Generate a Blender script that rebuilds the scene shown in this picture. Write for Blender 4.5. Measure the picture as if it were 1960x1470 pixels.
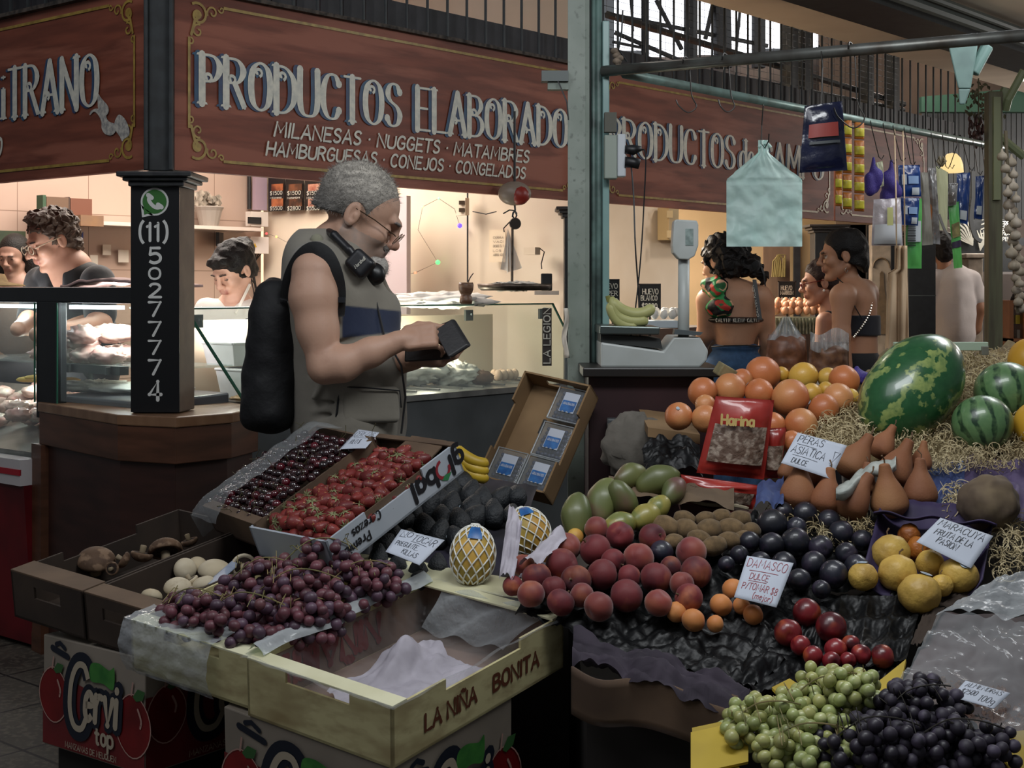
import bpy,bmesh,math,random
import numpy as np
import openvdb
from mathutils import Vector,Matrix,Euler,noise as mnoise
PI=math.pi
sc=bpy.context.scene
for o in list(bpy.data.objects):bpy.data.objects.remove(o)
COL=sc.collection
random.seed(7);RNG=random.Random(11)
# ---------------------------------------------------------------- camera
EYE=1.40;FL=2700.0
cam=bpy.data.cameras.new('camera');camo=bpy.data.objects.new('camera',cam);COL.objects.link(camo)
camo.location=(0,0,EYE);camo.rotation_euler=(PI/2,0,0)
cam.sensor_width=36;cam.lens=FL/1960*36;cam.shift_y=-183/1960;cam.clip_start=.05;cam.clip_end=200
sc.camera=camo
# ---------------------------------------------------------------- world, exposure, lights
w=bpy.data.worlds.new('world');sc.world=w;w.use_nodes=True
bg=w.node_tree.nodes['Background'];bg.inputs[0].default_value=(.74,.78,.84,1);bg.inputs[1].default_value=.14
sc.view_settings.view_transform='Standard';sc.view_settings.look='None'
sc.view_settings.exposure=0.0;sc.view_settings.gamma=1.0;sc.view_settings.use_curve_mapping=False
sc.cycles.max_bounces=6;sc.cycles.transparent_max_bounces=24;sc.cycles.diffuse_bounces=3
sc.cycles.glossy_bounces=3;sc.cycles.transmission_bounces=4
sc.cycles.sample_clamp_indirect=3.0;sc.cycles.sample_clamp_direct=0;sc.cycles.use_denoising=True
def area(name,loc,look,size,power,col,sy=None,spread=None):
    l=bpy.data.lights.new(name,'AREA');l.energy=power;l.color=col;l.size=size
    if sy:l.shape='RECTANGLE';l.size_y=sy
    if spread:l.spread=spread
    o=bpy.data.objects.new(name,l);COL.objects.link(o);o.location=loc
    o.rotation_euler=(Vector(look)-Vector(loc)).to_track_quat('-Z','Y').to_euler();return o
def point(name,loc,power,col,r=.05):
    l=bpy.data.lights.new(name,'POINT');l.energy=power;l.color=col;l.shadow_soft_size=r
    o=bpy.data.objects.new(name,l);COL.objects.link(o);o.location=loc;return o
CORNER=Vector((-1.212,5.05,0));DR=Vector((.650,.760,0));DL=Vector((-.760,.650,0))
def S(t,s,z=0):return CORNER+DR*t+DL*s+Vector((0,0,z)) # stall frame: t along the right sign, s into the stall
area('stand_tube_light',(.55,2.6,2.75),(.6,3.6,.8),1.3,29,(.95,.98,1),.5)
area('hall_skylight',(-2.2,1.2,4.6),(-.2,4.2,1),2.4,54,(.93,.95,1),2.4)
area('aisle_daylight',(2.4,5.6,2.7),(1.2,5.0,.6),1.4,16,(.92,.97,1),.6)
area('stall_lamp',S(1.35,1.5,2.55),S(1.35,1.4,0),1.5,68,(1,.90,.80),.8)
area('stall_lamp_left',S(.55,2.0,2.5),S(.5,1.6,0),.9,13,(1,.88,.83),.6)
area('egg_stall_lamp',S(3.7,1.3,2.55),S(3.7,1.0,0),1.4,210,(1,.89,.74),.9)
point('aisle_fill',(2.3,5.0,2.45),12,(1,.95,.9),.15);point('aisle_fill',(4.3,6.6,2.45),24,(1,.95,.9),.2);point('aisle_fill',(5.4,10.4,2.4),80,(1,.95,.9),.2);point('loft_fill',(3.2,11.5,3.6),90,(1,.9,.8),.2);point('loft_fill',S(3.0,1.5,4.2),30,(1,.9,.8),.2)  # unseen fill lights, added to brighten mezzanine ceiling, right-hand walls and loft gable
area('tile_stall_lamp',(4.6,12.6,2.6),(4.6,13.2,1),1.2,90,(1,.96,.92),.8)
# ---------------------------------------------------------------- pixels to places
def P(px,py,Y):return Vector(((px-980)/FL*Y,Y,EYE-(py-552)/FL*Y))
def onz(px,py,z):return P(px,py,(EYE-z)*FL/(py-552))
def plA(px,py,lift=0): # slope of the right-hand display
    return P(px,py,(1.924-lift)/(.38+(py-552)/FL))
def zA(Y):return .54+.38*(Y-2.8)
def plC(px,py,lift=0): # slope of the avocado bed
    return P(px,py,(1.4-.70+.77-lift)/(.22+(py-552)/FL))
# ---------------------------------------------------------------- object helpers
def wm(o):
    m=Matrix.Translation(o.location)@o.rotation_euler.to_matrix().to_4x4()@Matrix.Diagonal((*o.scale,1))
    return wm(o.parent)@m if o.parent else m
def tag(o,label=None,cat=None,group=None,kind=None):
    if label:o['label']=label
    if cat:o['category']=cat
    if group:o['group']=group
    if kind:o['kind']=kind
    return o
def thing(name,loc,label,cat,group=None,rot=(0,0,0)):
    o=bpy.data.objects.new(name,None);o.empty_display_size=.05;COL.objects.link(o)
    o.location=loc;o.rotation_euler=rot;return tag(o,label,cat,group)
def copy_tree(o,parent=None):
    c=o.copy();COL.objects.link(c);c.parent=parent
    for ch in list(o.children):copy_tree(ch,c)
    return c
def frame(x=None,y=None,z=None,o=(0,0,0)):
    """matrix whose X column is x (exact), Z column close to z"""
    x=Vector(x).normalized();z=Vector(z)
    z=(z-x*z.dot(x)).normalized();y=z.cross(x)
    m=Matrix((x,y,z)).transposed().to_4x4();m.translation=Vector(o);return m
class MB:
    def __init__(s):s.v=[];s.f=[];s.mi=[];s.m=0;s.X=Matrix.Identity(4);s.uvn=None
    def add(s,vs,fs):
        n=len(s.v);X=s.X
        s.v+=[tuple(X@Vector(v))for v in vs];s.f+=[tuple(i+n for i in f)for f in fs];s.mi+=[s.m]*len(fs);return s
    def box(s,c,d,rot=None):
        hx,hy,hz=d[0]/2,d[1]/2,d[2]/2
        vs=[Vector((x*hx,y*hy,z*hz))for z in(-1,1)for y in(-1,1)for x in(-1,1)]
        if rot:R=Euler(rot).to_matrix();vs=[R@v for v in vs]
        return s.add([v+Vector(c)for v in vs],[(0,2,3,1),(4,5,7,6),(0,1,5,4),(2,6,7,3),(0,4,6,2),(1,3,7,5)])
    def hexa(s,b,t): # four bottom, four top points
        return s.add(list(b)+list(t),[(3,2,1,0),(4,5,6,7),(0,1,5,4),(1,2,6,5),(2,3,7,6),(3,0,4,7)])
    def slab(s,pts,th): # polygon thickened along th
        n=len(pts);a=[Vector(p)for p in pts];th=Vector(th)
        return s.add(a+[p+th for p in a],[tuple(range(n))[::-1],tuple(range(n,2*n))]+[(i,(i+1)%n,n+(i+1)%n,n+i)for i in range(n)])
    def prism(s,pts,z0,z1):return s.slab([(p[0],p[1],z0)for p in pts],(0,0,z1-z0))
    def tube(s,pts,r,n=8,cap=True):
        pts=[Vector(p)for p in pts];m=len(pts);R=r if isinstance(r,(list,tuple))else[r]*m
        vs=[];fs=[];up=None
        for i,p in enumerate(pts):
            d=(pts[min(i+1,m-1)]-pts[max(i-1,0)]);d=d.normalized()if d.length>1e-9 else Vector((0,0,1))
            if up is None:up=d.orthogonal().normalized()
            up=(up-d*up.dot(d));up=up.normalized()if up.length>1e-6 else d.orthogonal().normalized();q=d.cross(up)
            vs+=[p+(up*math.cos(2*PI*k/n)+q*math.sin(2*PI*k/n))*R[i]for k in range(n)]
        for i in range(m-1):
            for k in range(n):fs.append((i*n+k,i*n+(k+1)%n,(i+1)*n+(k+1)%n,(i+1)*n+k))
        if cap:fs+=[tuple(range(n))[::-1],tuple(range((m-1)*n,m*n))]
        return s.add(vs,fs)
    def lathe(s,prof,n=20,c=(0,0,0)): # prof: (r, z)
        vs=[];fs=[];c=Vector(c)
        for r,z in prof:vs+=[c+Vector((r*math.cos(2*PI*k/n),r*math.sin(2*PI*k/n),z))for k in range(n)]
        for i in range(len(prof)-1):
            for k in range(n):fs.append((i*n+k,i*n+(k+1)%n,(i+1)*n+(k+1)%n,(i+1)*n+k))
        if prof[0][0]>1e-5:fs.append(tuple(range(n))[::-1])
        if prof[-1][0]>1e-5:fs.append(tuple(range((len(prof)-1)*n,len(prof)*n)))
        return s.add(vs,fs)
    def ball(s,c,r,n=12,m=8):
        r=r if isinstance(r,(tuple,list))else(r,r,r);vs=[];fs=[]
        for i in range(m+1):
            a=PI*i/m
            vs+=[(c[0]+r[0]*math.sin(a)*math.cos(2*PI*k/n),c[1]+r[1]*math.sin(a)*math.sin(2*PI*k/n),c[2]+r[2]*math.cos(a))for k in range(n)]
        for i in range(m):
            for k in range(n):fs.append((i*n+k,(i+1)*n+k,(i+1)*n+(k+1)%n,i*n+(k+1)%n))
        return s.add(vs,fs)
    def grid(s,fn,nu,nv,th=0):
        vs=[Vector(fn(i/nu,j/nv))for j in range(nv+1)for i in range(nu+1)];W=nu+1
        fs=[(j*W+i,j*W+i+1,(j+1)*W+i+1,(j+1)*W+i)for j in range(nv)for i in range(nu)]
        return s.add(vs,fs)
    def quad(s,a,b,c,d):return s.add([a,b,c,d],[(0,1,2,3)])
    def build(s,name,mats,parent=None,smooth=False,bevel=0,solid=0,sub=0,label=None,cat=None,group=None,kind=None,weld=False,origin=None):
        if not isinstance(mats,(list,tuple)):mats=[mats]
        vs=[Vector(v)for v in s.v]
        o=bpy.data.objects.new(name,None)
        if parent is not None:
            inv=wm(parent).inverted();vs=[inv@v for v in vs]
        else:
            a=np.array([tuple(v)for v in vs]);lo=a.min(0);hi=a.max(0)
            og=Vector(origin)if origin is not None else Vector(((lo[0]+hi[0])/2,(lo[1]+hi[1])/2,lo[2]));vs=[v-og for v in vs]
        me=bpy.data.meshes.new(name);me.from_pydata([tuple(v)for v in vs],[],s.f);me.update()
        for m in mats:me.materials.append(m)
        me.polygons.foreach_set('material_index',s.mi)
        if weld or smooth:
            b=bmesh.new();b.from_mesh(me);bmesh.ops.remove_doubles(b,verts=b.verts,dist=1e-5)
            if weld:bmesh.ops.recalc_face_normals(b,faces=b.faces)
            b.to_mesh(me);b.free()
        if smooth:me.polygons.foreach_set('use_smooth',[True]*len(me.polygons))
        bpy.data.objects.remove(o);o=bpy.data.objects.new(name,me);COL.objects.link(o)
        if parent is not None:o.parent=parent
        else:o.location=og
        if solid:md=o.modifiers.new('s','SOLIDIFY');md.thickness=solid;md.offset=0
        if bevel:
            md=o.modifiers.new('b','BEVEL');md.width=bevel;md.segments=2;md.limit_method='ANGLE';md.angle_limit=math.radians(40)
        if sub:md=o.modifiers.new('u','SUBSURF');md.levels=sub;md.render_levels=sub
        return tag(o,label,cat,group,kind)
# ---------------------------------------------------------------- materials
def srgb(c):
    if isinstance(c,str):c=[int(c[i:i+2],16)/255 for i in(0,2,4)]
    return tuple(x/12.92 if x<=.04045 else((x+.055)/1.055)**2.4 for x in c[:3])+(1,)
MATS={}
def M(name,col='808080',rough=.5,metal=0,c2=None,ns=20,nd=3,lo=.35,hi=.65,stretch=(1,1,1),bump=0,bs=None,bd=.002,spec=.5,
      emit=None,es=1,coat=0,sss=0,alpha=None,var=0,c3=None,n3=60,lo3=.5,hi3=.6,attr=None,film=None,sheen=0,trans=0,world=False):
    if name in MATS:return MATS[name]
    m=bpy.data.materials.new(name);m.use_nodes=True;N=m.node_tree.nodes;L=m.node_tree.links
    b=N['Principled BSDF'];b.inputs['Roughness'].default_value=rough;b.inputs['Metallic'].default_value=metal
    b.inputs['Specular IOR Level'].default_value=spec;b.inputs['Coat Weight'].default_value=coat;b.inputs['Sheen Weight'].default_value=sheen
    b.inputs['Transmission Weight'].default_value=trans
    base=srgb(col);b.inputs['Base Color'].default_value=base
    tc=N.new('ShaderNodeTexCoord');mp=N.new('ShaderNodeMapping');mp.inputs['Scale'].default_value=stretch
    oi=N.new('ShaderNodeObjectInfo');vm=N.new('ShaderNodeVectorMath');vm.operation='ADD'
    mu=N.new('ShaderNodeMath');mu.operation='MULTIPLY';mu.inputs[1].default_value=37.0
    L.new(oi.outputs['Random'],mu.inputs[0]);L.new(tc.outputs['Object'],mp.inputs[0]);L.new(mp.outputs[0],vm.inputs[0]);L.new(mu.outputs[0],vm.inputs[1])
    vec=vm.outputs[0];cur=None
    if attr:a=N.new('ShaderNodeAttribute');a.attribute_name=attr;cur=a.outputs['Color']
    def layer(cur,basec,col2,scale,l,h):
        nz=N.new('ShaderNodeTexNoise');nz.inputs['Scale'].default_value=scale;nz.inputs['Detail'].default_value=nd;L.new(vec,nz.inputs['Vector'])
        mr=N.new('ShaderNodeMapRange');mr.inputs[1].default_value=l;mr.inputs[2].default_value=h;L.new(nz.outputs['Fac'],mr.inputs[0])
        mx=N.new('ShaderNodeMix');mx.data_type='RGBA';L.new(mr.outputs[0],mx.inputs[0])
        if cur:L.new(cur,mx.inputs[6])
        else:mx.inputs[6].default_value=basec
        mx.inputs[7].default_value=srgb(col2);return mx.outputs[2]
    if c2:cur=layer(cur,base,c2,ns,lo,hi)
    if c3:cur=layer(cur,base,c3,n3,lo3,hi3)
    if var:
        hs=N.new('ShaderNodeHueSaturation');m1=N.new('ShaderNodeMapRange');m1.inputs[3].default_value=1-var;m1.inputs[4].default_value=1+var
        L.new(oi.outputs['Random'],m1.inputs[0]);L.new(m1.outputs[0],hs.inputs['Value'])
        if cur:L.new(cur,hs.inputs['Color'])
        else:hs.inputs['Color'].default_value=base
        cur=hs.outputs[0]
    if cur:L.new(cur,b.inputs['Base Color'])
    if bump:
        nb=N.new('ShaderNodeTexNoise');nb.inputs['Scale'].default_value=bs or ns;nb.inputs['Detail'].default_value=3;L.new(vec,nb.inputs['Vector'])
        bp=N.new('ShaderNodeBump');bp.inputs['Strength'].default_value=bump;bp.inputs['Distance'].default_value=bd
        L.new(nb.outputs['Fac'],bp.inputs['Height']);L.new(bp.outputs[0],b.inputs['Normal'])
    if sss:b.inputs['Subsurface Weight'].default_value=sss;b.inputs['Subsurface Radius'].default_value=(.6,.3,.2);b.inputs['Subsurface Scale'].default_value=.01
    if emit:b.inputs['Emission Color'].default_value=srgb(emit);b.inputs['Emission Strength'].default_value=es
    if film is not None: # thin clear plastic or glass: see-through with a sheen
        out=N['Material Output'];tr=N.new('ShaderNodeBsdfTransparent');tr.inputs[0].default_value=base
        fr=N.new('ShaderNodeLayerWeight');fr.inputs[0].default_value=.25
        mr=N.new('ShaderNodeMapRange');mr.inputs[3].default_value=film;mr.inputs[4].default_value=min(1,film+.24);L.new(fr.outputs['Facing'],mr.inputs[0])
        if bump:L.new(bp.outputs[0],fr.inputs['Normal'])
        mx=N.new('ShaderNodeMixShader');L.new(mr.outputs[0],mx.inputs[0]);L.new(tr.outputs[0],mx.inputs[1])
        b.inputs['Base Color'].default_value=srgb('d8dde0')
        for l in list(b.inputs['Base Color'].links):L.remove(l)
        L.new(b.outputs[0],mx.inputs[2]);L.new(mx.outputs[0],out.inputs[0])
    MATS[name]=m;return m
def sine_mat(name,ca,cb,n,distort,rough=.3,axis='Z',cc=None,sharp=(.45,.6),coat=.3,bumpy=0):
    """longitude stripes round the object's own Z axis"""
    m=bpy.data.materials.new(name);m.use_nodes=True;N=m.node_tree.nodes;L=m.node_tree.links;b=N['Principled BSDF']
    b.inputs['Roughness'].default_value=rough;b.inputs['Coat Weight'].default_value=coat
    tc=N.new('ShaderNodeTexCoord');sp=N.new('ShaderNodeSeparateXYZ');L.new(tc.outputs['Object'],sp.inputs[0])
    at=N.new('ShaderNodeMath');at.operation='ARCTAN2';L.new(sp.outputs[0],at.inputs[0]);L.new(sp.outputs[1],at.inputs[1])
    nz=N.new('ShaderNodeTexNoise');nz.inputs['Scale'].default_value=28;nz.inputs['Detail'].default_value=5;L.new(tc.outputs['Object'],nz.inputs['Vector'])
    ma=N.new('ShaderNodeMath');ma.operation='MULTIPLY_ADD';L.new(nz.outputs['Fac'],ma.inputs[0]);ma.inputs[1].default_value=distort;L.new(at.outputs[0],ma.inputs[2])
    mm=N.new('ShaderNodeMath');mm.operation='MULTIPLY';mm.inputs[1].default_value=n;L.new(ma.outputs[0],mm.inputs[0])
    sn=N.new('ShaderNodeMath');sn.operation='SINE';L.new(mm.outputs[0],sn.inputs[0])
    mr=N.new('ShaderNodeMapRange');mr.inputs[1].default_value=sharp[0]*2-1;mr.inputs[2].default_value=sharp[1]*2-1;L.new(sn.outputs[0],mr.inputs[0])
    mx=N.new('ShaderNodeMix');mx.data_type='RGBA';L.new(mr.outputs[0],mx.inputs[0]);mx.inputs[6].default_value=srgb(ca);mx.inputs[7].default_value=srgb(cb);cur=mx.outputs[2]
    if cc:
        n2=N.new('ShaderNodeTexNoise');n2.inputs['Scale'].default_value=55;n2.inputs['Detail'].default_value=4;L.new(tc.outputs['Object'],n2.inputs['Vector'])
        m2=N.new('ShaderNodeMapRange');m2.inputs[1].default_value=.4;m2.inputs[2].default_value=.7;m2.inputs[4].default_value=.6;L.new(n2.outputs['Fac'],m2.inputs[0])
        mx=N.new('ShaderNodeMix');mx.data_type='RGBA';L.new(m2.outputs[0],mx.inputs[0]);L.new(cur,mx.inputs[6]);mx.inputs[7].default_value=srgb(cc);cur=mx.outputs[2]
    L.new(cur,b.inputs['Base Color']);MATS[name]=m;return m
def tile_mat(name,c,grout,sx,sz,X=None):
    """square tiles ruled on the wall's own x and z"""
    m=bpy.data.materials.new(name);m.use_nodes=True;N=m.node_tree.nodes;L=m.node_tree.links;b=N['Principled BSDF'];b.inputs['Roughness'].default_value=.25
    uv=N.new('ShaderNodeAttribute');uv.attribute_name='wall_uv';sp=N.new('ShaderNodeSeparateXYZ');L.new(uv.outputs['Vector'],sp.inputs[0]);outs=[]
    for k,sz_ in((0,sx),(1,sz)):
        d=N.new('ShaderNodeMath');d.operation='DIVIDE';d.inputs[1].default_value=sz_;L.new(sp.outputs[k],d.inputs[0])
        f=N.new('ShaderNodeMath');f.operation='FRACT';L.new(d.outputs[0],f.inputs[0])
        g=N.new('ShaderNodeMath');g.operation='LESS_THAN';g.inputs[1].default_value=.004/sz_;L.new(f.outputs[0],g.inputs[0]);outs.append(g)
    mx=N.new('ShaderNodeMath');mx.operation='MAXIMUM';L.new(outs[0].outputs[0],mx.inputs[0]);L.new(outs[1].outputs[0],mx.inputs[1])
    c_=N.new('ShaderNodeMix');c_.data_type='RGBA';L.new(mx.outputs[0],c_.inputs[0]);c_.inputs[6].default_value=srgb(c);c_.inputs[7].default_value=srgb(grout)
    L.new(c_.outputs[2],b.inputs['Base Color']);MATS[name]=m;return m
# ---------------------------------------------------------------- lettering (stroke alphabet)
G={
'A':(.62,"0,0 .3,1 .6,0|.1,.34 .5,.34"),'B':(.55,"0,0 0,1|~0,1 .35,.98 .48,.76 .3,.55 0,.53|~0,.53 .38,.5 .54,.27 .36,.03 0,0"),
'C':(.55,"~.53,.8 .4,.98 .18,.96 .03,.7 .02,.3 .17,.04 .4,.02 .53,.2"),'D':(.58,"0,0 0,1|~0,1 .3,.97 .54,.72 .54,.28 .3,.03 0,0"),
'E':(.48,".46,1 0,1 0,0 .48,0|0,.52 .38,.52"),'F':(.46,".46,1 0,1 0,0|0,.52 .36,.52"),'G':(.58,"~.54,.8 .4,.98 .18,.96 .03,.7 .02,.3 .17,.04 .4,.03 .54,.18|.54,.2 .54,.45 .32,.45"),
'H':(.58,"0,0 0,1|.56,0 .56,1|0,.5 .56,.5"),'I':(.08,".03,0 .03,1"),'J':(.42,"~.4,1 .4,.3 .34,.06 .18,0 .03,.14"),'K':(.55,"0,0 0,1|.5,1 0,.45|.15,.6 .54,0"),
'L':(.46,"0,1 0,0 .45,0"),'M':(.74,"0,0 .06,1 .36,.3 .66,1 .72,0"),'N':(.6,"0,0 0,1 .57,0 .57,1"),'O':(.62,"~.3,1 .08,.86 .01,.5 .08,.14 .3,0 .52,.14 .59,.5 .52,.86 .3,1"),
'P':(.52,"0,0 0,1|~0,1 .34,.98 .5,.76 .34,.5 0,.46"),'Q':(.62,"~.3,1 .08,.86 .01,.5 .08,.14 .3,0 .52,.14 .59,.5 .52,.86 .3,1|.35,.25 .6,-.05"),
'R':(.56,"0,0 0,1|~0,1 .34,.98 .5,.76 .34,.52 0,.5|.25,.5 .54,0"),'S':(.5,"~.46,.82 .34,.98 .14,.97 .03,.78 .12,.6 .36,.46 .47,.26 .36,.05 .14,.02 .01,.18"),
'T':(.56,"0,1 .56,1|.28,1 .28,0"),'U':(.58,"~0,1 0,.3 .1,.05 .28,0 .46,.05 .56,.3 .56,1"),'V':(.58,"0,1 .28,0 .56,1"),'W':(.8,"0,1 .2,0 .4,.8 .6,0 .8,1"),
'X':(.56,"0,0 .54,1|0,1 .54,0"),'Y':(.56,"0,1 .28,.5 .56,1|.28,.5 .28,0"),'Z':(.52,"0,1 .5,1 0,0 .52,0"),
'0':(.52,"~.25,1 .07,.86 .01,.5 .07,.14 .25,0 .43,.14 .49,.5 .43,.86 .25,1"),'1':(.3,".02,.8 .18,1 .18,0"),'2':(.5,"~.03,.8 .14,.98 .36,.97 .46,.76 .36,.5 .02,0|.02,0 .5,0"),
'3':(.48,"~.03,.9 .24,1 .44,.84 .4,.6 .18,.53|~.18,.53 .44,.45 .46,.18 .26,0 .02,.1"),'4':(.54,".4,0 .4,1 .02,.3 .54,.3"),'5':(.5,".44,1 .08,1 .05,.56|~.05,.56 .3,.64 .47,.44 .44,.14 .22,0 .02,.12"),
'6':(.5,"~.42,.95 .2,.8 .04,.45 .07,.12 .25,0 .44,.1 .46,.38 .3,.55 .06,.42"),'7':(.5,"0,1 .48,1 .18,0"),'8':(.5,"~.25,.53 .07,.68 .1,.92 .25,1 .4,.92 .43,.68 .25,.53 .04,.36 .06,.1 .25,0 .44,.1 .46,.36 .25,.53"),
'9':(.5,"~.44,.6 .26,.45 .06,.56 .05,.88 .25,1 .43,.9 .46,.6 .38,.25 .12,0"),'$':(.5,"~.46,.82 .34,.98 .14,.97 .03,.78 .12,.6 .36,.46 .47,.26 .36,.05 .14,.02 .01,.18|.24,1.1 .24,-.1"),
'(':(.26,"~.24,1.15 .08,.9 .02,.5 .08,.1 .24,-.15"),')':(.26,"~.02,1.15 .18,.9 .24,.5 .18,.1 .02,-.15"),'.':(.12,".04,.0 .05,.02"),'-':(.4,".05,.45 .35,.45"),'!':(.2,"0,1 .2,1 .1,.3 0,1|.1,.02 .1,.06"),
'*':(.24,".1,.48 .12,.5"),',':(.15,".08,.05 .02,-.15"),'/':(.4,"0,0 .4,1"),'Ñ':(.6,"0,0 0,1 .57,0 .57,1|~.1,1.15 .22,1.25 .36,1.15 .48,1.25"),
'a':(.5,"~.42,.55 .24,.64 .05,.5 .03,.2 .18,0 .42,.14|.44,.62 .44,0"),'b':(.5,"0,1 0,0|~0,.5 .22,.64 .44,.5 .46,.16 .24,0 0,.12"),'c':(.44,"~.42,.5 .24,.64 .05,.5 .03,.16 .2,0 .42,.1"),
'd':(.5,".46,1 .46,0|~.46,.5 .24,.64 .03,.48 .03,.14 .22,0 .46,.12"),'e':(.46,"~.04,.34 .42,.38 .36,.58 .2,.64 .04,.46 .05,.14 .22,0 .42,.12"),'g':(.5,"~.44,.5 .24,.64 .04,.5 .04,.2 .22,.04 .44,.16|~.45,.62 .45,-.2 .3,-.36 .06,-.28"),
'i':(.1,".05,.62 .05,0|.05,.84 .05,.88"),'l':(.1,".05,1 .05,0"),'m':(.72,"0,.62 0,0|~0,.45 .18,.63 .34,.5 .34,0|~.34,.45 .52,.63 .68,.5 .68,0"),'n':(.46,"0,.62 0,0|~0,.42 .2,.64 .42,.5 .43,0"),
'o':(.48,"~.23,.64 .05,.5 .04,.14 .23,0 .42,.14 .43,.5 .23,.64"),'p':(.5,"0,.62 0,-.35|~0,.5 .22,.64 .44,.5 .46,.16 .24,0 0,.12"),'r':(.34,"0,.62 0,0|~0,.4 .14,.6 .34,.6"),'s':(.4,"~.36,.52 .2,.64 .04,.52 .1,.36 .32,.26 .35,.1 .18,0 .02,.1"),
't':(.36,"~.14,.9 .14,.15 .22,0 .36,.06|0,.6 .32,.6"),'u':(.46,"~0,.62 0,.14 .16,0 .36,.06 .43,.2|.43,.62 .43,0"),'v':(.44,"0,.62 .22,0 .44,.62"),'z':(.42,"0,.62 .4,.62 0,0 .42,0"),'h':(.46,"0,1 0,0|~0,.42 .2,.64 .42,.5 .43,0"),'k':(.44,"0,1 0,0|.38,.62 0,.24|.12,.36 .42,0"),
'j':(.2,"~.12,.62 .12,-.15 .02,-.3|.12,.84 .12,.88"),'y':(.46,"0,.62 .22,.05|.44,.62 .1,-.32"),'q':(.5,".46,.62 .46,-.35|~.46,.5 .24,.64 .03,.48 .03,.14 .22,0 .46,.12"),
}
def spline(pts,k=5):
    out=[];n=len(pts)
    for i in range(n-1):
        p0=pts[max(i-1,0)];p1=pts[i];p2=pts[i+1];p3=pts[min(i+2,n-1)]
        if pts[0]==pts[-1]:
            if i==0:p0=pts[-2]
            if i==n-2:p3=pts[1]
        for j in range(k):
            t=j/k;out.append(tuple(.5*(2*b+(c-a)*t+(2*a-5*b+4*c-d)*t*t+(-a+3*b-3*c+d)*t**3)for a,b,c,d in zip(p0,p1,p2,p3)))
    out.append(pts[-1]);return out
def glyph(ch):
    wd,s=G[ch];out=[]
    for st in s.split('|'):
        sm=st[0]=='~';pts=[tuple(map(float,q.split(',')))for q in st.lstrip('~').split()]
        out.append(spline(pts)if sm else pts)
    return wd,out
LC_=[0]
def lifted(put): # each brush stroke lies a hair above the last, like paint
    LC_[0]+=1;a=Vector(put(0,0));n=(Vector(put(1,0))-a).cross(Vector(put(0,1))-a).normalized()*(LC_[0]%9)*4e-5
    return lambda x,y:Vector(put(x,y))+n
def ribbon(mb,pts,wf,put):
    """flat stroke; wf(direction)->width; put(x,y)->3D"""
    put0=put;put=lifted(put)
    n=len(pts);L_,R_=[],[]
    for i in range(n):
        a=pts[max(i-1,0)];b=pts[min(i+1,n-1)];dx,dy=b[0]-a[0],b[1]-a[1];l=math.hypot(dx,dy)or 1;dx/=l;dy/=l
        w_=wf(dx,dy)/2;L_.append((pts[i][0]-dy*w_,pts[i][1]+dx*w_));R_.append((pts[i][0]+dy*w_,pts[i][1]-dx*w_))
    closed=pts[0]==pts[-1]and n>4
    mb.add([put(*p)for p in L_]+[put(*p)for p in R_],[(n+i,n+i+1,i+1,i)for i in range(n-1)])
    if len(pts)<12 and not getattr(mb,'sharp',0): # straight strokes: square off with round joints
        for p in pts:
            pq=lifted(put0);w_=wf(0,1)/2*.98 if n>2 else wf(pts[-1][0]-pts[0][0],pts[-1][1]-pts[0][1])/2*.98
            mb.add([pq(p[0]+w_*math.cos(2*PI*k/8),p[1]+w_*math.sin(2*PI*k/8))for k in range(8)],[tuple(range(8))])
def write(mb,txt,o,u,v,h,width=None,sw=.12,shear=0,gap=.16,xs=1,ornate=False,jit=0,rnd=None,off=(0,0)):
    """lay text on the plane (o; u,v unit vectors), letter height h, total width fitted"""
    o,u,v=Vector(o),Vector(u),Vector(v);tot=0
    for ch in txt:tot+=(.34 if ch==' ' else G[ch][0]+gap)
    tot-=gap;k=(width/(tot*h))if width else xs;x=0;rnd=rnd or RNG
    for ch in txt:
        if ch==' ':x+=.34;continue
        wd,sts=glyph(ch);jy=rnd.uniform(-jit,jit);js=rnd.uniform(-jit,jit)
        def put(a,b):return o+u*((x+a)*k*h+(b*(shear+js)*h)+off[0])+v*((b+jy)*h+off[1])
        for st in sts:
            if ornate:
                wf=lambda dx,dy:sw*(.36+.8*abs(dy)**3)
                s2=[(a*k,b)for a,b in st]
                for seg in([s2]if len(s2)>8 else[s2[i:i+2]for i in range(len(s2)-1)]):ribbon(mb,seg,wf,lambda a,b:put(a/k,b))
                for e,q in((s2[0],s2[1]),(s2[-1],s2[-2])):
                    if len(s2)>8 and s2[0]!=s2[-1]and ch not in 'BDPR': # ball terminals
                        r=sw*.62;pq=lifted(put);mb.add([pq((e[0]+r*math.cos(2*PI*j/10))/k,e[1]+r*math.sin(2*PI*j/10))for j in range(10)],[tuple(range(10))])
                    elif abs(q[1]-e[1])>.5 and e[1]in(0.,1.): # serif
                        r=sw*.95;pq=lifted(put);mb.add([pq((e[0]-r)/k,e[1]-.018),pq((e[0]+r)/k,e[1]-.018),pq((e[0]+r*.8)/k,e[1]+.03),pq((e[0]-r*.8)/k,e[1]+.03)],[(0,1,2,3)])
            else:
                s2=[(a*k,b)for a,b in st];ribbon(mb,s2,lambda dx,dy:sw,lambda a,b:put(a/k,b))
        if ornate and ch in 'PRODBA': # curl inside the bowl
            cx,cy={'P':(.15,.55),'R':(.15,.58),'O':(.22,.8),'D':(.17,.8),'B':(.17,.6),'A':(.16,.34)}[ch]
            sp=[((cx+.12*(1-j/14)*math.cos(j*.55-1.2)/max(k,.6)),cy+.1*(1-j/14)*math.sin(j*.55-1.2))for j in range(12)]
            ribbon(mb,[(a*k,b)for a,b in sp],lambda dx,dy:sw*.45,lambda a,b:put(a/k,b))
        x+=wd+gap
    return tot*k*h
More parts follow.
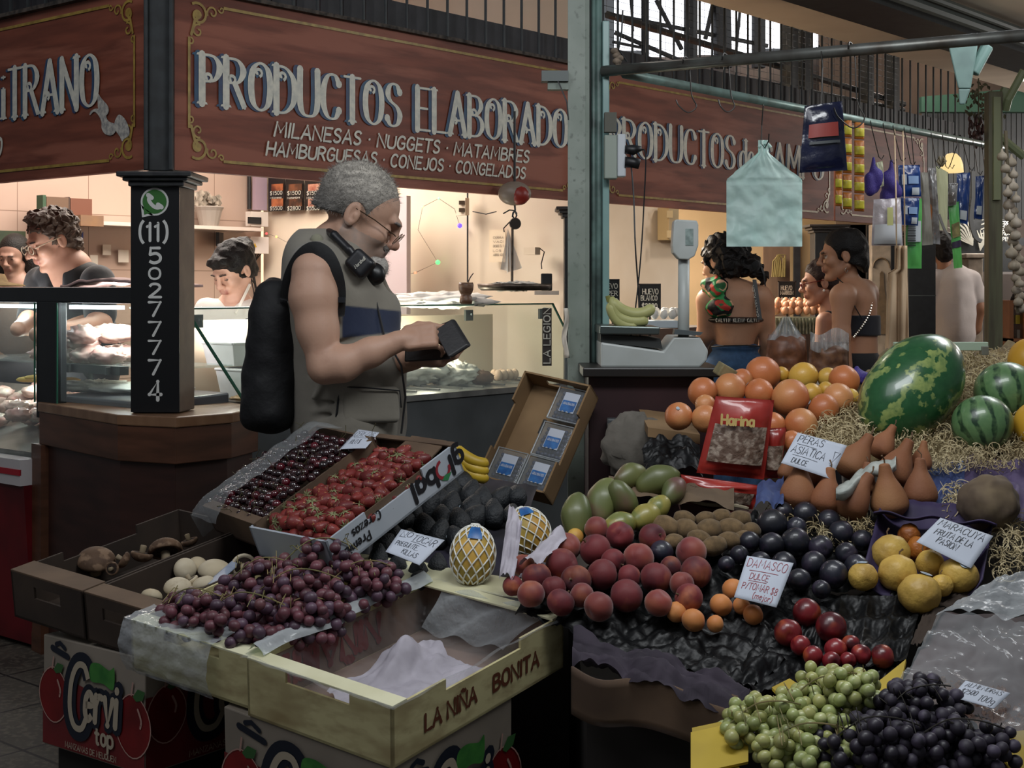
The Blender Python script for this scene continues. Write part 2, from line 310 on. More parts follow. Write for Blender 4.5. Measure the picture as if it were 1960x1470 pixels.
# ---------------------------------------------------------------- smooth solid modelling (signed distance fields)
class SDF:
    def __init__(s,lo,hi,vox):
        s.lo=np.array(lo,float);s.vox=vox;s.n=tuple(int(math.ceil((hi[i]-lo[i])/vox))+1 for i in range(3))
        s.d=np.full(s.n,.06,np.float32);s.c=np.zeros(s.n+(3,),np.float16);s.col=(.5,.5,.5)
    def _r(s,lo,hi,pad):
        a=np.maximum(0,np.floor((np.array(lo)-pad-s.lo)/s.vox).astype(int));b=np.minimum(s.n,np.ceil((np.array(hi)+pad-s.lo)/s.vox).astype(int)+1)
        if(b<=a).any():return None
        g=[s.lo[i]+np.arange(a[i],b[i])*s.vox for i in range(3)]
        return tuple(slice(a[i],b[i])for i in range(3)),g[0][:,None,None],g[1][None,:,None],g[2][None,None,:]
    def _m(s,sl,d,k,sub):
        D=s.d[sl];d=d.astype(np.float32)
        if sub:
            h=np.clip(.5-.5*(D+d)/k,0,1);s.d[sl]=D*(1-h)+(-d)*h+k*h*(1-h);return
        h=np.clip(.5+.5*(D-d)/k,0,1);s.d[sl]=D*(1-h)+d*h-k*h*(1-h)
        C=s.c[sl];s.c[sl]=C*(1-h[...,None])+np.array(s.col,np.float16)*h[...,None]
    def cap(s,a,b,ra,rb=None,k=.015,sub=False,col=None):
        rb=ra if rb is None else rb;a=np.array(a,float);b=np.array(b,float);R=max(ra,rb)
        if col is not None:s.col=col
        r=s._r(np.minimum(a,b)-R,np.maximum(a,b)+R,max(k,.012)+3*s.vox)
        if r is None:return s
        sl,x,y,z=r;ab=b-a;L2=(ab**2).sum()+1e-12
        t=np.clip(((x-a[0])*ab[0]+(y-a[1])*ab[1]+(z-a[2])*ab[2])/L2,0,1)
        d=np.sqrt((x-a[0]-t*ab[0])**2+(y-a[1]-t*ab[1])**2+(z-a[2]-t*ab[2])**2)-(ra+(rb-ra)*t)
        s._m(sl,d,k,sub);return s
    def ell(s,c,r,R=None,k=.015,sub=False,col=None,box=False):
        c=np.array(c,float);r=np.array(r,float);R=np.eye(3)if R is None else np.array(R,float) # columns = axes
        if col is not None:s.col=col
        e=np.abs(R)@r;q=s._r(c-e,c+e,max(k,.012)+3*s.vox)
        if q is None:return s
        sl,x,y,z=q;X=x-c[0];Y=y-c[1];Z=z-c[2]
        p=[X*R[0,i]+Y*R[1,i]+Z*R[2,i]for i in range(3)]
        if box:
            rr=min(r)*.45 if box is True else box;qq=[np.abs(p[i])-(r[i]-rr)for i in range(3)]
            d=np.sqrt(sum(np.maximum(v,0)**2 for v in qq))+np.minimum(np.maximum(qq[0],np.maximum(qq[1],qq[2])),0)-rr
        else:
            k0=np.sqrt((p[0]/r[0])**2+(p[1]/r[1])**2+(p[2]/r[2])**2)+1e-9;k1=np.sqrt((p[0]/r[0]**2)**2+(p[1]/r[1]**2)**2+(p[2]/r[2]**2)**2)+1e-9
            d=k0*(k0-1)/k1
        s._m(sl,d,k,sub);return s
    def chain(s,pts,rs,k=.015,col=None,sub=False):
        for i in range(len(pts)-1):s.cap(pts[i],pts[i+1],rs[i],rs[i+1],k,sub,col)
        return s
    def build(s,name,mat,parent=None,fn=None,disp=None,**kw):
        g=openvdb.FloatGrid(1.0);g.copyFromArray(s.d);p,q=g.convertToQuads(0.0)
        idx=np.clip(np.round(p).astype(int),0,np.array(s.n)-1)
        # colours from a voxel just inside
        colr=s.c[idx[:,0],idx[:,1],idx[:,2]].astype(float)
        w_=p.astype(float)*s.vox+s.lo
        if fn is not None:colr=fn(w_,colr)
        if disp is not None:w_=disp(w_)
        q=q[:,::-1]if SDF_FLIP else q
        og=None
        if parent is not None:inv=np.array(wm(parent).inverted());w_=w_@inv[:3,:3].T+inv[:3,3]
        else:og=Vector(((w_[:,0].min()+w_[:,0].max())/2,(w_[:,1].min()+w_[:,1].max())/2,w_[:,2].min()));w_=w_-np.array(og)
        me=bpy.data.meshes.new(name);me.vertices.add(len(w_));me.vertices.foreach_set('co',w_.astype(np.float32).ravel())
        me.loops.add(len(q)*4);me.loops.foreach_set('vertex_index',q.astype(np.int32).ravel())
        me.polygons.add(len(q));me.polygons.foreach_set('loop_start',np.arange(len(q),dtype=np.int32)*4)
        me.update(calc_edges=True);me.validate()
        me.polygons.foreach_set('use_smooth',np.ones(len(me.polygons),bool))
        a=me.color_attributes.new('col','FLOAT_COLOR','POINT');cc=np.ones((len(w_),4),np.float32);cc[:,:3]=colr;a.data.foreach_set('color',cc.ravel())
        me.materials.append(mat);o=bpy.data.objects.new(name,me);COL.objects.link(o)
        if parent is not None:o.parent=parent
        else:o.location=og
        return tag(o,kw.get('label'),kw.get('cat'),kw.get('group'),kw.get('kind'))
def _flip():
    g=openvdb.FloatGrid(1.0);a=np.fromfunction(lambda x,y,z:np.sqrt((x-6)**2+(y-6)**2+(z-6)**2)-3,(13,13,13)).astype('f');g.copyFromArray(a)
    p,q=g.convertToQuads(0.0);a,b,c=p[q[0][0]],p[q[0][1]],p[q[0][2]]
    return float(np.dot(np.cross(b-a,c-a),(a+b+c)/3-6))<0
SDF_FLIP=_flip()
def L3(c):return srgb(c)[:3]
ORD=['first','second','third','fourth','fifth','sixth','seventh','eighth','ninth','tenth','eleventh','twelfth']
def autolabel(items,what,where,per=7):
    """items: (obj, px, py, adjective). Labels by row from the back and by place in the row."""
    it=sorted(items,key=lambda a:a[2]);nr=max(1,round(len(it)/per));n=len(it);rows=[it[i*n//nr:(i+1)*n//nr]for i in range(nr)]
    for ri,row in enumerate(rows):
        row.sort(key=lambda a:a[1])
        for ci,(o,px,py,adj)in enumerate(row):
            rw='back row' if ri==0 else 'front row' if ri==nr-1 else f'{ORD[ri]} row back'
            cn='leftmost' if ci==0 else 'rightmost' if ci==len(row)-1 else f'{ORD[ci]} from left'
            o['label']=(f'{adj} {what}, {cn}, {rw} {where}' if nr>1 else f'{adj} {what}, {cn} of those {where}')
def relax(pts,rs,it=40,tol=.97,zlock=.6):
    pts=[p.copy()for p in pts];home=[p.copy()for p in pts]
    for _ in range(it):
        for i in range(len(pts)):
            for j in range(i):
                d=pts[i]-pts[j];m=(rs[i]+rs[j])*tol;l=d.length
                if l<m:
                    d=d/l if l>1e-5 else Vector((1,0,0));q=d*(m-l)*.5
                    q.y*=1.0;pts[i]+=q;pts[j]-=q
    return pts
def finish():
    bpy.context.view_layer.update()
# ================================================================ SETTING
wood=M('sign_wood','83432e',.58,c2='6a3321',ns=3,stretch=(1,1,9),nd=5,c3='955540',n3=1.2,bump=.08,bs=14)
gold=M('gold_paint','a98b3a',.4,c2='8a6d26',ns=30)
ivory=M('ivory_paint','dcd8c8',.5,c2='c4c3b8',ns=40)
bluep=M('blue_paint','24506e',.5,c2='2b2f55',ns=12)
black=M('black_paint','0c0d10',.45,c2='17191c',ns=25)
iron=M('dark_iron','1f2224',.5,c2='2c3132',ns=15)
dust=M('dusty_ledge','5a5048',.9,c2='2c2825',ns=40)
cream=M('cream_wall','e0d0bb',.7,c2='d6c4ac',ns=2)
pinkt=tile_mat('pink_tile','b09889','7d675a',.42,.30)
whitet=tile_mat('white_tile','dfe0e6','8d9096',.16,.16)
def wall(name,p0,p1,z0,z1,mat,th=.05,kind='structure',n=1):
    p0,p1=Vector(p0),Vector(p1);d=(p1-p0);Ld=d.length;d.normalize();nn=Vector((0,0,1)).cross(d)*th
    m=MB();m.hexa([p0+Vector((0,0,z0)),p1+Vector((0,0,z0)),p1+nn+Vector((0,0,z0)),p0+nn+Vector((0,0,z0))],
                     [p0+Vector((0,0,z1)),p1+Vector((0,0,z1)),p1+nn+Vector((0,0,z1)),p0+nn+Vector((0,0,z1))])
    o=m.build(name,mat,kind=kind)
    a=o.data.attributes.new('wall_uv','FLOAT_VECTOR','POINT');vals=[]
    for v in o.data.vertices:wv=o.location+v.co;vals+=[(wv-p0).xy.dot(d.xy),wv.z,0]
    a.data.foreach_set('vector',vals);return o
def xyz(v,z):return Vector((v[0],v[1],z))
# floor
fl=M('floor_tile','4c463e',.55,c2='3a352f',ns=6,c3='5a5349',n3=45)
m=MB();m.box((1.0,9,-.02),(26,24,.04));floor=m.build('floor',fl,kind='structure')
N_=fl.node_tree.nodes;L_=fl.node_tree.links
br=N_.new('ShaderNodeTexBrick');br.inputs['Scale'].default_value=1;br.inputs['Brick Width'].default_value=.4;br.inputs['Row Height'].default_value=.4
br.inputs['Mortar Size'].default_value=.006;br.offset=0;tcn=N_.new('ShaderNodeTexCoord');mpn=N_.new('ShaderNodeMapping');mpn.inputs['Rotation'].default_value=(0,0,-.86)
L_.new(tcn.outputs['Object'],mpn.inputs[0]);L_.new(mpn.outputs[0],br.inputs['Vector'])
mxn=N_.new('ShaderNodeMix');mxn.data_type='RGBA';L_.new(br.outputs['Fac'],mxn.inputs[0]);src=N_['Principled BSDF'].inputs['Base Color'].links[0].from_socket
L_.new(src,mxn.inputs[6]);mxn.inputs[7].default_value=srgb('1c1a18');L_.new(mxn.outputs[2],N_['Principled BSDF'].inputs['Base Color'])
# stall walls
wall('wall_back',S(0,2.5)-DR*0,S(2.45,2.5),0,3.0,pinkt)
wall('wall_partition',S(2.47,2.5),S(2.47,.12),0,3.0,cream,th=.04)
wall('wall_egg_back',S(2.5,2.6),S(7.2,2.6),0,3.0,cream)
wall('wall_left_end',S(-.02,5.2),S(-.02,2.5),0,3.0,pinkt)
m=MB()
for i in range(26): # slatted timber roof over the stalls
    s0=1.2+i*.16;m.hexa([S(-1,s0,3.28),S(2.45,s0,3.28),S(2.45,s0+.14,3.28),S(-1,s0+.14,3.28)],[S(-1,s0,3.31),S(2.45,s0,3.31),S(2.45,s0+.15,3.31),S(-1,s0+.15,3.31)])
m.build('ceiling_slats',M('slat_wood','8d6a55',.7,c2='6e5242',ns=6),kind='structure')
# mezzanine ceiling over the aisle, beam
ceil_m=M('aisle_ceiling','d8cbbb',.8,c2='c4b5a5',ns=1.5)
m=MB();a=S(3.0,0,2.96);m.hexa([S(2.9,0,2.96),S(14,0,2.96),S(14,-3.4,2.96),S(2.9,-3.4,2.96)],[S(2.9,0,3.1),S(14,0,3.1),S(14,-3.4,3.1),S(2.9,-3.4,3.1)])
m.build('ceiling_mezzanine',ceil_m,kind='structure')
m=MB();m.hexa([S(1.2,-.67,2.83),S(12,-.67,2.83),S(12,-1.0,2.83),S(1.2,-1.0,2.83)],[S(1.2,-.67,2.965),S(12,-.67,2.965),S(12,-1.0,2.965),S(1.2,-1.0,2.965)])
m.build('trim_beam',iron,kind='structure')
m=MB();m.tube([S(1.2,-1.06,2.87),S(12,-1.06,2.87)],.03);m.tube([S(1.2,-1.12,2.9),S(12,-1.12,2.9)],.02);m.build('trim_conduit',M('conduit','4c5452',.6),kind='structure')
# far glazed gable: bright daylight panes behind dark mullions
pane=M('daylight_pane','ffffff',1,emit='f2f5ff',es=2.2)
sky=[]
def pane_at(n,x0,x1,y0,y1,Y):
    a,b,c,d=P(x0,y1,Y),P(x1,y1,Y),P(x1,y0,Y),P(x0,y0,Y);m=MB();m.slab([a,b,c,d],(0,.03,0));return m.build(f'window_{n}',pane,kind='structure')
for i,(x0,x1,y0,y1)in enumerate([(1176,1228,-120,96),(1243,1314,-120,108),(1334,1372,-110,104),(1396,1442,-60,100),(1464,1566,-40,92),(1010,1034,-40,22)]):pane_at(i+1,x0,x1,y0,y1,13.5)
m=MB() # roof trusses in front of the panes
for x0,y0,x1,y1,w_ in[(1235,-40,1235,110,.05),(1322,-60,1322,120,.09),(1380,-40,1384,130,.12),(1452,0,1452,130,.09),(1180,30,1470,88,.028),(1256,0,1305,95,.03),(1350,75,1365,5,.03),(1520,55,1545,95,.04),(1176,62,1330,128,.03),(1172,80,1232,92,.02),(1205,-20,1212,60,.015),(1420,-20,1408,110,.02)]:
    m.tube([P(x0,y0,12.9),P(x1,y1,12.9)],w_*.7,n=6)
m.build('trim_truss',M('truss_steel','2a2e33',.7),kind='structure')
gm=M('gable_mud','6f6259',.9,c2='4a4340',ns=3)
m=MB();m.slab([P(1170,110,13.7),P(1800,85,13.7),P(1800,330,13.7),P(1170,330,13.7)],(0,.05,0));m.build('wall_gable',gm,kind='structure')
m=MB();m.slab([P(1000,12,13.8),P(1100,12,13.8),P(1100,160,13.8),P(1000,160,13.8)],(0,.05,0));m.slab([P(560,-60,15),P(1004,-60,15),P(1004,200,15),P(560,200,15)],(0,.05,0))
m.slab([P(1568,-20,13.4),P(2300,-20,13.4),P(2300,340,13.4),P(1568,340,13.4)],(0,.05,0));m.build('wall_far',M('far_wall','6d5b4e',.9,c2='4c4038',ns=1.2),kind='structure')
m=MB() # ribbed shutters and green fascia far right
for i in range(26):x=1766+i*10;m.slab([P(x,214,12.2),P(x+8.6,214,12.2),P(x+8.6,420,12.2),P(x,420,12.2)],(0,.03,0))
m.build('wall_shutter',M('shutter','55585a',.6),kind='structure')
m=MB();m.slab([P(1764,185,12),P(2000,165,12),P(2000,214,12),P(1764,214,12)],(0,.1,0));m.build('trim_green_fascia',M('green_fascia','1d4030',.6),kind='structure')
# ---------------------------------------------------------------- sign boards
def board(name,A,d,t0,t1,lines,label,cr=True,nrm=None,flip=False):
    """board along d from A; z 1.825..2.475; nrm towards the aisle"""
    th=thing(name,A+d*((t0+t1)/2)+Vector((0,0,1.825)),label,'sign');n=nrm
    p=lambda t,z,o=0:A+d*t+Vector((0,0,z))+n*o
    m=MB();m.hexa([p(t0,1.825),p(t1,1.825),p(t1,1.825,-.035),p(t0,1.825,-.035)],[p(t0,2.475),p(t1,2.475),p(t1,2.475,-.035),p(t0,2.475,-.035)])
    m.build('panel',wood,th)
    m=MB();e=.004;c=.10;a0,a1=t0+.055,t1-.055;g=lambda t,z:p(t,z,e)
    def line(q):m.add([g(*v)for v in q],[(0,1,2,3)])
    w_=.011
    line([(a0+c*1.6,2.43),(a1-c*1.6,2.43),(a1-c*1.6,2.43+w_),(a0+c*1.6,2.43+w_)]);line([(a0+c*1.6,1.863),(a1-c*1.6,1.863),(a1-c*1.6,1.863+w_),(a0+c*1.6,1.863+w_)])
    line([(a0,1.98),(a0+w_,1.98),(a0+w_,2.31),(a0,2.31)]);line([(a1-w_,1.98),(a1,1.98),(a1,2.31),(a1-w_,2.31)])
    for(cx,cz,sx,sz)in((a0,2.44,1,-1),(a1,2.44,-1,-1),(a0,1.868,1,1),(a1,1.868,-1,1)): # scrollwork
        def sp(x0,z0,r,t0_,turns,wd,sgn=1):
            pts=[]
            for j in range(22):
                f=j/21;rr=r*(1-.8*f);a=t0_+turns*2*PI*f*sgn;pts.append((cx+sx*(x0+rr*math.cos(a)),cz+sz*(z0+rr*math.sin(a))))
            ribbon(m,pts,lambda dx,dy:wd,g)
        sp(.045,.045,.045,-2.2,1.2,.010);sp(.045,.105,.026,-1.2,1.1,.007,-1);sp(.11,.03,.026,2.6,1.1,.007);sp(.15,.012,.014,3.0,1.0,.006,-1);sp(.012,.145,.014,-1.6,1.0,.006)
        ribbon(m,[(cx+sx*.05,cz+sz*.05),(cx+sx*.03,cz+sz*.07),(cx+sx*.015,cz+sz*.12)],lambda dx,dy:.012,g)
        m.add([g(cx+sx*.045+.016*math.cos(k*PI/5),cz+sz*.045+.016*math.sin(k*PI/5))for k in range(10)],[tuple(range(10))])
    m.build('border',gold,th)
    md=MB();mi=MB()
    for(txt,ta,tb,z,h,orn)in lines:
        o=p(ta,z,.006);o2=p(ta,z,.0045)
        if orn:
            write(md,txt,o2-d*.016*(-1 if flip else 1)-Vector((0,0,.002)),d if not flip else-d,Vector((0,0,1)),h,abs(tb-ta),sw=.17,ornate=True)
            write(mi,txt,o,d if not flip else-d,Vector((0,0,1)),h,abs(tb-ta),sw=.15,ornate=True)
        else:write(mi,txt,o,d if not flip else-d,Vector((0,0,1)),h,abs(tb-ta),sw=.19,shear=.2)
    if md.v:md.build('letter_shade',bluep,th)
    if mi.v:mi.build('lettering',ivory,th)
    return th
nR=-DL
board('sign_board',CORNER,DR,.005,2.45,[('PRODUCTOS',.121,1.14,2.075,.178,1),('ELABORADOS',1.24,2.372,2.075,.178,1),
      ('MILANESAS * NUGGETS * MATAMBRES',.459,1.976,1.984,.053,0),('HAMBURGUESAS * CONEJOS * CONGELADOS',.42,1.95,1.908,.05,0)],
      'brown wooden sign board lettered PRODUCTOS ELABORADOS with gold scroll border',nrm=nR)
board('sign_board',CORNER,DR,2.47,4.96,[('PRODUCTOS',2.60,3.784,2.068,.185,1),('de',3.84,3.99,2.068,.17,1),('CAMPO',4.08,4.82,2.068,.178,1)],
      'brown wooden sign board lettered PRODUCTOS de CAMPO behind the hanging bags',nrm=nR)
board('sign_board',CORNER,DR,4.98,6.33,[],'brown sign board with gold corner scrolls, farthest one behind the snack packets',nrm=nR)
A2=Vector((-1.308,5.03,0));D2=Vector((-.766,.643,0))
lb=board('sign_board',A2,D2,.0,2.6,[('iTRANO',.945,.284,2.078,.19,1),('O',1.0,.955,1.93,.07,0)],'brown wooden sign board with a painted white bird, left of the iron post',nrm=Vector((-.643,-.766,0)),flip=True)
# painted bird on the left board
m=MB();gB=lambda px,py,e=.005:(lambda r,zz:A2+D2*r[0]+Vector((0,0,zz))+Vector((-.643,-.766,0))*e)
def onL(px,py,e=.005):
    r=(px-980)/FL;t=(-1.308-5.03*r)/(.643*r+.766);Y=5.03+.643*t;return A2+D2*t+Vector((-.643,-.766,0))*e+Vector((0,0,EYE-(py-552)/FL*Y))
for poly in([(188,176),(196,188),(208,202),(210,214),(204,222),(194,218),(190,208),(189,192)],[(174,221),(176,213),(188,208),(203,216),(207,228),(213,234),(221,237),(224,250),(216,259),(204,257),(197,247),(196,233),(190,220),(182,214)],
             [(221,237),(229,220),(240,226),(248,242),(250,258),(240,266),(236,271),(232,262),(224,250)]):
    bq=spline(poly+[poly[0]],4)[:-1];m.add([onL(*q,.005+.0004*(poly[0][0]-170)/50)for q in bq],[tuple(range(len(bq)))])
m.build('painted_bird',M('bird_paint','c2bdb2',.5,c2='8c8a88',ns=70,stretch=(1,1,1)),lb)
# ledge above boards and railing with sheet panels
m=MB()
m.hexa([S(-.02,-.03,2.475),S(7,-.03,2.475),S(7,.07,2.475),S(-.02,.07,2.475)],[S(-.02,-.03,2.49),S(7,-.03,2.49),S(7,.07,2.49),S(-.02,.07,2.49)])
nL=Vector((-.643,-.766,0))
m.hexa([A2+nL*.03+Vector((0,0,2.475)),A2+D2*2.6+nL*.03+Vector((0,0,2.475)),A2+D2*2.6-nL*.07+Vector((0,0,2.475)),A2-nL*.07+Vector((0,0,2.475))],
       [A2+nL*.03+Vector((0,0,2.49)),A2+D2*2.6+nL*.03+Vector((0,0,2.49)),A2+D2*2.6-nL*.07+Vector((0,0,2.49)),A2-nL*.07+Vector((0,0,2.49))])
m.build('trim_ledge',dust,kind='structure')
def railing(A,d,nback,t0,t1,label):
    th=thing('iron_railing',A+d*((t0+t1)/2)+Vector((0,0,2.49)),label,'railing')
    n=int((t1-t0)/.125)
    for i in range(n):
        q=A+d*(t0+.0625+i*.125)+Vector((0,0,2.49));m=MB();m.tube([q,q+Vector((0,0,.62))],.0065,6);m.build('bar',iron,th)
    m=MB()
    for i in range(n+1):
        t=t0+i*.125;a=A+d*t+nback*.05+Vector((0,0,2.49));b=A+d*(min(t+.118,t1))+nback*.05+Vector((0,0,2.49));m.slab([a,b,b+Vector((0,0,.125)),a+Vector((0,0,.125))],nback*(.008+.006*(i%2)))
    m.build('sheet_panel',M('black_sheet','343236',.6,c2='252427',ns=8),th)
    m=MB();a=A+d*t0+Vector((0,0,3.11));b=A+d*t1+Vector((0,0,3.11));m.tube([a,b],.014,6);m.build('top_rail',iron,th);return th
rl=railing(CORNER,DR,DL,.12,6.95,'black iron railing with sheet panels above the long signs')
railing(A2,D2,-nL,.08,2.6,'black iron railing above the sign with the painted bird')
m=MB() # wire mesh behind the right half of the railing
for i in range(46):q=S(2.5+i*.075,.045,2.62);m.tube([q,q+Vector((0,0,.48))],.0013,3,False)
for j in range(13):m.tube([S(2.5,.045,2.63+j*.038),S(5.95,.045,2.63+j*.038)],.0013,3,False)
m.build('wire_mesh',iron,rl)
m=MB() # timber posts and rails in the loft
for t in(4.85,5.02,5.9,6.3):m.box(S(t,.25,2.8),(.08,.08,.72),(0,0,.86))
m.tube([S(3.0,.3,2.86),S(6.6,.3,2.74)],.022,6);m.tube([S(3.0,.3,2.66),S(6.6,.3,2.70)],.015,6)
m.build('trim_loft_posts',iron,kind='structure')
# ---------------------------------------------------------------- corner column and its post
m=MB();c0=P(305,500,5.08);m.prism([(-1.308,5.03),(-1.212,5.05),(-1.205,5.14),(-1.30,5.14)],1.82,3.2)
for x in(-1.302,-1.214):m.prism([(x-.008,5.012),(x+.008,5.012),(x+.008,5.04),(x-.008,5.04)],1.82,3.2)
m.build('iron_post',M('post_iron','2b3032',.55,c2='1c1f20',ns=20),label='black cast iron post standing on top of the phone number column',cat='post',bevel=.004)
colm=thing('corner_column',(-1.25,5.0,.96),'black column with a white phone number and green chat logo','column')
m=MB();fx0,fx1,fy,by=-1.333,-1.163,4.94,5.09;m.prism([(fx0,fy),(fx1,fy),(fx1+.018,by),(fx0-.02,by)],.965,1.765);m.build('shaft',[M('column_side','6b5a4c',.6,c2='57493e',ns=8)],colm,bevel=.004)
m=MB();m.box(((fx0+fx1)/2,fy-.004,1.362),(fx1-fx0,.008,.79));m.build('black_panel',M('panel_black','08090c',.35),colm)
m=MB()
for z,h,e in((1.755,.018,.012),(1.773,.014,.028),(1.787,.018,.045)):m.box(((fx0+fx1)/2+.01,5.01,z+h/2),(fx1-fx0+2*e,.19+2*e,h))
m.build('capital',M('capital_black','15171a',.5,c2='2a2b2c',ns=30),colm,bevel=.004)
m=MB();Yf=fy-.0085
for ch,y0,y1 in(('5',472,506),('0',511,536),('2',541,571),('7',576,607),('7',614,645),('7',650,680),('7',687,719),('4',727,769)):
    z0=P(0,y1,Yf).z;h=P(0,y0,Yf).z-z0;write(m,ch,Vector((P(285,0,Yf).x,Yf,z0+h*.08)),(1,0,0),(0,0,1),h*.84,.042,sw=.2)
write(m,'(11)',Vector((P(267,0,Yf).x,Yf,P(0,461,Yf).z)),(1,0,0),(0,0,1),.062,.098,sw=.16)
m.build('phone_number',M('number_white','cfd0cc',.5),colm)
m=MB();cx,cz=P(296,386,Yf).x,P(296,386,Yf).z;R_=.049;disc=lambda r,y,n=28:[(cx+r*math.cos(2*PI*k/n),y,cz+r*math.sin(2*PI*k/n))for k in range(n)]
m.add(disc(R_,Yf),[tuple(range(28))]);m.add([(cx-R_*.98,Yf,cz-.01),(cx-R_*.9,Yf,cz-R_*1.12),(cx-.005,Yf,cz-R_*.95)],[(0,1,2)]);m.m=1
m.add(disc(R_*.86,Yf-.001),[tuple(range(28))]);m.add([(cx-R_*.8,Yf-.001,cz-.02),(cx-R_*.74,Yf-.001,cz-R_*.93),(cx-.012,Yf-.001,cz-R_*.8)],[(0,1,2)]);m.m=0
ribbon(m,spline([(-.42,.36),(-.42,.05),(-.12,-.33),(.2,-.48),(.46,-.44)]),lambda a,b:.3,lambda a,b:Vector((cx+a*R_*.9,Yf-.002,cz+b*R_*.9)))
ribbon(m,[(-.50,.52),(-.22,.30)],lambda a,b:.36,lambda a,b:Vector((cx+a*R_*.9,Yf-.002,cz+b*R_*.9)));ribbon(m,[(.28,-.24),(.56,-.44)],lambda a,b:.36,lambda a,b:Vector((cx+a*R_*.9,Yf-.002,cz+b*R_*.9)))
m.build('chat_logo',[MATS['number_white'],M('logo_green','2f6b28',.5)],colm)
# ---------------------------------------------------------------- wooden corner pedestal
ped=thing('corner_pedestal',(-1.35,5.15,0),'dark wooden octagonal pedestal carrying the phone number column','counter')
pw=M('pedestal_wood','5b3826',.45,c2='432818',ns=4,stretch=(1,1,6),nd=4,bump=.05,bs=20);top_pts=[(-1.83,5.44),(-1.372,4.90),(-1.143,4.80),(-.985,4.975),(-.93,5.20),(-1.2,5.6),(-1.66,5.86)]
m=MB();m.prism(top_pts,.925,.962);m.build('worktop',M('worktop_wood','8a6a50',.3,c2='74543c',ns=5,stretch=(1,4,1)),ped,bevel=.004)
cen=Vector((-1.33,5.3));sh=lambda k:[tuple(cen+(Vector(p)-cen)*k)for p in top_pts]
m=MB();m.prism(sh(.985),.80,.925);m.build('apron',pw,ped,bevel=.003)
m=MB();m.prism(sh(.93),.02,.80);m.build('body',M('pedestal_dark','3a1f18',.5,c2='2c1610',ns=4,stretch=(1,1,6)),ped,bevel=.003)
m=MB();m.prism([(-1.86,5.46),(-1.80,5.39),(-1.75,5.43),(-1.81,5.51)],0,.80);m.build('corner_leg',pw,ped)
# ---------------------------------------------------------------- centre display case
glass=M('case_glass','f3f8f5',.03,film=.03);glasse=M('glass_edge','2c5a48',.2);steel=M('case_steel','9a9a96',.3,metal=.7,c2='7b7b78',ns=10);greyp=M('case_grey','4a4e50',.5,c2='3d4143',ns=5)
case=thing('glass_display_case',S(1.35,.1,0),'long glass fronted refrigerated case under the sign, behind the standing man','display case')
m=MB();m.hexa([S(.3,-.02,.05),S(2.42,-.02,.05),S(2.42,.75,.05),S(.3,.75,.05)],[S(.3,-.02,.925),S(2.42,-.02,.925),S(2.42,.75,.925),S(.3,.75,.925)]);m.build('base',greyp,case,bevel=.006)
m=MB();m.hexa([S(.3,-.03,.925),S(2.44,-.03,.925),S(2.44,.76,.925),S(.3,.76,.925)],[S(.3,-.03,.95),S(2.44,-.03,.95),S(2.44,.76,.95),S(.3,.76,.95)])
for k in range(14):m.box(S(.42+k*.145,.3,.956),(.012,.5,.008),(0,0,.863))
m.build('deck',steel,case)
m=MB();m.slab([S(.33,-.01,.95),S(2.44,-.01,.95),S(2.40,.2,1.322),S(.2,.2,1.322)],DL*.006);m.build('front_glass',glass,case)
m=MB();m.slab([S(.19,.2,1.32),S(2.41,.2,1.32),S(2.41,.55,1.32),S(.19,.55,1.32)],(0,0,.007));m.build('top_glass',glass,case)
m=MB();m.tube([S(.18,.198,1.324),S(2.41,.198,1.324)],.004,6);m.tube([S(.33,-.012,.95),S(.2,.2,1.322)],.007,6);m.tube([S(2.44,-.012,.95),S(2.41,.2,1.322)],.006,6);m.build('glass_edge',glasse,case)
m=MB()
for t in(.26,2.34,.98,1.8):m=MB();m.box(S(t,.21,1.275),(.05,.012,.05),(0,0,.863));m.lathe([(.007,0),(.007,.01)],8,S(t,.19,1.275));m.build('glass_clamp',M('clamp','5a5f5c',.3,metal=.8),case)
m=MB();m.hexa([S(.45,.5,.95),S(2.3,.5,.95),S(2.3,.52,.95),S(.45,.52,.95)],[S(.45,.5,1.27),S(2.3,.5,1.27),S(2.3,.52,1.27),S(.45,.52,1.27)]);m.build('rear_panel',M('rear_panel','d5c3ab',.5),case)
point('case_lamp',S(1.62,.30,1.16),6,(1,.9,.76),.03);point('case_lamp_left',S(.62,.42,1.28),6,(1,.95,.92),.05)
# contents of the centre case
whiteb=M('white_plastic','d9d6d2',.4,c2='c6c2be',ns=8);meatw=M('pale_chicken','d8b8ab',.4,c2='c98f86',ns=18,c3='e6d6c6',n3=9,coat=.4)
def tub(p,w_,d,h,label,rot=.863):
    m=MB();m.X=Matrix.Translation(p)@Matrix.Rotation(rot,4,'Z')
    m.hexa([(-w_/2*.88,-d/2*.88,0),(w_/2*.88,-d/2*.88,0),(w_/2*.88,d/2*.88,0),(-w_/2*.88,d/2*.88,0)],[(-w_/2,-d/2,h),(w_/2,-d/2,h),(w_/2,d/2,h),(-w_/2,d/2,h)])
    for a,b,c,d_ in((-1,-1,1,-1),(1,-1,1,1),(1,1,-1,1),(-1,1,-1,-1)):m.tube([(a*w_/2,b*d/2,h),(c*w_/2,d_*d/2,h)],.006,6)
    return m.build('plastic_tub',whiteb,label=label,cat='tub',bevel=.01)
tub(S(.60,.2,.961),.34,.24,.12,'white plastic tub in the case just left of the backpack');tub(S(.62,.36,1.09),.30,.2,.09,'white plastic tray stacked behind the tub left of the backpack')
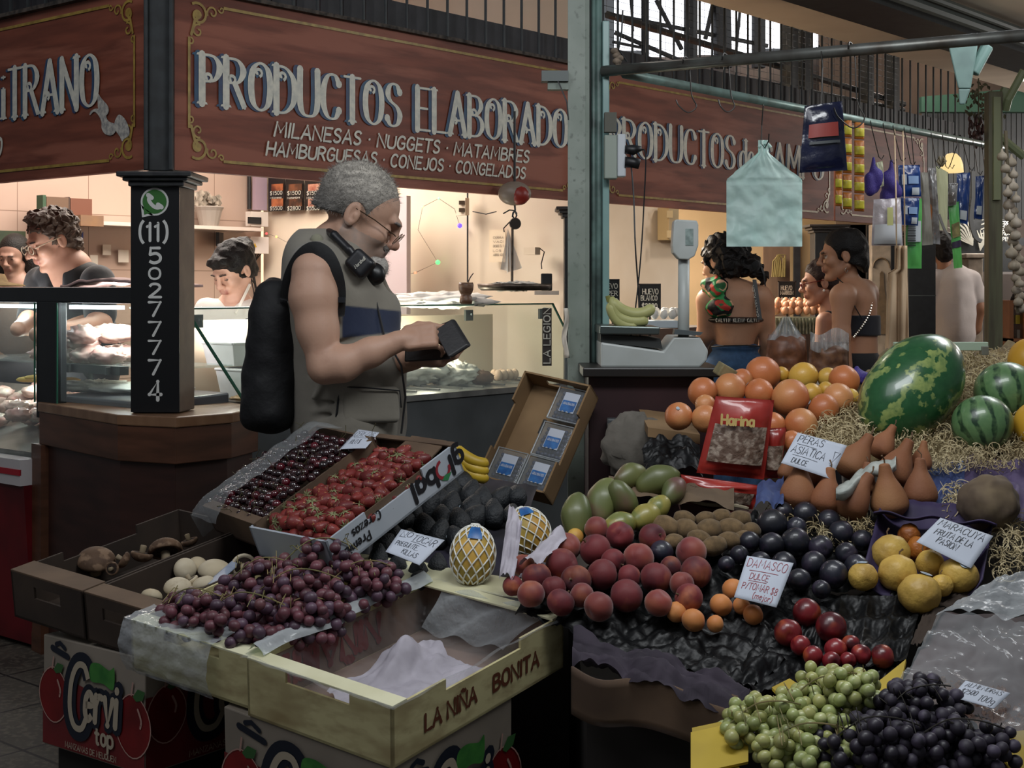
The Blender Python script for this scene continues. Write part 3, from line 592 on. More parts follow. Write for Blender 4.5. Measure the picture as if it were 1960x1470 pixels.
def lump(name,p,r,mat,label,cat,seed=0,amp=.25,fr=9,n=40,**kw):
    m=MB();m.ball((0,0,0),r,n,n//2);rr=max(r)
    m.v=[tuple(Vector(v)*(1+amp*mnoise.noise(Vector(v)*fr/(rr*10)*10+Vector((seed,seed*2,0))))+Vector(p))for v in m.v]
    return m.build(name,mat,smooth=True,label=label,cat=cat,**kw)
bagw=M('white_bag','e2dcd2',.35,c2='cfc7bb',ns=12,bump=.6,bs=22,bd=.01)
lump('plastic_bag',S(1.75,.26,1.0),(.12,.09,.06),bagw,'crumpled white bag in the case beside the bright lamp reflection','bag',3,.5)
lump('plastic_bag',S(1.55,.36,1.02),(.17,.08,.06),bagw,'crumpled white bag lying behind the wallet inside the case','bag',5,.5)
lump('plastic_bag',S(1.75,.36,1.345),(.26,.08,.035),M('white_bag2','f6f2ea',.5),'flat white bag on top of the case behind the headphones','bag',8,.5)
lump('folded_apron',S(1.3,.47,1.18),(.10,.03,.10),M('pale_green_cloth','b9b98a',.8,c2='a5a878',ns=6),'pale green cloth hanging inside the case behind the wallet','cloth',2,.4)
for i,t in enumerate((2.02,2.06,2.1,2.14,2.05,2.1)):
    lump('egg',S(t,.22+.05*(i>3),.985),(.022,.022,.028),M('pale_egg','d9b79d',.5,var=.08),'pale egg in the case next to the green post','egg',group='eggs inside the centre case',n=14,amp=0)
lump('bread_loaf',S(1.83,.16,.985),(.06,.04,.035),M('case_loaf','7d5d45',.7,c2='5c4130',ns=20),'brown round lump in the case beside the bread carton','food',1,.15)
lump('fish_fillet',S(.47,.12,.975),(.10,.06,.012),M('tray_lid','b99a6e',.5),'flat tan piece at the near corner of the centre case','food',1,.3)
# ================================================================ LEFT MEAT CASE
lc=thing('meat_display_case',(-2.0,5.7,0),'black framed lit meat display case left of the phone number column','display case')
blk=M('case_black','101214',.35,c2='17191b',ns=12)
def onT(px,py,s=0.0): # a point on the case front, which runs left from the column
    A=Vector((-1.30,5.02,0))-Vector((-.643,-.766,0))*s;r=(px-980)/FL;t=(A.x-A.y*r)/(D2.y*r-D2.x);Y=A.y+D2.y*t;return A+D2*t+Vector((0,0,EYE-(py-552)/FL*Y))
Q=lambda t,s,z:Vector((-1.30,5.02,z))+D2*t-nL*s
m=MB();m.hexa([Q(.06,.0,1.345),Q(2.4,.0,1.345),Q(2.4,.2,1.345),Q(.06,.2,1.345)],[Q(.06,.0,1.405),Q(2.4,.0,1.405),Q(2.4,.2,1.405),Q(.06,.2,1.405)]);m.build('header',blk,lc,bevel=.006)
tp=(onT(94,600)-Vector((-1.30,5.02,0))).dot(D2)
m=MB();m.hexa([Q(tp-.075,-.01,.9),Q(tp+.075,-.01,.9),Q(tp+.075,.03,.9),Q(tp-.075,.03,.9)],[Q(tp-.075,-.01,1.35),Q(tp+.075,-.01,1.35),Q(tp+.075,.03,1.35),Q(tp-.075,.03,1.35)]);m.build('corner_post',blk,lc,bevel=.004)
m=MB();m.tube([Q(tp-.078,-.014,.96),Q(tp-.078,-.014,1.345)],.004,6);m.tube([Q(tp+.078,-.014,.96),Q(tp+.078,-.014,1.345)],.004,6);m.build('post_trim',glasse,lc)
led=M('led_strip','ffffff',1,emit='eef6ff',es=9)
for a,b in((.22,tp-.09),(tp+.09,1.9)):
    m=MB();m.hexa([Q(a,.03,1.322),Q(b,.03,1.322),Q(b,.06,1.322),Q(a,.06,1.322)],[Q(a,.03,1.336),Q(b,.03,1.336),Q(b,.06,1.336),Q(a,.06,1.336)]);m.build('led_strip',led,lc)
m=MB();m.slab([Q(.02,.0,.97),Q(tp-.08,.0,.97),Q(tp-.08,.0,1.345),Q(.02,.0,1.345)],-nL*.005);m.build('glass_pane',glass,lc)
m=MB();m.slab([Q(tp+.08,.0,.60),Q(2.4,.0,.60),Q(2.4,.0,1.345),Q(tp+.08,.0,1.345)],-nL*.005);m.build('glass_pane',glass,lc)
m=MB();m.hexa([Q(.1,.05,.9),Q(tp+.03,.05,.9),Q(tp+.03,.45,.9),Q(.1,.45,.9)],[Q(.1,.05,.985),Q(tp+.03,.05,.985),Q(tp+.03,.45,1.0),Q(.1,.45,1.0)]);m.build('deck',M('dark_tray','55555c',.35,metal=.2),lc,bevel=.008)
m=MB();m.slab([Q(.08,.1,1.10),Q(1.5,.1,1.10),Q(1.5,.45,1.10),Q(.08,.45,1.10)],(0,0,.008));m.build('glass_shelf',glass,lc)
m=MB();m.hexa([Q(.28,.08,1.075),Q(.66,.08,1.075),Q(.66,.12,1.075),Q(.28,.12,1.075)],[Q(.28,.08,1.108),Q(.66,.08,1.108),Q(.66,.12,1.108),Q(.28,.12,1.108)])
m.lathe([(.01,0),(.01,.03)],10,Q(.34,.07,1.075));m.lathe([(.01,0),(.01,.03)],10,Q(.6,.07,1.075));m.build('shelf_bracket',MATS['clamp'],lc)
m=MB();a,b=Q(tp+.02,.18,1.08),Q(tp+.38,.18,1.33);m.slab([a,b,b+Vector((0,0,-.05))-D2*.02,a+Vector((0,0,-.05))-D2*.02],-nL*.02);m.build('diagonal_strut',MATS['clamp'],lc)
m=MB();m.hexa([Q(tp+.08,-.02,.02),Q(2.4,-.02,.02),Q(2.4,.5,.02),Q(tp+.08,.5,.02)],[Q(tp+.08,-.06,.64),Q(2.4,-.06,.64),Q(2.4,.5,.64),Q(tp+.08,.5,.64)]);m.build('red_base',M('case_red','6a0f18',.4,c2='4b0a11',ns=5),lc)
m=MB();m.hexa([Q(tp+.08,-.075,.64),Q(2.4,-.075,.64),Q(2.4,.2,.64),Q(tp+.08,.2,.64)],[Q(tp+.08,-.075,.74),Q(2.4,-.075,.74),Q(2.4,.2,.74),Q(tp+.08,.2,.74)]);m.m=1
m.hexa([Q(tp+.08,-.079,.68),Q(2.4,-.079,.68),Q(2.4,-.07,.68),Q(tp+.08,-.07,.68)],[Q(tp+.08,-.079,.703),Q(2.4,-.079,.703),Q(2.4,-.07,.703),Q(tp+.08,-.07,.703)])
m.build('front_rail',[M('rail_white','bdb8b8',.5),M('rail_red','a01a28',.4)],lc)
m=MB();m.hexa([Q(tp+.08,.0,.74),Q(2.4,.0,.74),Q(2.4,.6,.74),Q(tp+.08,.6,.74)],[Q(tp+.08,.0,.76),Q(2.4,.0,.76),Q(2.4,.6,.95),Q(tp+.08,.6,.95)]);m.build('lower_deck',steel,lc)
for k in range(2):point('meat_case_lamp',Q(.45+k*.75,.22,1.29),7,(.93,.96,1),.05)
point('meat_case_lamp',Q(1.15,.3,1.03),4,(.95,.97,1),.04)
rr=random.Random(5)
for i in range(16):
    t=rr.uniform(.5,1.0);s=rr.uniform(.14,.32);z=1.135+.05*(i>9)+.035*(i>12);t=t if i<10 else .6+.25*rr.random()
    lump('chicken_piece',Q(t,s,z),(rr.uniform(.06,.09),rr.uniform(.045,.065),.036),meatw,'pale raw chicken piece heaped on the glass shelf','meat',i,.35,group='chicken pieces on the glass shelf',n=26)
for i in range(36):
    t=rr.uniform(tp+.12,1.5);s=rr.uniform(.06,.4);z=.80+s*.3+.03*(i%3)
    lump('chicken_piece',Q(t,s,z),(rr.uniform(.045,.07),.035,.028),meatw,'pale raw chicken piece in the lower tray of the meat case','meat',i+30,.35,group='chicken pieces in the lower tray',n=26)
for i in range(7):
    lump('cheese_strip',Q(tp+.12+i*.06,.2,1.02+.01*(i%2)),(.05,.015,.012),M('yellow_strip','d9b45a',.5),'yellow strip of food lying behind the glass of the meat case','food',i,.2,group='yellow strips in the meat case',n=14)
lump('plastic_bag',Q(.62,.2,1.015),(.18,.07,.022),bagw,'white film spread on the tray beneath the glass shelf','bag',4,.6);lump('plastic_bag',Q(.42,.28,1.01),(.2,.1,.02),whiteb,'white sheet beside the column under the glass shelf','sheet',6,.2)
m=MB();m.grid(lambda u,v:Q(.12+u*.62,.12+v*.22,1.41+.022*math.sin(u*PI)+.012*mnoise.noise(Vector((u*7,v*5,1)))),24,10);m.build('pink_cloth',M('pink_cloth','c9a9a2',.8),smooth=True,solid=.01,label='folded pink cloth lying on top of the meat case',cat='cloth')
m=MB();hp=onT(6,524,.15);m.lathe([(.0,.05),(.035,.045),(.05,.012),(.115,.0),(.117,-.006),(.05,0),(0,0)],24,(hp.x-.03,hp.y,1.415));m.build('straw_hat',M('straw_hat','b99c6a',.8,c2='a1855a',ns=60),smooth=True,label='beige straw hat at the left edge above the meat case',cat='hat')
# ================================================================ BUTCHER WALLS
sh=thing('wall_shelf',S(.6,2.38,1.62),'white shelf on the tiled wall behind the butcher','shelf')
def W1(px,py,o=.02): # point on tiled back wall (s=2.5)
    A=S(0,2.5-o);r=(px-980)/FL;t=(A.y*r-A.x)/(DR.x-DR.y*r);p=A+DR*t;return xyz(p,EYE-(py-552)/FL*p.y)
def W2(px,py,o=.02,ref=2.45):
    A=S(ref-o,0);r=(px-980)/FL;t=(A.y*r-A.x)/(DL.x-DL.y*r);p=A+DL*t;return xyz(p,EYE-(py-552)/FL*p.y)
a,b=W1(60,428,.0),W1(462,441,.0);zsh=a.z;zs=1.40+(552-438)/FL*W1(300,438).y
m=MB();a.z=b.z=zs;m.slab([a,b,b-DL*.2,a-DL*.2],(0,0,.02));m.build('board',M('shelf_white','c7b8ad',.5),sh);m=MB()
for q in(a.lerp(b,.15),a.lerp(b,.85)):m.box(q-DL*.06-Vector((0,0,.05)),(.02,.12,.08))
m.build('bracket',iron,sh)
def panel(name,fn,x0,y0,x1,y1,th,mat,label,cat,group=None):
    m=MB();a,b=fn(x0,y0),fn(x1,y0);z0=fn(x0,y1).z;z1=a.z;a.z=b.z=z0;n=(b-a).cross(Vector((0,0,1))).normalized()*th
    m.slab([a,b,b+Vector((0,0,z1-z0)),a+Vector((0,0,z1-z0))],n);return m.build(name,mat,label=label,cat=cat,group=group)
kraft=M('kraft_box','6f5540',.7,c2='7a5b3e',ns=12)
for i,(x0,y0,x1,y1,c)in enumerate(((70,374,76,428,'2f4a33'),(77,377,119,429,'5f4836'),(119,378,122,430,'3a2a20'),(123,380,164,431,'653c2a'))):
    panel('recipe_book',lambda x,y:W1(x,y,.1),x0,y0,x1,y1,.06,M(f'book{i}',c,.7),['green spined book at the left end of the shelf','tan book beside the green spine on the shelf','thin dark book standing between the tan and russet books','russet book standing on the shelf over the butcher'][i],'book')
panel('shallow_box',lambda x,y:W1(x,y,.16),138,412,182,433,.08,kraft,'low kraft box on the shelf in front of the russet book','box')
panel('card_sticker',W1,137,443,159,474,.003,M('visa_blue','24418f',.4),'blue card payment sticker on the tiled wall behind the butcher','sticker')
m=MB();a=W1(140,471,.026);write(m,'VISA',a,DR,(0,0,1),.018,.05,sw=.2,shear=.15);st=bpy.data.objects['card_sticker'];m.build('lettering',ivory,st)
for i,(x0,y0,x1,y1)in enumerate(((172,488,187,510),(226,478,246,502),(196,468,212,488))):panel('paper_note',W1,x0,y0,x1,y1,.002,M('paper','d6cdbf',.8),['small paper note on the tiles beneath the blue sticker','white printed note on the tiles next to the column','tilted paper slip on the tiles between the two notes'][i],'note')
m=MB()
for i in range(70):
    a=W1(376+rr.random()*44,366+rr.random()*38,.06+rr.random()*.05);r_=.012+rr.random()*.012;n=5
    m.add([a+Vector((r_*math.cos(k*1.257),rr.uniform(-.01,.01),r_*math.sin(k*1.257)))for k in range(5)],[tuple(range(5))])
pl=thing('potted_plant',W1(400,437,.1),'pale dried bouquet in a grey pot right of the column capital','plant');m.build('leaves',M('dry_leaf','a89b8a',.8,c2='6f665a',ns=30),pl)
m=MB();q=W1(400,437,.12);m.lathe([(.05,0),(.075,.1),(.085,.12),(.08,.125),(0,.12)],16,q);m.build('pot',M('pot_grey','8d8379',.7),pl)
panel('leaf_poster',W1,-40,440,48,545,.006,M('poster_green','2c3a2c',.5,c2='3e4a34',ns=8),'dark green framed poster on the wall at the left edge','poster')
m=MB();m.tube([W1(477,300,.03),W1(477,400,.03)],.012);m.build('pipe',M('pipe_dark','1c1a1a',.5),label='dark vertical pipe beside the meter box on the tiles',cat='pipe')
panel('conduit_box',lambda x,y:W1(x,y,.06),483,330,505,402,.03,M('lilac','9a8590',.6),'lilac grey duct panel beside the price posters','panel')
eb=panel('breaker_box',lambda x,y:W1(x,y,.08),470,405,503,433,.05,M('box_white','c9bdb2',.5),'white breaker box with black switches above the woman at the case','box')
m=MB();a=W1(474,428,.135);m.slab([a,a+DR*.1,a+DR*.1+Vector((0,0,.04)),a+Vector((0,0,.04))],-DL*.004);m.build('switch_row',black,eb)
eb=panel('junction_box',lambda x,y:W1(x,y,.08),469,453,504,485,.05,M('box_white2','d4cac2',.5),'white junction box with a yellow triangle beside the woman','box')
m=MB();a=W1(484,473,.135);m.add([a,a+DR*.03,a+DR*.015+Vector((0,0,.026))],[(0,1,2)]);m.build('warning_triangle',M('warn','c9a22a',.5),eb)
m=MB()
for k in range(5):m.tube([W1(480+k*5,485,.05),W1(478+8*math.sin(k),520,.04),W1(486+k*3,560,.05),W1(490+k,600,.05)],.004,5)
m.build('cable_bundle',black,label='tangle of black cables hanging below the junction box',cat='cable')
# price posters on the partition
pb=M('poster_black','16110f',.4);photos=[M('pf%d'%i,c,.5,c2=d,ns=14)for i,(c,d)in enumerate((('5a2a18','a8603a'),('74452a','2a1a12'),('8a4a38','c99a80'),('6b3428','9a6a5a')))]
xs_=[(515,546),(548,582),(585,618),(622,655),(657,690)]
for i,(x0,x1)in enumerate(xs_):
    o=panel('price_poster',W2,x0,335,x1,405-i*1,.006,pb,['black price poster at the left end of the row on the cream wall','black price poster, second in the row','black price poster in the middle of the row','black price poster just left of the man\'s head','black price poster half hidden by the man\'s head'][i],'poster','price posters on the partition')
    m=MB();
    for(ya,yb)in((353,366),(381,396)):a=W2(x0+5,yb,.03);b=W2(x1-4,yb,.03);b.z=a.z;z1=W2(x0+5,ya,.03).z;m=MB();m.slab([a,b,xyz(b,z1),xyz(a,z1)],DR*-.002);m.build('food_photo',photos[i%4],o)
    m=MB();u=(W2(x1,400,.03)-W2(x0,400,.03));u.z=0;wd=u.length;u.normalize()
    for y_,tx in((375,'$1500'),(404,'$2800' if i%2 else '$5500')):write(m,tx,W2(x0+2,y_-1.5,.034),u,(0,0,1),.021,wd*.75,sw=.15)
    write(m,'Matambre' if i%2 else 'Milanesa',W2(x0+2,381,.034),u,(0,0,1),.012,wd*.7,sw=.16);m.build('lettering',ivory,o)
# fridge, notices, boxes, fairy lights on the partition
panel('tall_fridge',lambda x,y:W2(x,y,.25),700,380,786,600,.03,M('fridge_door','c9b9ba',.35),'pale upright fridge door behind the man\'s face','fridge')
for x_,y_,c,e in((557,468,'4038ff',3),(880,432,'6a50ff',2),(765,530,'60ff80',1.6),(838,502,'70ff90',1.6),(840,380,'8affa0',2),(510,447,'ff4040',4),(529,453,'ffb060',3),(795,522,'ff8060',3),(809,396,'ffb080',3)):
    m=MB();m.ball(W2(x_,y_,.03),.013 if c[0]in '467' else .007,10,6);m.build('fairy_light',M('fl'+c,c,.5,emit=c,es=e*.75),label={'4':'blue','6':'green','7':'green','8':'green','f':'warm'}[c[0]].replace('blue','blue').strip()+' glowing fairy light on the cream wall, '+{557:'left of the man',880:'near the vertical cable',765:'below the headphones',838:'halfway up the wall',840:'highest near the sign',510:'beside the junction box',529:'right of the breaker box',795:'low above the white bag',809:'beside the forehead of the man'}[x_],cat='light',group='fairy lights')
m=MB();m.tube([W2(x,y,.025)for x,y in((505,445),(529,453),(557,468),(620,440),(700,410),(760,470),(765,530),(795,522),(838,502),(800,440),(809,396),(840,380),(870,400),(880,432))],.0016,4);m.build('fairy_light_wire',M('thin_wire','7a6a58',.7),label='thin sagging wire of the fairy lights on the cream wall',cat='wire')
m=MB();m.tube([W2(895,350,.05),W2(895,540,.05)],.0045,6);m.tube([W2(905,405,.05),W2(930,410,.12),W2(950,405,.12)],.003,5);m.build('wall_cable',black,label='black cable dropping down the cream wall behind the wallet',cat='cable')
eb=panel('switch_box',lambda x,y:W2(x,y,.05),880,380,898,413,.03,cream,'cream switch box fixed on the cable of the cream wall','box');m=MB()
for yy in(388,402):a=W2(884,yy,.085);m.box(a,(.03,.02,.02))
m.build('switch',M('dk','5a4a3a',.5),eb)
o=panel('wall_notice',W2,937,440,968,502,.003,M('paper2','e0ccb0',.8),'white notice sheet pinned on the cream wall behind the hanging scale','notice');m=MB();u=(W2(968,500)-W2(937,500));u.z=0;u.normalize()
for y_,tx in((457,'CERRA'),(465,'VACI'),(473,'DESDE EL 1'),(482,'LOS'),(490,'ABRIMOS')):write(m,tx,W2(944,y_,.025),u,(0,0,1),.011,min(.07,.018*len(tx)),sw=.14)
m.build('lettering',M('notice_ink','5a4a40',.7),o)
o=panel('wall_socket',lambda x,y:W2(x,y,.06),1012,474,1034,488,.04,cream,'cream wall socket with a cable above the black speaker','socket')
m=MB();m.tube([W2(1034,476,.06),W2(1042,482,.07),W2(1036,505,.07),W2(1037,515,.07)],.003,5);m.build('cord',black,o)
m=MB();a=W2(1046,540,.1);m.box(a+Vector((0,0,.0)),(.055,.05,.085));m.build('small_speaker',black,label='small black speaker box beside the green post',cat='speaker',bevel=.005)
m=MB();a=W2(1046,540,.1);m.box((a.x,a.y,a.z-.053),(.12,.1,.02));m.build('speaker_shelf',M('shelf_white','c7b8ad',.5),label='pale ledge holding the small black speaker',cat='shelf')
for i,(t0,s0)in enumerate(((2.36,.02),(2.46,-.02))):
    m=MB();m.box(S(t0+.02,s0,1.6),(.035 if i==0 else .09,.03 if i==0 else .06,.30 if i==0 else 1.0),(0,0,.863));m.build('dark_upright',black,label=['short black bracket hanging from the sign beside the green post','black upright standing behind the green post'][i],cat='post')
# hanging scale
hs=thing('hanging_scale',P(985,560,6.35),'hanging scale with red body, hook and round metal tray over the case','scale');Yh=6.35;mtl=M('worn_metal','6b5f55',.4,metal=.8,c2='4a4038',ns=25)
m=MB();q=P(985,383,Yh);m.ball(q+Vector((0,0,.03)),(.075,.05,.055),20,12);m.m=1;m.ball(q+Vector((.022,-.012,.022)),(.045,.045,.046),16,10);m.build('dial_body',[M('scale_grey','8a7a6c',.4),M('scale_red','8c2a20',.4)],hs,smooth=True)
m=MB();m.tube([q+Vector((0,0,.08)),q+Vector((0,0,.4))],.006,6);m.tube([P(985,390,Yh),P(986,402,Yh),P(982,408,Yh),P(981,414,Yh),P(986,419,Yh),P(989,412,Yh),P(986,404,Yh)],.0045,6);m.tube([P(963,409,Yh),P(975,402,Yh),P(984,403,Yh),P(990,409,Yh)],.003,6);m.build('hook',black,hs)
m=MB();m.X=Matrix.Translation(P(986,428,Yh))@Matrix.Rotation(PI/2,4,'X');m.lathe([(0,-.012),(.024,-.012),(.027,0),(.024,.012),(0,.012)],18);m.build('counterweight',M('cw','332c26',.4,metal=.6),hs)
m=MB();m.tube([P(981,424,Yh),P(980,550,Yh)],[.006,.006],8);m.tube([P(980,420,Yh),P(964,437,Yh),P(965,444,Yh)],.003,6);m.build('rod',mtl,hs)
m=MB();q=P(985,556,Yh);m.lathe([(0,0),(.15,.0),(.165,.012),(.168,.03),(.162,.03),(.15,.01),(0,.006)],32,q);m.build('tray',mtl,hs,smooth=True)
lump('plastic_bag',P(985,548,Yh),(.12,.10,.02),bagw,'crumpled white bag lying on the tray of the hanging scale','bag',11,.6)
m=MB();q=P(975,440,6.5);m.grid(lambda u,v:P(972+v*(-14+u*38)+6*math.sin(u*9)*v,438+v*86*(1-.25*abs(u-.4)),6.5+.02*math.sin(u*17)*v+.03*v),16,16);m.build('plastic_bag',M('hang_bag','d6c8b8',.4,film=.55),smooth=True,label='limp white carrier bag hanging behind the rod of the scale',cat='bag')
# mate gourd
mg=thing('mate_gourd',P(892,583,5.75),'brown mate gourd with a metal straw standing on the glass case','cup');m=MB();q=P(892,582,5.75);k=.0021
m.lathe([(0,0),(.024,0),(.027,.012),(.024,.03),(.019,.037),(.025,.045),(.03,.06),(.031,.078),(.0285,.088),(.024,.088),(.022,.07),(0,.065)],20,q);m.build('cup',M('mate_brown','5f3e2c',.4,c2='8a6a52',ns=14,stretch=(1,1,6)),mg,smooth=True)
m=MB();m.tube([q+Vector((.0,0,.07)),q+Vector((.018,0,.11)),q+Vector((.03,0,.126))],.0025,6);m.build('straw',mtl,mg)
# vertical banner beside the case
m=MB();m.slab([P(1038,590,6.1),P(1056,590,6.1),P(1056,700,6.1),P(1038,700,6.1)],(0,.01,0));bn=m.build('vertical_banner',M('banner_dark','3a332f',.6),label='dark vertical banner with pale lettering seen through the case glass',cat='banner')
m=MB();write(m,'LA LEGION',P(1053,695,6.09),(0,0,1),(-1,0,0),.028,.24,sw=.17);m.build('lettering',ivory,bn)
# ================================================================ PEOPLE
skin_m=M('skin','b08a74',.55,attr='col',c2='8a5c4a',ns=26,lo=.55,hi=1.5,bump=.2,bs=160,bd=.0015,sss=.06)
cloth_m=M('cloth','808080',.85,attr='col',bump=.35,bs=26,bd=.006,sheen=.15)
hair_m=M('hair','202020',.6,attr='col',bump=.9,bs=160,bd=.004,spec=.3)
smooth_m=M('smooth_gear','202020',.4,attr='col',bump=.1,bs=60)
def hframe(pos,yaw,pitch=0,roll=0):
    """head frame: x forward, y left, z up. yaw 0 faces +X"""
    return Matrix.Translation(pos)@Matrix.Rotation(yaw,4,'Z')@Matrix.Rotation(pitch,4,'Y')@Matrix.Rotation(roll,4,'X')
def head(S_,Mx,s,skin,lips='8a4f45',brow='2a201a',nose=1.0,eyes='down',jaw=1.0):
    R=np.array(Mx.to_3x3());T=lambda p:np.array(Mx@(Vector(p)*s));S_.col=L3(skin)
    e=lambda c,r,k=.015,sub=False,col=None:S_.ell(T(c),np.array(r)*s,R,k*s,sub,col)
    c=lambda a,b,ra,rb=None,k=.01,sub=False,col=None:S_.cap(T(a),T(b),ra*s,(rb or ra)*s,k*s,sub,col)
    e((-.018,0,.045),(.098,.078,.088));e((.03,0,.03),(.062,.066,.07),.02);e((.038,0,-.04),(.052*jaw,.056*jaw,.068),.02)
    c((-.012,.05*jaw,-.045),(.06,.018,-.1),.022,.018,.02);c((-.012,-.05*jaw,-.045),(.06,-.018,-.1),.022,.018,.02)
    e((.076,0,-.1),(.02,.022,.018),.015)
    c((.088,.03,.03),(.096,0,.026),.011,.011,.012);c((.088,-.03,.03),(.096,0,.026),.011,.011,.012)
    for y in(-1,1):
        e((.066,y*.04,-.02),(.026,.022,.024),.02);e((.104,y*.031,.006),(.018,.016,.013),.01,True)
        e((.0795,y*.031,.004),(.0125,.013,.0105)if eyes=='open' else(.0135,.014,.0125),.003,False,L3('b8aca0')if eyes=='open' else None)
        if eyes=='open':e((.0895,y*.030,.003),(.005,.0065,.0065),.001,False,L3('1d1410'));c((.088,y*.044,.012),(.0925,y*.02,.012),.004,.004,.002,False,L3('4a3228'))
        else:c((.092,y*.042,.001),(.0955,y*.024,.0),.0022,.0022,.002,False,L3('2c1d18'))
        S_.col=L3(skin);c((.097,y*.048,.028),(.106,y*.018,.027),.0035,.0045,.004,False,L3(brow));S_.col=L3(skin)
    S_.col=L3(skin)
    c((.1,0,.014),(.114*nose,0,-.02),.0095,.0125,.012);e((.118*nose,0,-.026),(.014,.013,.012),.008)
    for y in(-1,1):e((.106,y*.014,-.03),(.011,.008,.009),.006)
    e((.088,0,-.055),(.018,.028,.02),.015)
    c((.099,-.018,-.053),(.099,.018,-.053),.0062,.0062,.005,False,L3(lips));c((.097,-.016,-.064),(.097,.016,-.064),.0068,.0068,.005,False,L3(lips));S_.col=L3(skin)
    for y in(-1,1):
        e((-.008,y*.079,.002),(.02,.009,.033),.006);e((-.004,y*.088,.004),(.011,.006,.02),.004,True);e((0,y*.083,.0),(.004,.004,.008),.004)
def hand(S_,Mx,s,skin,side=1,curl=(35,40,30),thumb=20,spread=.06,nail=True):
    T=lambda p:np.array(Mx@(Vector((p[0],p[1]*side,p[2]))*s));R=np.array(Mx.to_3x3());S_.col=L3(skin)
    S_.cap(T((-.02,0,0)),T((.02,0,0)),.025*s,.022*s,.012);S_.ell(T((.052,0,0)),np.array((.05,.041,.016))*s,R,.012,box=.012*s)
    S_.ell(T((.03,.022,-.01)),np.array((.03,.018,.014))*s,R,.012)
    ls=((.042,.026,.021),(.047,.03,.023),(.043,.028,.022),(.034,.021,.019))
    for i in range(4):
        y=.031-.0205*i;p=Vector((.092-(.008 if i==3 else 0),y,0));a=0;rad=.0098-.0006*i
        for j in range(3):
            cu=curl[j]+(i*4 if j==0 else 0);a-=math.radians(cu);d=Vector((math.cos(a)*math.cos(spread*(1.5-i)),math.sin(spread*(1.5-i)),math.sin(a)))
            q=p+d*ls[i][j];S_.cap(T(p),T(q),rad*s,(rad-.0012)*s,.005);p=q;rad-=.0012
        S_.cap(T((.06,y*.9,.004)),T((.092,y,.002)),.011*s,.0105*s,.008)
    t=math.radians(thumb);p0=Vector((.018,.034,-.008));p1=p0+Vector((.032,.022,-.014));p2=p1+Vector((.034*math.cos(t),.034*math.sin(t)*.4,-.012));p3=p2+Vector((.026*math.cos(t*.3),-.004,-.006))
    S_.cap(T(p0),T(p1),.016*s,.0125*s,.012);S_.cap(T(p1),T(p2),.0125*s,.0108*s,.006);S_.cap(T(p2),T(p3),.0108*s,.0085*s,.004)
def strands(name,base,mat,parent,n,length,r,droop=0,seed=1,filt=None):
    """short loose hairs rooted on the mesh `base`"""
    rr_=random.Random(seed);me=base.data;Wm=wm(base);m=MB();P_=me.polygons;k=0;N3=Wm.to_3x3()
    while k<n:
        p=P_[rr_.randrange(len(P_))];q=Wm@p.center;nn=(N3@p.normal).normalized();k+=1
        if filt and not filt(q):continue
        d=(nn*.5+Vector((rr_.gauss(0,.5),rr_.gauss(0,.5),rr_.gauss(0,.4)-droop))).normalized();sd=nn.cross(d);sd=sd.normalized()if sd.length>1e-6 else Vector((0,0,1))
        a=q-nn*.001;b=q+d*length*rr_.uniform(.5,1.1);m.add([a-sd*r,a+sd*r,b],[(0,1,2)])
    return m.build(name,mat,parent)
# ---------------------------------------------------------------- the standing man with the wallet
YM=3.90;mm_=lambda px,py,dy=0:np.array(P(px,py,YM)+Vector((0,dy,0)))-np.array((((px-980)/FL)*0,0,0))
def near(px,py,Y):return np.array(P(px,py,Y))
man=thing('person',(P(650,0,YM).x,YM,.116),'man with short grey hair, glasses and grey sleeveless vest looking into an open wallet','person')
sk='b8927c'
B=SDF((-.72,3.55,.88),(-.02,4.15,1.73),.0029)
B.col=L3(sk)
B.ell(mm_(645,580),(.13,.17,.17));B.ell(mm_(668,720),(.14,.16,.16),k=.05)
B.cap(mm_(615,500),mm_(668,445),.078,.062,.04);B.cap(mm_(640,470),mm_(690,470),.055,.045,.03)
B.chain([near(602,522,3.70),near(600,570,3.685),near(608,630,3.675),near(622,702,3.66)],[.060,.058,.050,.042],.03)
B.chain([near(622,702,3.66),near(655,697,3.655),near(710,674,3.66),near(768,652,3.67)],[.042,.044,.036,.026],.02)
HR=frame((.93,.22,.12),None,(-.12,-.80,.58),near(770,652,3.67))if False else None
def fr(x,z,o):
    x=Vector(x).normalized();z=Vector(z);z=(z-x*z.dot(x)).normalized();y=z.cross(x);m=Matrix((x,y,z)).transposed().to_4x4();m.translation=Vector(o);return m
hand(B,fr((.96,.05,.12),(-.10,-.85,.52),near(772,650,3.67)),.86,'ac8670',1,(26,42,30),14,.10)
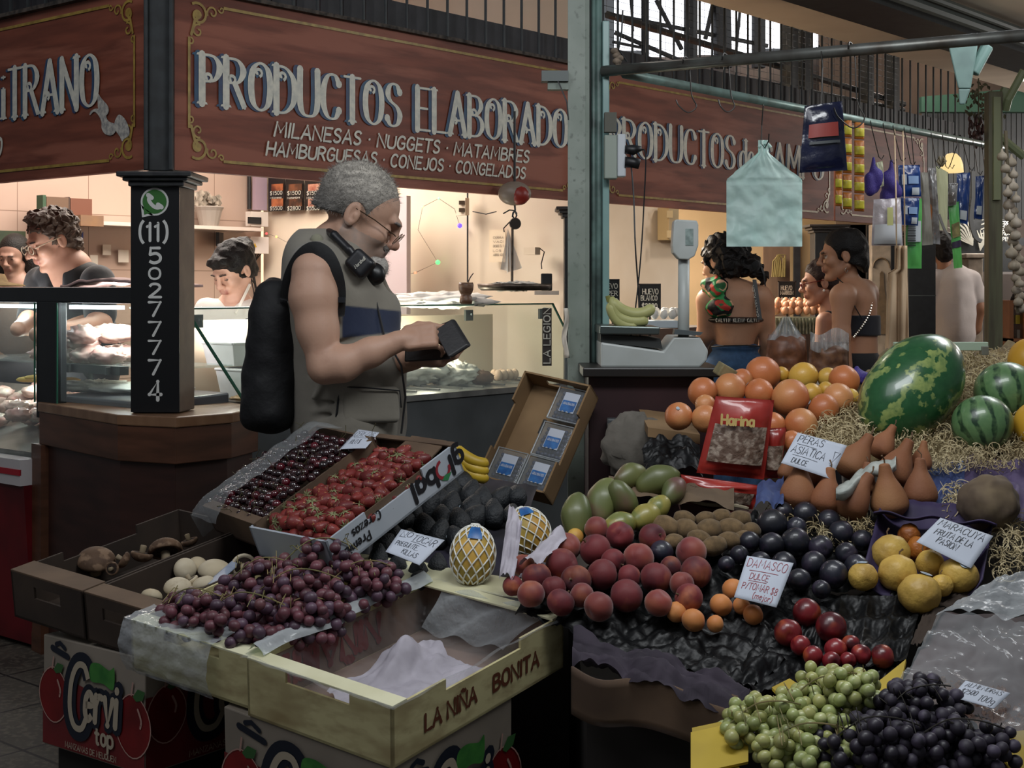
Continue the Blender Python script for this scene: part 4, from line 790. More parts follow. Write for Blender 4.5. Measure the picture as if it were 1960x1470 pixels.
# far arm and the hand under the wallet
B.col=L3(sk);B.chain([mm_(640,530,.17),mm_(640,600,.2),mm_(665,690,.17),mm_(730,700,.02),near(786,690,3.82)],[.06,.056,.046,.042,.028],.02)
hand(B,fr((.93,-.38,.02),(.1,-.2,-.97),near(782,690,3.82)),.95,'ac8670',-1,(22,30,35),30)
HM=hframe(P(686,416,YM),0,math.radians(26));B.col=L3(sk)
head(B,HM,1.08,sk,lips='7c5347',brow='6b6460',nose=.97)
Hi=np.array(HM.inverted())
def manc(w_,c):
    h=(w_@Hi[:3,:3].T+Hi[:3,3])/1.08;out=c.copy();inh=(np.abs(h[:,0])<.14)&(np.abs(h[:,2])<.16)&(np.abs(h[:,1])<.11)
    beard=inh&(h[:,2]<-.03+.25*np.clip(.02-h[:,0],0,.1))&(h[:,2]>-.13)&(h[:,0]>-.02)&~((h[:,0]>.1)&(h[:,2]>-.045))
    nz=np.array([mnoise.noise(Vector(p)*90)for p in w_[beard]])if beard.any()else 0
    out[beard]=out[beard]*(.45-.2*np.clip(nz,-1,1))[:,None]+np.array(L3('8a8078'))*(.55+.2*np.clip(nz,-1,1))[:,None]
    red=inh&(h[:,0]>.1)&(h[:,2]<-.005)&(h[:,2]>-.04);out[red]*=(1.03,.93,.92);return out
mb=B.build('body',skin_m,man,fn=manc)
HS=SDF((-.56,3.74,1.5),(-.24,4.06,1.76),.0028);T=lambda p:np.array(HM@(Vector(p)*1.08));Rm=np.array(HM.to_3x3())
HS.ell(T((-.02,0,.045)),np.array((.104,.084,.094))*1.08,Rm,col=L3('7d7a76'));HS.ell(T((-.062,0,-.018)),np.array((.062,.070,.066))*1.08,Rm,k=.02,col=L3('4a4744'))
HS.ell(T((.105,0,.012)),np.array((.085,.12,.062))*1.08,Rm,k=.012,sub=True);HS.ell(T((.0,0,-.065)),np.array((.16,.12,.065))*1.08,Rm,k=.008,sub=True)
for y in(-1,1):HS.ell(T((.0,y*.085,.0)),np.array((.026,.03,.034))*1.08,Rm,k=.006,sub=True)
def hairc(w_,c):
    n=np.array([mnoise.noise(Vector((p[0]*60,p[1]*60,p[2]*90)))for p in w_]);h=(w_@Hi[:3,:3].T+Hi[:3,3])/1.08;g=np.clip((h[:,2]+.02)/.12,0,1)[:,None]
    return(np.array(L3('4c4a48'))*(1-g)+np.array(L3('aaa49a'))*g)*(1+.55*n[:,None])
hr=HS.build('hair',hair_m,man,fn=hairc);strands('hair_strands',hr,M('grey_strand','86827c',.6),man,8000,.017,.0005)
HS=SDF((-.50,3.78,1.38),(-.28,4.02,1.56),.0028)
HS.ell(T((.070,0,-.098)),np.array((.042,.044,.034))*1.08,Rm,col=L3('b4afa8'));HS.ell(T((.100,0,-.094)),np.array((.028,.032,.030))*1.08,Rm,k=.02);HS.cap(T((.1,-.022,-.041)),T((.1,.022,-.041)),.008,.008,.01,col=L3('77706a'))
bd_=HS.build('beard',hair_m,man);strands('beard_strands',bd_,MATS['grey_strand'],man,2600,.015,.00045,.5)
# vest
V=SDF((-.74,3.6,.86),(-.12,4.2,1.56),.0035);V.col=L3('827d72')
V.ell(mm_(640,585),(.155,.185,.20));V.ell(mm_(664,712),(.165,.185,.18),k=.06);V.ell(mm_(668,815),(.158,.18,.15),k=.06)
V.cap(near(603,512,3.76),near(603,512,4.06),.068,.068,.04);V.cap(mm_(608,490),mm_(645,505),.09,.08,.04);V.cap(mm_(655,520),mm_(725,600),.07,.06,.05)
V.cap(mm_(668,440),mm_(720,540),.062,.058,.012,True) # neck opening
V.ell(near(592,545,3.655),(.064,.08,.075),k=.012,sub=True) # arm hole
for py,ff in((640,.006),(662,.005),(690,.006),(752,.005),(775,.004)): # soft folds
    V.cap(near(575,py+28,3.73),near(742,py,3.74),ff,ff,.016,True)
V.chain([near(600,760,3.72),near(640,700,3.715),near(700,655,3.72)],[.006]*3,.02)
def vestc(w_,c):
    px=980+FL*w_[:,0]/w_[:,1];py=552-FL*(w_[:,2]-EYE)/w_[:,1];out=c.copy()
    k_=lambda v:np.clip(v/3+.5,0,1)
    nav=(k_(px-655)*k_(py-584-(px-652)*.1)*k_(648-(px-652)*.12-py))[:,None];out=out*(1-nav)+np.array(L3('1f2a44'))*nav
    n=np.array([mnoise.noise(Vector(p)*14)for p in w_]);return out*(1+.15*n[:,None])
V.build('vest',cloth_m,man,fn=vestc)
V=SDF((-.62,3.64,1.1),(-.16,4.1,1.56),.003);V.col=L3('84826f')
V.cap(mm_(616,462,-.10),mm_(655,545,-.13),.013,.011,.02);V.cap(mm_(606,478,-.06),mm_(616,462,-.10),.013,.013,.02);V.cap(mm_(655,545,-.13),mm_(722,615,-.11),.010,.009,.01);V.cap(mm_(606,478,-.06),mm_(610,474,.1),.014,.014,.02)
V.build('collar',cloth_m,man)
m=MB();pk=[(652,742),(654,738),(765,742),(768,775),(762,808),(650,806)]
V=SDF((-.5,3.66,1.0),(-.28,3.85,1.16),.003);V.col=L3('7c776c');V.ell(near(708,775,3.752),(.078,.022,.048),np.array(Euler((0,0,.18)).to_matrix()),box=.014);V.build('cargo_pocket',cloth_m,man)
m=MB();m.tube([near(650,740,3.722),near(700,742,3.716),near(765,748,3.74),near(768,780,3.75)],.0022,6);m.tube([near(650,740,3.722),near(645,790,3.72),near(640,812,3.725)],.003,6);m.build('zip',black,man)
m=MB();m.tube([near(716,560,3.80),near(735,640,3.79),near(768,700,3.79),near(776,760,3.80),near(768,830,3.80)],.003,6);m.build('front_zip',M('zip_grey','2c2c2e',.4),man)
# trousers, shoes
V=SDF((-.74,3.6,.05),(-.14,4.25,1.0),.006);V.col=L3('2a2c33')
for y in(-.1,.1):V.chain([mm_(662,850,y),(mm_(655,0,y)[0],YM+y,.58),(mm_(650,0,y)[0],YM+y,.19)],[.105,.075,.055],.03)
V.build('trousers',cloth_m,man);m=MB()
for y in(-.1,.1):m.ball((P(665,0,YM).x+.05,YM+y,.16),(.14,.05,.045))
m.build('shoes',black,man,smooth=True)
# glasses
gl=M('spectacle_wire','5c4a38',.3,metal=.8);m=MB();q=lambda a:Vector(T(a))
for y in(-1,1):m.tube([q((-.005,y*.083,.018)),q((.05,y*.08,.012)),q((.108,y*.066,.0)),q((.112,y*.058,-.002))],.0016,6);m.tube([q((.117+.006*math.sin(a),y*.034+.024*math.cos(a)*1,-.006+.017*math.sin(a)))for a in[k*PI/8 for k in range(17)]],.0011,6)
m.tube([q((.12,-.011,0)),q((.123,0,.003)),q((.12,.011,0))],.001,5);m.build('glasses_frame',gl,man);m=MB()
for y in(-1,1):m.add([q((.117+.006*math.sin(a),y*.034+.024*math.cos(a),-.006+.017*math.sin(a)))for a in[k*PI/8 for k in range(16)]],[tuple(range(16))])
m.build('lenses',M('lens','ffffff',.02,film=.04),man)
# headphones hanging on the neck
V=SDF((-.62,3.62,1.33),(-.26,4.05,1.6),.003);V.col=L3('15161a');band=[mm_(725,528,-.02),near(694,508,3.76),near(668,478,3.765),near(640,450,3.79),mm_(622,440,0),mm_(640,450,.1),mm_(668,478,.13)]
for a,b in zip(band[1:-1],band[2:]):V.cap(a,b,.0115,.0115,.004)
cupR=np.array(fr((.72,-.25,-.66),(-.2,-.95,.2),(0,0,0)).to_3x3())
V.ell(near(690,505,3.735),(.034,.030,.019),cupR,box=.012,k=.004);V.ell(near(716,524,3.80),(.033,.03,.024),cupR,k=.004,col=L3('0a0a0c'));V.cap(near(690,505,3.75),near(716,524,3.80),.012,.012,.006)
hp_=V.build('headphones',smooth_m,man);fm=fr((.72,-.25,.66),(-.2,-.95,-.05),near(683,513,3.712));m=MB();ux=fm.col[0].xyz;write(m,'Marshall',near(681,514,3.712),(.72,0,.69),(-.69,0,.72),.0085,.036,sw=.16,shear=.2);m.build('headphone_lettering',ivory,man)
# wallet
wal=thing('open_wallet',P(850,690,3.7),'open black leather wallet held by the man with grey hair','wallet');lea=M('wallet_leather','131214',.45,c2='1c1a1b',ns=60,bump=.2,bs=150)
m=MB();m.slab([P(873,612,3.70),P(904,662,3.64),P(866,686,3.63),P(838,636,3.69)],(-.012,-.004,.004));m.build('outer_panel',lea,wal,bevel=.004)
m=MB();m.slab([P(846,622,3.73),P(872,612,3.72),P(866,668,3.68),P(842,660,3.70)],(-.006,.008,.002));m.build('inner_panel',lea,wal,bevel=.003)
m=MB();m.slab([P(775,668,3.76),P(862,664,3.70),P(862,688,3.68),P(774,693,3.75)],(0,.014,0));m.build('lower_panel',lea,wal,bevel=.004)
# backpack
bp_=thing('backpack',near(530,820,3.95),'black backpack worn on the back of the man with the wallet','backpack')
V=SDF((-.80,3.6,.98),(-.40,4.25,1.48),.005);V.col=L3('0f1013');tl=np.array(Euler((0,.06,0)).to_matrix())
V.ell(mm_(532,690),(.072,.155,.195),tl,box=.07);V.ell(mm_(508,745),(.05,.12,.11),tl,box=.045,k=.02);V.ell(mm_(535,590),(.055,.13,.08),tl,box=.05,k=.03);V.cap(mm_(512,560,-.02),mm_(522,545,-.02),.012,.012,.02)
def bagn(w_):return w_+.006*np.array([[mnoise.noise(Vector(p)*18),mnoise.noise(Vector(p)*18+Vector((9,0,0))),mnoise.noise(Vector(p)*18+Vector((0,9,0)))]for p in w_])
V.build('pack',M('pack_nylon','101114',.7,attr='col',bump=.5,bs=40,bd=.006),bp_,disp=bagn)
def strap(cl,hw,Yo,th=.009):
    m=MB();vs=[];n=len(cl)
    for i,(x,y,Y_,k)in enumerate(cl):
        a_,b_c=cl[max(i-1,0)],cl[min(i+1,n-1)];dx,dy=b_c[0]-a_[0],b_c[1]-a_[1];l=math.hypot(dx,dy);nx,ny=-dy/l*hw*k,dx/l*hw*k
        vs+=[near(x+nx,y+ny,Y_+Yo),near(x-nx,y-ny,Y_+Yo),near(x-nx,y-ny,Y_+Yo+th),near(x+nx,y+ny,Y_+Yo+th)]
    m.add(vs,[(4*i+j,4*i+(j+1)%4,4*i+4+(j+1)%4,4*i+4+j)for i in range(n-1)for j in range(4)]+[(0,1,2,3),(4*n-1,4*n-2,4*n-3,4*n-4)]);return m
cl_=spline([(545,575,3.74,.7),(556,530,3.71,.9),(576,494,3.68,1),(600,477,3.665,1),(624,488,3.66,1),(640,520,3.665,1),(648,560,3.685,.95),(652,606,3.70,.5)],6)
strap(cl_,15,0).build('shoulder_strap',M('strap_web','141517',.7,bump=.4,bs=90),bp_,smooth=True,bevel=.002)
strap(cl_,15,.44).build('shoulder_strap',MATS['strap_web'],bp_,smooth=True)
m=MB()
m.box(near(648,574,3.682),(.034,.008,.014))
m.build('strap_buckle',M('buckle','202226',.3),bp_)
KM=1.09
for o_ in(man,wal,bp_):o_.location=Vector((0,0,EYE))+(o_.location-Vector((0,0,EYE)))*KM;o_.scale=(KM,)*3
# ---------------------------------------------------------------- other people
def figure(name_pos,label,hd,sk,joints,vox=.006,lo=None,hi=None,hs=1.0,lips='8a4f45',eyes='down',nose=1,jaw=1.0,extra=None):
    t=thing('person',name_pos,label,'person');Mx=hd
    pts=[Vector(p)for ch in joints for p in ch[0]]+[Mx.translation+Vector((.16,.16,.18)),Mx.translation-Vector((.16,.16,.18))]
    l=np.array([min(p[i]for p in pts)-.22*(i<2)-.12*(i==2)for i in range(3)]);h=np.array([max(p[i]for p in pts)+.22*(i<2)+.1*(i==2)for i in range(3)])
    l[2]=max(l[2],.02);S_=SDF(l,h,vox);S_.col=L3(sk)
    for pts_,rs,*kk in joints:S_.chain(pts_,rs,kk[0]if kk else .025)
    head(S_,Mx,hs,sk,lips=lips,eyes=eyes,nose=nose,jaw=jaw)
    if extra:extra(S_)
    S_.build('body',skin_m,t);return t
def blob(name,mat,parent,prims,vox=.006,col='202020',subs=(),fn=None,disp=None,k=.02):
    pts=[];iscap=lambda pr:isinstance(pr[-1],str)
    for pr in prims+(list(subs)if False else[]):
        if iscap(pr):R_=max(pr[2],pr[3]);pts+=[Vector(q)+Vector((R_*g,)*3)for q in pr[:2]for g in(-1,1)]
        else:e=max(pr[1]);pts+=[Vector(pr[0])+Vector((e*g,)*3)for g in(-1,1)]
    l=[min(p[i]for p in pts)-.03 for i in range(3)];h=[max(p[i]for p in pts)+.03 for i in range(3)];S_=SDF(l,h,vox);S_.col=L3(col)
    for pr in prims:
        if iscap(pr):S_.cap(pr[0],pr[1],pr[2],pr[3],k)
        else:S_.ell(pr[0],pr[1],pr[2]if len(pr)>2 else None,k)
    for pr in subs:
        if iscap(pr)and pr[-1]=='cap':S_.cap(pr[0],pr[1],pr[2],pr[3],.008,True)
        elif iscap(pr):S_.ell(pr[0],pr[1],None,.006,True,box=.01)
        else:S_.ell(pr[0],pr[1],pr[2]if len(pr)>2 else None,.008,True)
    return S_.build(name,mat,parent,fn=fn,disp=disp)
def hairpr(Mx,s,back=True,vol=.01):
    T=lambda p:Mx@(Vector(p)*s);R=np.array(Mx.to_3x3());sc_=lambda r:tuple(np.array(r)*s)
    pr=[(T((-.022,0,.048)),sc_((.1+vol,.08+vol,.09+vol)),R)]
    if back:pr.append((T((-.055,0,-.02)),sc_((.06+vol,.066+vol,.07)),R))
    sb=[(T((.108,0,.0)),sc_((.085,.13,.075)),R),(T((.02,0,-.09)),sc_((.12,.12,.075)),R)]
    for y in(-1,1):sb.append((T((.0,y*.09,-.004)),sc_((.026,.03,.034)),R))
    return pr,sb
def curl(amp,fr_):
    def f(w_):return w_+amp*np.array([[mnoise.noise(Vector(p)*fr_),mnoise.noise(Vector(p)*fr_+Vector((7,0,0))),mnoise.noise(Vector(p)*fr_+Vector((0,7,0)))]for p in w_])
    return f
def offs(yaw,f=0,l=0,z=0):return np.array((math.cos(yaw)*f-math.sin(yaw)*l,math.sin(yaw)*f+math.cos(yaw)*l,z))
def yR(yaw):return np.array(Matrix.Rotation(yaw,3,'Z'))
def legs(t,hipc,yaw,col,z0=.08,r=.09,skirt=None):
    pr=[(hipc,(.105,.155,.11),yR(yaw))]
    for l in(-.08,.08):a=hipc+offs(yaw,0,l,-.03);kn=a.copy();kn[2]=.5;an=a.copy();an[2]=z0;pr+=[(a,kn,r,.06,'cap'),(kn,an,.06,.045,'cap')]
    blob('trousers',cloth_m,t,pr,.009,col);m=MB()
    for l in(-.08,.08):c=hipc+offs(yaw,.05,l);m.ball((c[0],c[1],.045),(.1,.06,.045))
    m.build('shoes',black,t,smooth=True)
def specs(t,Mx,s,mat):
    q=lambda a:Mx@(Vector(a)*s);m=MB()
    for y in(-1,1):m.tube([q((-.005,y*.083,.018)),q((.06,y*.08,.014)),q((.108,y*.062,.006))],.0022,5);m.tube([q((.116,y*.034+.024*math.cos(a),.0+.018*math.sin(a)))for a in[k*PI/6 for k in range(13)]],.002,5)
    m.tube([q((.118,-.011,.004)),q((.118,.011,.004))],.0018,5);m.build('glasses',mat,t)
# butcher man leaning over the left case
Yb=6.15;b_=lambda px,py,dy=0:np.array(P(px,py,Yb+dy));HB=hframe(P(101,463,Yb),math.radians(222),math.radians(20))
t=figure((P(120,0,Yb).x,Yb,0),'butcher with curly grey brown hair, glasses and open black shirt behind the meat case',HB,'ab7f68',
           [([b_(122,500,.03),b_(108,475,.02)],[.06,.055]),([b_(150,600,.05),b_(130,520,.05)],[.13,.11]),([b_(185,545,-.1),b_(190,625,-.25),b_(120,638,-.48),b_(70,640,-.52)],[.06,.05,.042,.03]),
            ([b_(75,545,.1),b_(55,620,-.1),b_(35,630,-.4)],[.055,.045,.032])],nose=1.05,vox=.0045)
pr,sb=hairpr(HB,1.04,vol=.006);pr+=[(HB@Vector((.03,y,.115)),(.04,.035,.028))for y in(-.04,0,.04)]
blob('hair',hair_m,t,pr,.004,'4a3c32',sb,disp=curl(.016,55));specs(t,HB,1.04,M('specs_pale','c9b9a0',.3))
blob('shirt',cloth_m,t,[(b_(140,575,.05),(.16,.15,.16)),(b_(135,530,.05),(.16,.11,.08)),(b_(160,680,.1),(.17,.15,.25)),(b_(187,540,-.1),b_(192,600,-.2),.075,.068,'cap'),(b_(78,540,.1),b_(60,605,-.05),.07,.06,'cap')],.006,'0a0b0e',[(b_(98,520,-.08),b_(112,590,-.12),.045,.03,'cap'),(b_(112,480,0),b_(118,500,0),.07,.07,'cap')])
legs(t,b_(160,740,.2),4.0,'1b1c22')
# butcher woman behind the centre case
Yw=6.25;w2=lambda px,py,dy=0:np.array(P(px,py,Yw+dy));HW=hframe(P(447,520,Yw),math.radians(238),math.radians(26))
t=figure((P(450,0,Yw).x,Yw,0),'woman with dark fringe in a white shirt looking down behind the centre case',HW,'c89c86',
           [([w2(452,565,.03),w2(449,530,.02)],[.05,.047]),([w2(448,680,.05),w2(450,600,.05)],[.12,.10]),([w2(395,600,.02),w2(385,680,-.1),w2(400,735,-.3)],[.055,.045,.03]),([w2(497,600,.0),w2(512,690,-.1),w2(480,745,-.3)],[.055,.045,.03])],hs=.95,lips='8a4038',vox=.004)
pr,sb=hairpr(HW,.95,vol=.012);pr+=[(HW@Vector((.072,y,.078)),(.022,.028,.022))for y in(-.035,0,.035)]+[(HW@Vector((-.1,0,.07)),(.05,.05,.05))]
blob('hair',hair_m,t,pr,.005,'120d0b',sb[2:]+[(HW@Vector((.14,0,-.0)),(.085,.13,.058),np.array(HW.to_3x3())),(HW@Vector((.02,0,-.09)),(.12,.12,.06),np.array(HW.to_3x3()))],disp=curl(.007,40))
m=MB();q=lambda a:HW@Vector(a)
m.tube([q((.03,-.093,.07)),q((.015,-.1,.05)),q((.005,-.1,.03)),q((.012,-.098,.03)),q((.03,-.093,.07))],.0025,5);m.build('hair_clip',M('clip_pink','c98f80',.3),t)
m=MB();m.ball(q((0,-.088,-.03)),.005);m.build('earring',M('pearl','e8e4dc',.2),t)
blob('shirt',cloth_m,t,[(w2(448,650,.05),(.17,.13,.17)),(w2(448,595,.04),(.17,.09,.06)),(w2(450,760,.05),(.17,.14,.22)),(w2(396,598,.02),w2(384,665,-.08),.065,.06,'cap'),(w2(498,598,.0),w2(514,672,-.08),.065,.06,'cap')],.006,'ddd6cc',[(w2(446,552,-.06),w2(444,586,-.10),.06,.05,'cap')],disp=curl(.008,14))
m=MB();
for pts_ in([w2(478,545,-.02),w2(462,578,-.08),w2(450,600,-.1)],):m.tube(pts_,.007,6)
m.build('apron_strap',M('apron_white','e6dfd2',.8),t);m=MB();write(m,'CPR',w2(444,640,-.14),(1,0,.25),(-.1,0,1),.05,.09,sw=.09);m.build('shirt_print',greyp,t)
legs(t,w2(450,810,.05),4.1,'2a2c33')
# girl at the left edge
Yg=7.1;g2=lambda px,py,dy=0:np.array(P(px,py,Yg+dy));HG=hframe(P(27,492,Yg),math.radians(262),math.radians(14))
t=figure((P(30,0,Yg).x,Yg,0),'dark haired girl looking down at the left edge behind the meat case',HG,'a07c6a',[([g2(32,530,.02),g2(29,505,.02)],[.045,.042]),([g2(34,600,.03),g2(34,550,.03)],[.11,.09]),([g2(2,560),g2(-6,640)],[.045,.035]),([g2(68,560),g2(72,640)],[.045,.035])],hs=.82)
pr,sb=hairpr(HG,.82,vol=.006);pr+=[(HG@Vector((-.02,y,-.05)),(.04,.025,.07))for y in(-.075,.075)];blob('hair',hair_m,t,pr,.006,'17130f',[(HG@Vector((.1,0,-.01)),(.062,.056,.08),np.array(HG.to_3x3()))])
blob('shirt',cloth_m,t,[(g2(34,610,.03),(.15,.12,.2)),(g2(34,560,.03),(.14,.08,.05))],.008,'9a8f86',[(g2(30,520,-.04),g2(31,548,-.07),.05,.045,'cap')]);legs(t,g2(36,720,.03),4.4,'2a2c33',r=.07)
# woman with curly dark hair seen from behind
Yc=7.3;c2=lambda px,py,dy=0:np.array(P(px,py,Yc+dy));ya=math.radians(112);HC=hframe(P(1381,505,Yc),math.radians(135),math.radians(12))
t=figure((P(1405,0,Yc).x,Yc,0),'woman seen from behind with curly dark hair, patterned sleeve and blue jeans',HC,'b08468',
           [([c2(1398,560),c2(1385,525)],[.05,.046]),([c2(1406,650),c2(1410,570)],[.10,.10],.05),([c2(1360,575),c2(1450,570)],[.07,.075],.05),([c2(1352,575,-.02),c2(1350,640,.02),c2(1330,700,.15)],[.05,.042,.032]),([c2(1463,580),c2(1470,650,.02),c2(1450,715,.12)],[.052,.042,.03]),([c2(1395,610),c2(1425,615)],[.085,.085],.05)],hs=.98)
pr,sb=hairpr(HC,.98,vol=.022);pr+=[(c2(1420,500,-.02),(.06,.07,.07)),(c2(1437,512,-.05),(.055,.05,.05)),(c2(1400,480,-.02),(.08,.08,.08)),(c2(1440,505,-.05),c2(1458,532,-.05),.04,.028,'cap')]
blob('hair',hair_m,t,pr,.005,'120e0d',sb[:1]+sb[2:],disp=curl(.022,42));blob('hair_tie',cloth_m,t,[(c2(1446,508,-.08),(.025,.03,.03))],.004,'0a0a0c')
m=MB();m.tube([c2(1455,505,-.08),c2(1462,525,-.09),c2(1465,548,-.09)],[.008,.006,.003],6);m.build('hair_ribbon',black,t)
m=MB();m.lathe([(.006,0),(.0075,-.012)],10,c2(1367,538,-.05));m.build('earring',M('silver','c9c5bd',.2,metal=.9),t)
def slv(w_,c):
    out=np.zeros_like(c)+np.array(L3('101014'));n=np.array([mnoise.noise(Vector(p)*16)for p in w_]);n2=np.array([mnoise.noise(Vector(p)*20+Vector((5,5,5)))for p in w_])
    out[n>.0]=L3('2f8a4c');out[n2>.3]=L3('b8392e');out[(n>.02)&(n2<-.22)]=L3('d9a88a');out[(n>.3)]=L3('1c5a30');return out
blob('puff_sleeve',M('sleeve_print','808080',.7,attr='col',bump=.6,bs=30,bd=.01),t,[(c2(1370,552,-.04),(.066,.08,.06)),(c2(1380,588,-.05),(.085,.085,.055)),(c2(1350,543,-.03),(.024,.03,.024))],.004,'101014',fn=slv,disp=curl(.014,26))
blob('crop_top_band',smooth_m,t,[(c2(1406,612),(.152,.138,.026),None)],.005,'131316',[(c2(1406,640),(.2,.2,.018),None)])
m=MB();Yt=Yc-.106
def bandp(u,z):px=1362+u*88;a=(px-1406)/(50*1.0);return P(px,612-z,Yc)+Vector((0,-.138*math.sqrt(max(0,1-min(1,a*a*.72)))-.006,0))
for j,ch in enumerate('CALVIN KLEIN CALVIN'):
    if ch==' ':continue
    u0=.03+j*.05;o_=bandp(u0,-3);write(m,ch,o_,(bandp(u0+.04,-3)-o_).normalized(),(0,0,1),.017,.0075,sw=.16)
m.tube([c2(1443,537,-.062),c2(1452,570,-.098),c2(1450,610,-.112)],.006,5)if False else None
m.build('band_lettering',ivory,t);m=MB();m.slab([c2(1440,535,-.055),c2(1447,535,-.052),c2(1458,612,-.105),c2(1449,612,-.108)],(0,-.012,0));m.build('back_strap',black,t)
m=MB();write(m,'CALVIN KLEIN',c2(1453,606,-.124),(-.12,.25,.95),(-1,0,0),.011,.17,sw=.16);m.build('strap_lettering',ivory,t)
blob('jeans',M('denim','35567c',.85,c2='2a4666',ns=30,bump=.4,bs=80,bd=.003),t,[(c2(1406,705),(.155,.125,.13)),(c2(1408,665),(.125,.105,.03)),(c2(1380,730),np.array((c2(1380,0)[0],Yc,.1)),.1,.05,'cap'),(c2(1434,730),np.array((c2(1434,0)[0],Yc,.1)),.1,.05,'cap')],.007,'35567c')
m=MB();m.tube([c2(1362,664,-.07),c2(1385,662,-.115),c2(1430,661,-.115),c2(1455,663,-.07)],.004,5);m.build('belt_line',black,t)
# woman in profile, black top
Yp=7.0;p2=lambda px,py,dy=0:np.array(P(px,py,Yp+dy));HP=hframe(P(1612,492,Yp),math.radians(176),math.radians(4))
t=figure((P(1640,0,Yp).x,Yp,0),'woman in profile with tied back black hair and strappy black top facing left',HP,'a97a5e',
           [([p2(1630,555),p2(1622,515)],[.047,.045]),([p2(1641,740),p2(1641,580)],[.10,.095],.05),([p2(1612,570,-.13),p2(1610,640,-.15),p2(1618,700,-.12)],[.052,.042,.035]),([p2(1660,565,.1),p2(1662,650,.12)],[.05,.04]),([p2(1615,566,-.1),p2(1650,560,.08)],[.06,.07],.05)],hs=.98,lips='8a4a40',eyes='open',vox=.005)
pr,sb=hairpr(HP,.98,vol=.012);pr+=[(p2(1642,505),(.055,.05,.06)),(p2(1650,490),(.03,.035,.035))];blob('hair',hair_m,t,pr,.005,'0f0c0c',sb,disp=curl(.006,30))
m=MB();m.tube([p2(1620,512,-.085),p2(1617,517,-.09),p2(1620,523,-.09),p2(1623,517,-.088)],.0018,5);m.build('hoop_earring',MATS['silver'],t)
blob('top',cloth_m,t,[(p2(1641,600),p2(1642,660),.112,.112,'cap')],.006,'15151f',[(p2(1640,560),(.3,.3,.112),'box'),(p2(1640,690),(.3,.3,.125),'box')]);blob('trousers',cloth_m,t,[(p2(1641,700),p2(1642,740),.118,.12,'cap'),(p2(1645,735),(P(1645,0,Yp).x,Yp,.1),.12,.06,'cap')],.008,'0c0c10')
m=MB();m.tube([p2(1602,532,-.075),p2(1618,545,-.115),p2(1638,590,-.13),p2(1650,610,-.12)],.0028,5);m.build('shoulder_strap',black,t)
m=MB();pts_=spline([tuple(p2(1657,545,-.02)),tuple(p2(1668,570,-.06)),tuple(p2(1664,600,-.10)),tuple(p2(1650,625,-.14)),tuple(p2(1634,645,-.15))],6)
for a in pts_[::1]:m.ball(a,.0065,6,4)
m.build('bag_chain',MATS['silver'],t)
# woman with red glasses
Yr=7.45;r2=lambda px,py,dy=0:np.array(P(px,py,Yr+dy));HQ=hframe(P(1574,543,Yr),math.radians(172),math.radians(6))
t=figure((P(1590,0,Yr).x,Yr,0),'shorter woman with dark red glasses half hidden behind the woman in the black top',HQ,'b08068',
           [([r2(1594,600),r2(1585,565)],[.05,.048]),([r2(1600,680),r2(1602,620)],[.11,.10],.05),([r2(1580,615,-.12),r2(1572,700,-.12)],[.05,.04])],hs=.96,eyes='open',vox=.005)
pr,sb=hairpr(HQ,.96,vol=.012);pr+=[(r2(1600,545),(.05,.06,.08)),(r2(1603,575),(.045,.05,.05))];blob('hair',hair_m,t,pr,.005,'2a1714',sb,disp=curl(.006,30));specs(t,HQ,.96,M('specs_red','6a1a18',.3))
m=MB();m.ball(r2(1577,556,-.085),.007);m.build('earring',MATS['pearl'],t)
blob('tank_top',cloth_m,t,[(r2(1600,660),(.125,.14,.12)),(r2(1585,605,-.07),r2(1575,640,-.07),.03,.04,'cap')],.007,'0e0e12');legs(t,r2(1600,740),3.0,'1a1a22')
# man in a white shirt, far right
Yz=11.0;z2=lambda px,py,dy=0:np.array(P(px,py,Yz+dy));HZ=hframe(P(1806,480,Yz),math.radians(84),0);kz=11/2700
t=figure((P(1828,0,Yz).x,Yz,0),'man in a white short sleeved shirt standing with his back turned, far right',HZ,'a8785c',
           [([z2(1808,520),z2(1806,490)],[.055,.052]),([z2(1826,640),z2(1826,540)],[.10,.10],.05),([z2(1862,540),z2(1873,590),z2(1866,628,.05),z2(1850,650,.12)],[.06,.052,.045,.035]),([z2(1790,540),z2(1782,600),z2(1788,640,.1)],[.06,.05,.04])],vox=.008,eyes='open')
pr,sb=hairpr(HZ,1.0,vol=.01);blob('hair',hair_m,t,pr,.007,'1a1414',sb[:1]+sb[2:],disp=curl(.008,40))
blob('shirt',cloth_m,t,[(z2(1826,540),z2(1826,640),.15,.16,'cap'),(z2(1800,535),z2(1852,535),.085,.085,'cap'),(z2(1824,590),(.18,.14,.26)),(z2(1860,535),z2(1871,568),.075,.07,'cap'),(z2(1792,535),z2(1784,575),.075,.07,'cap')],.008,'d9cfcc',disp=curl(.01,10));legs(t,z2(1824,680),1.5,'1b2030')
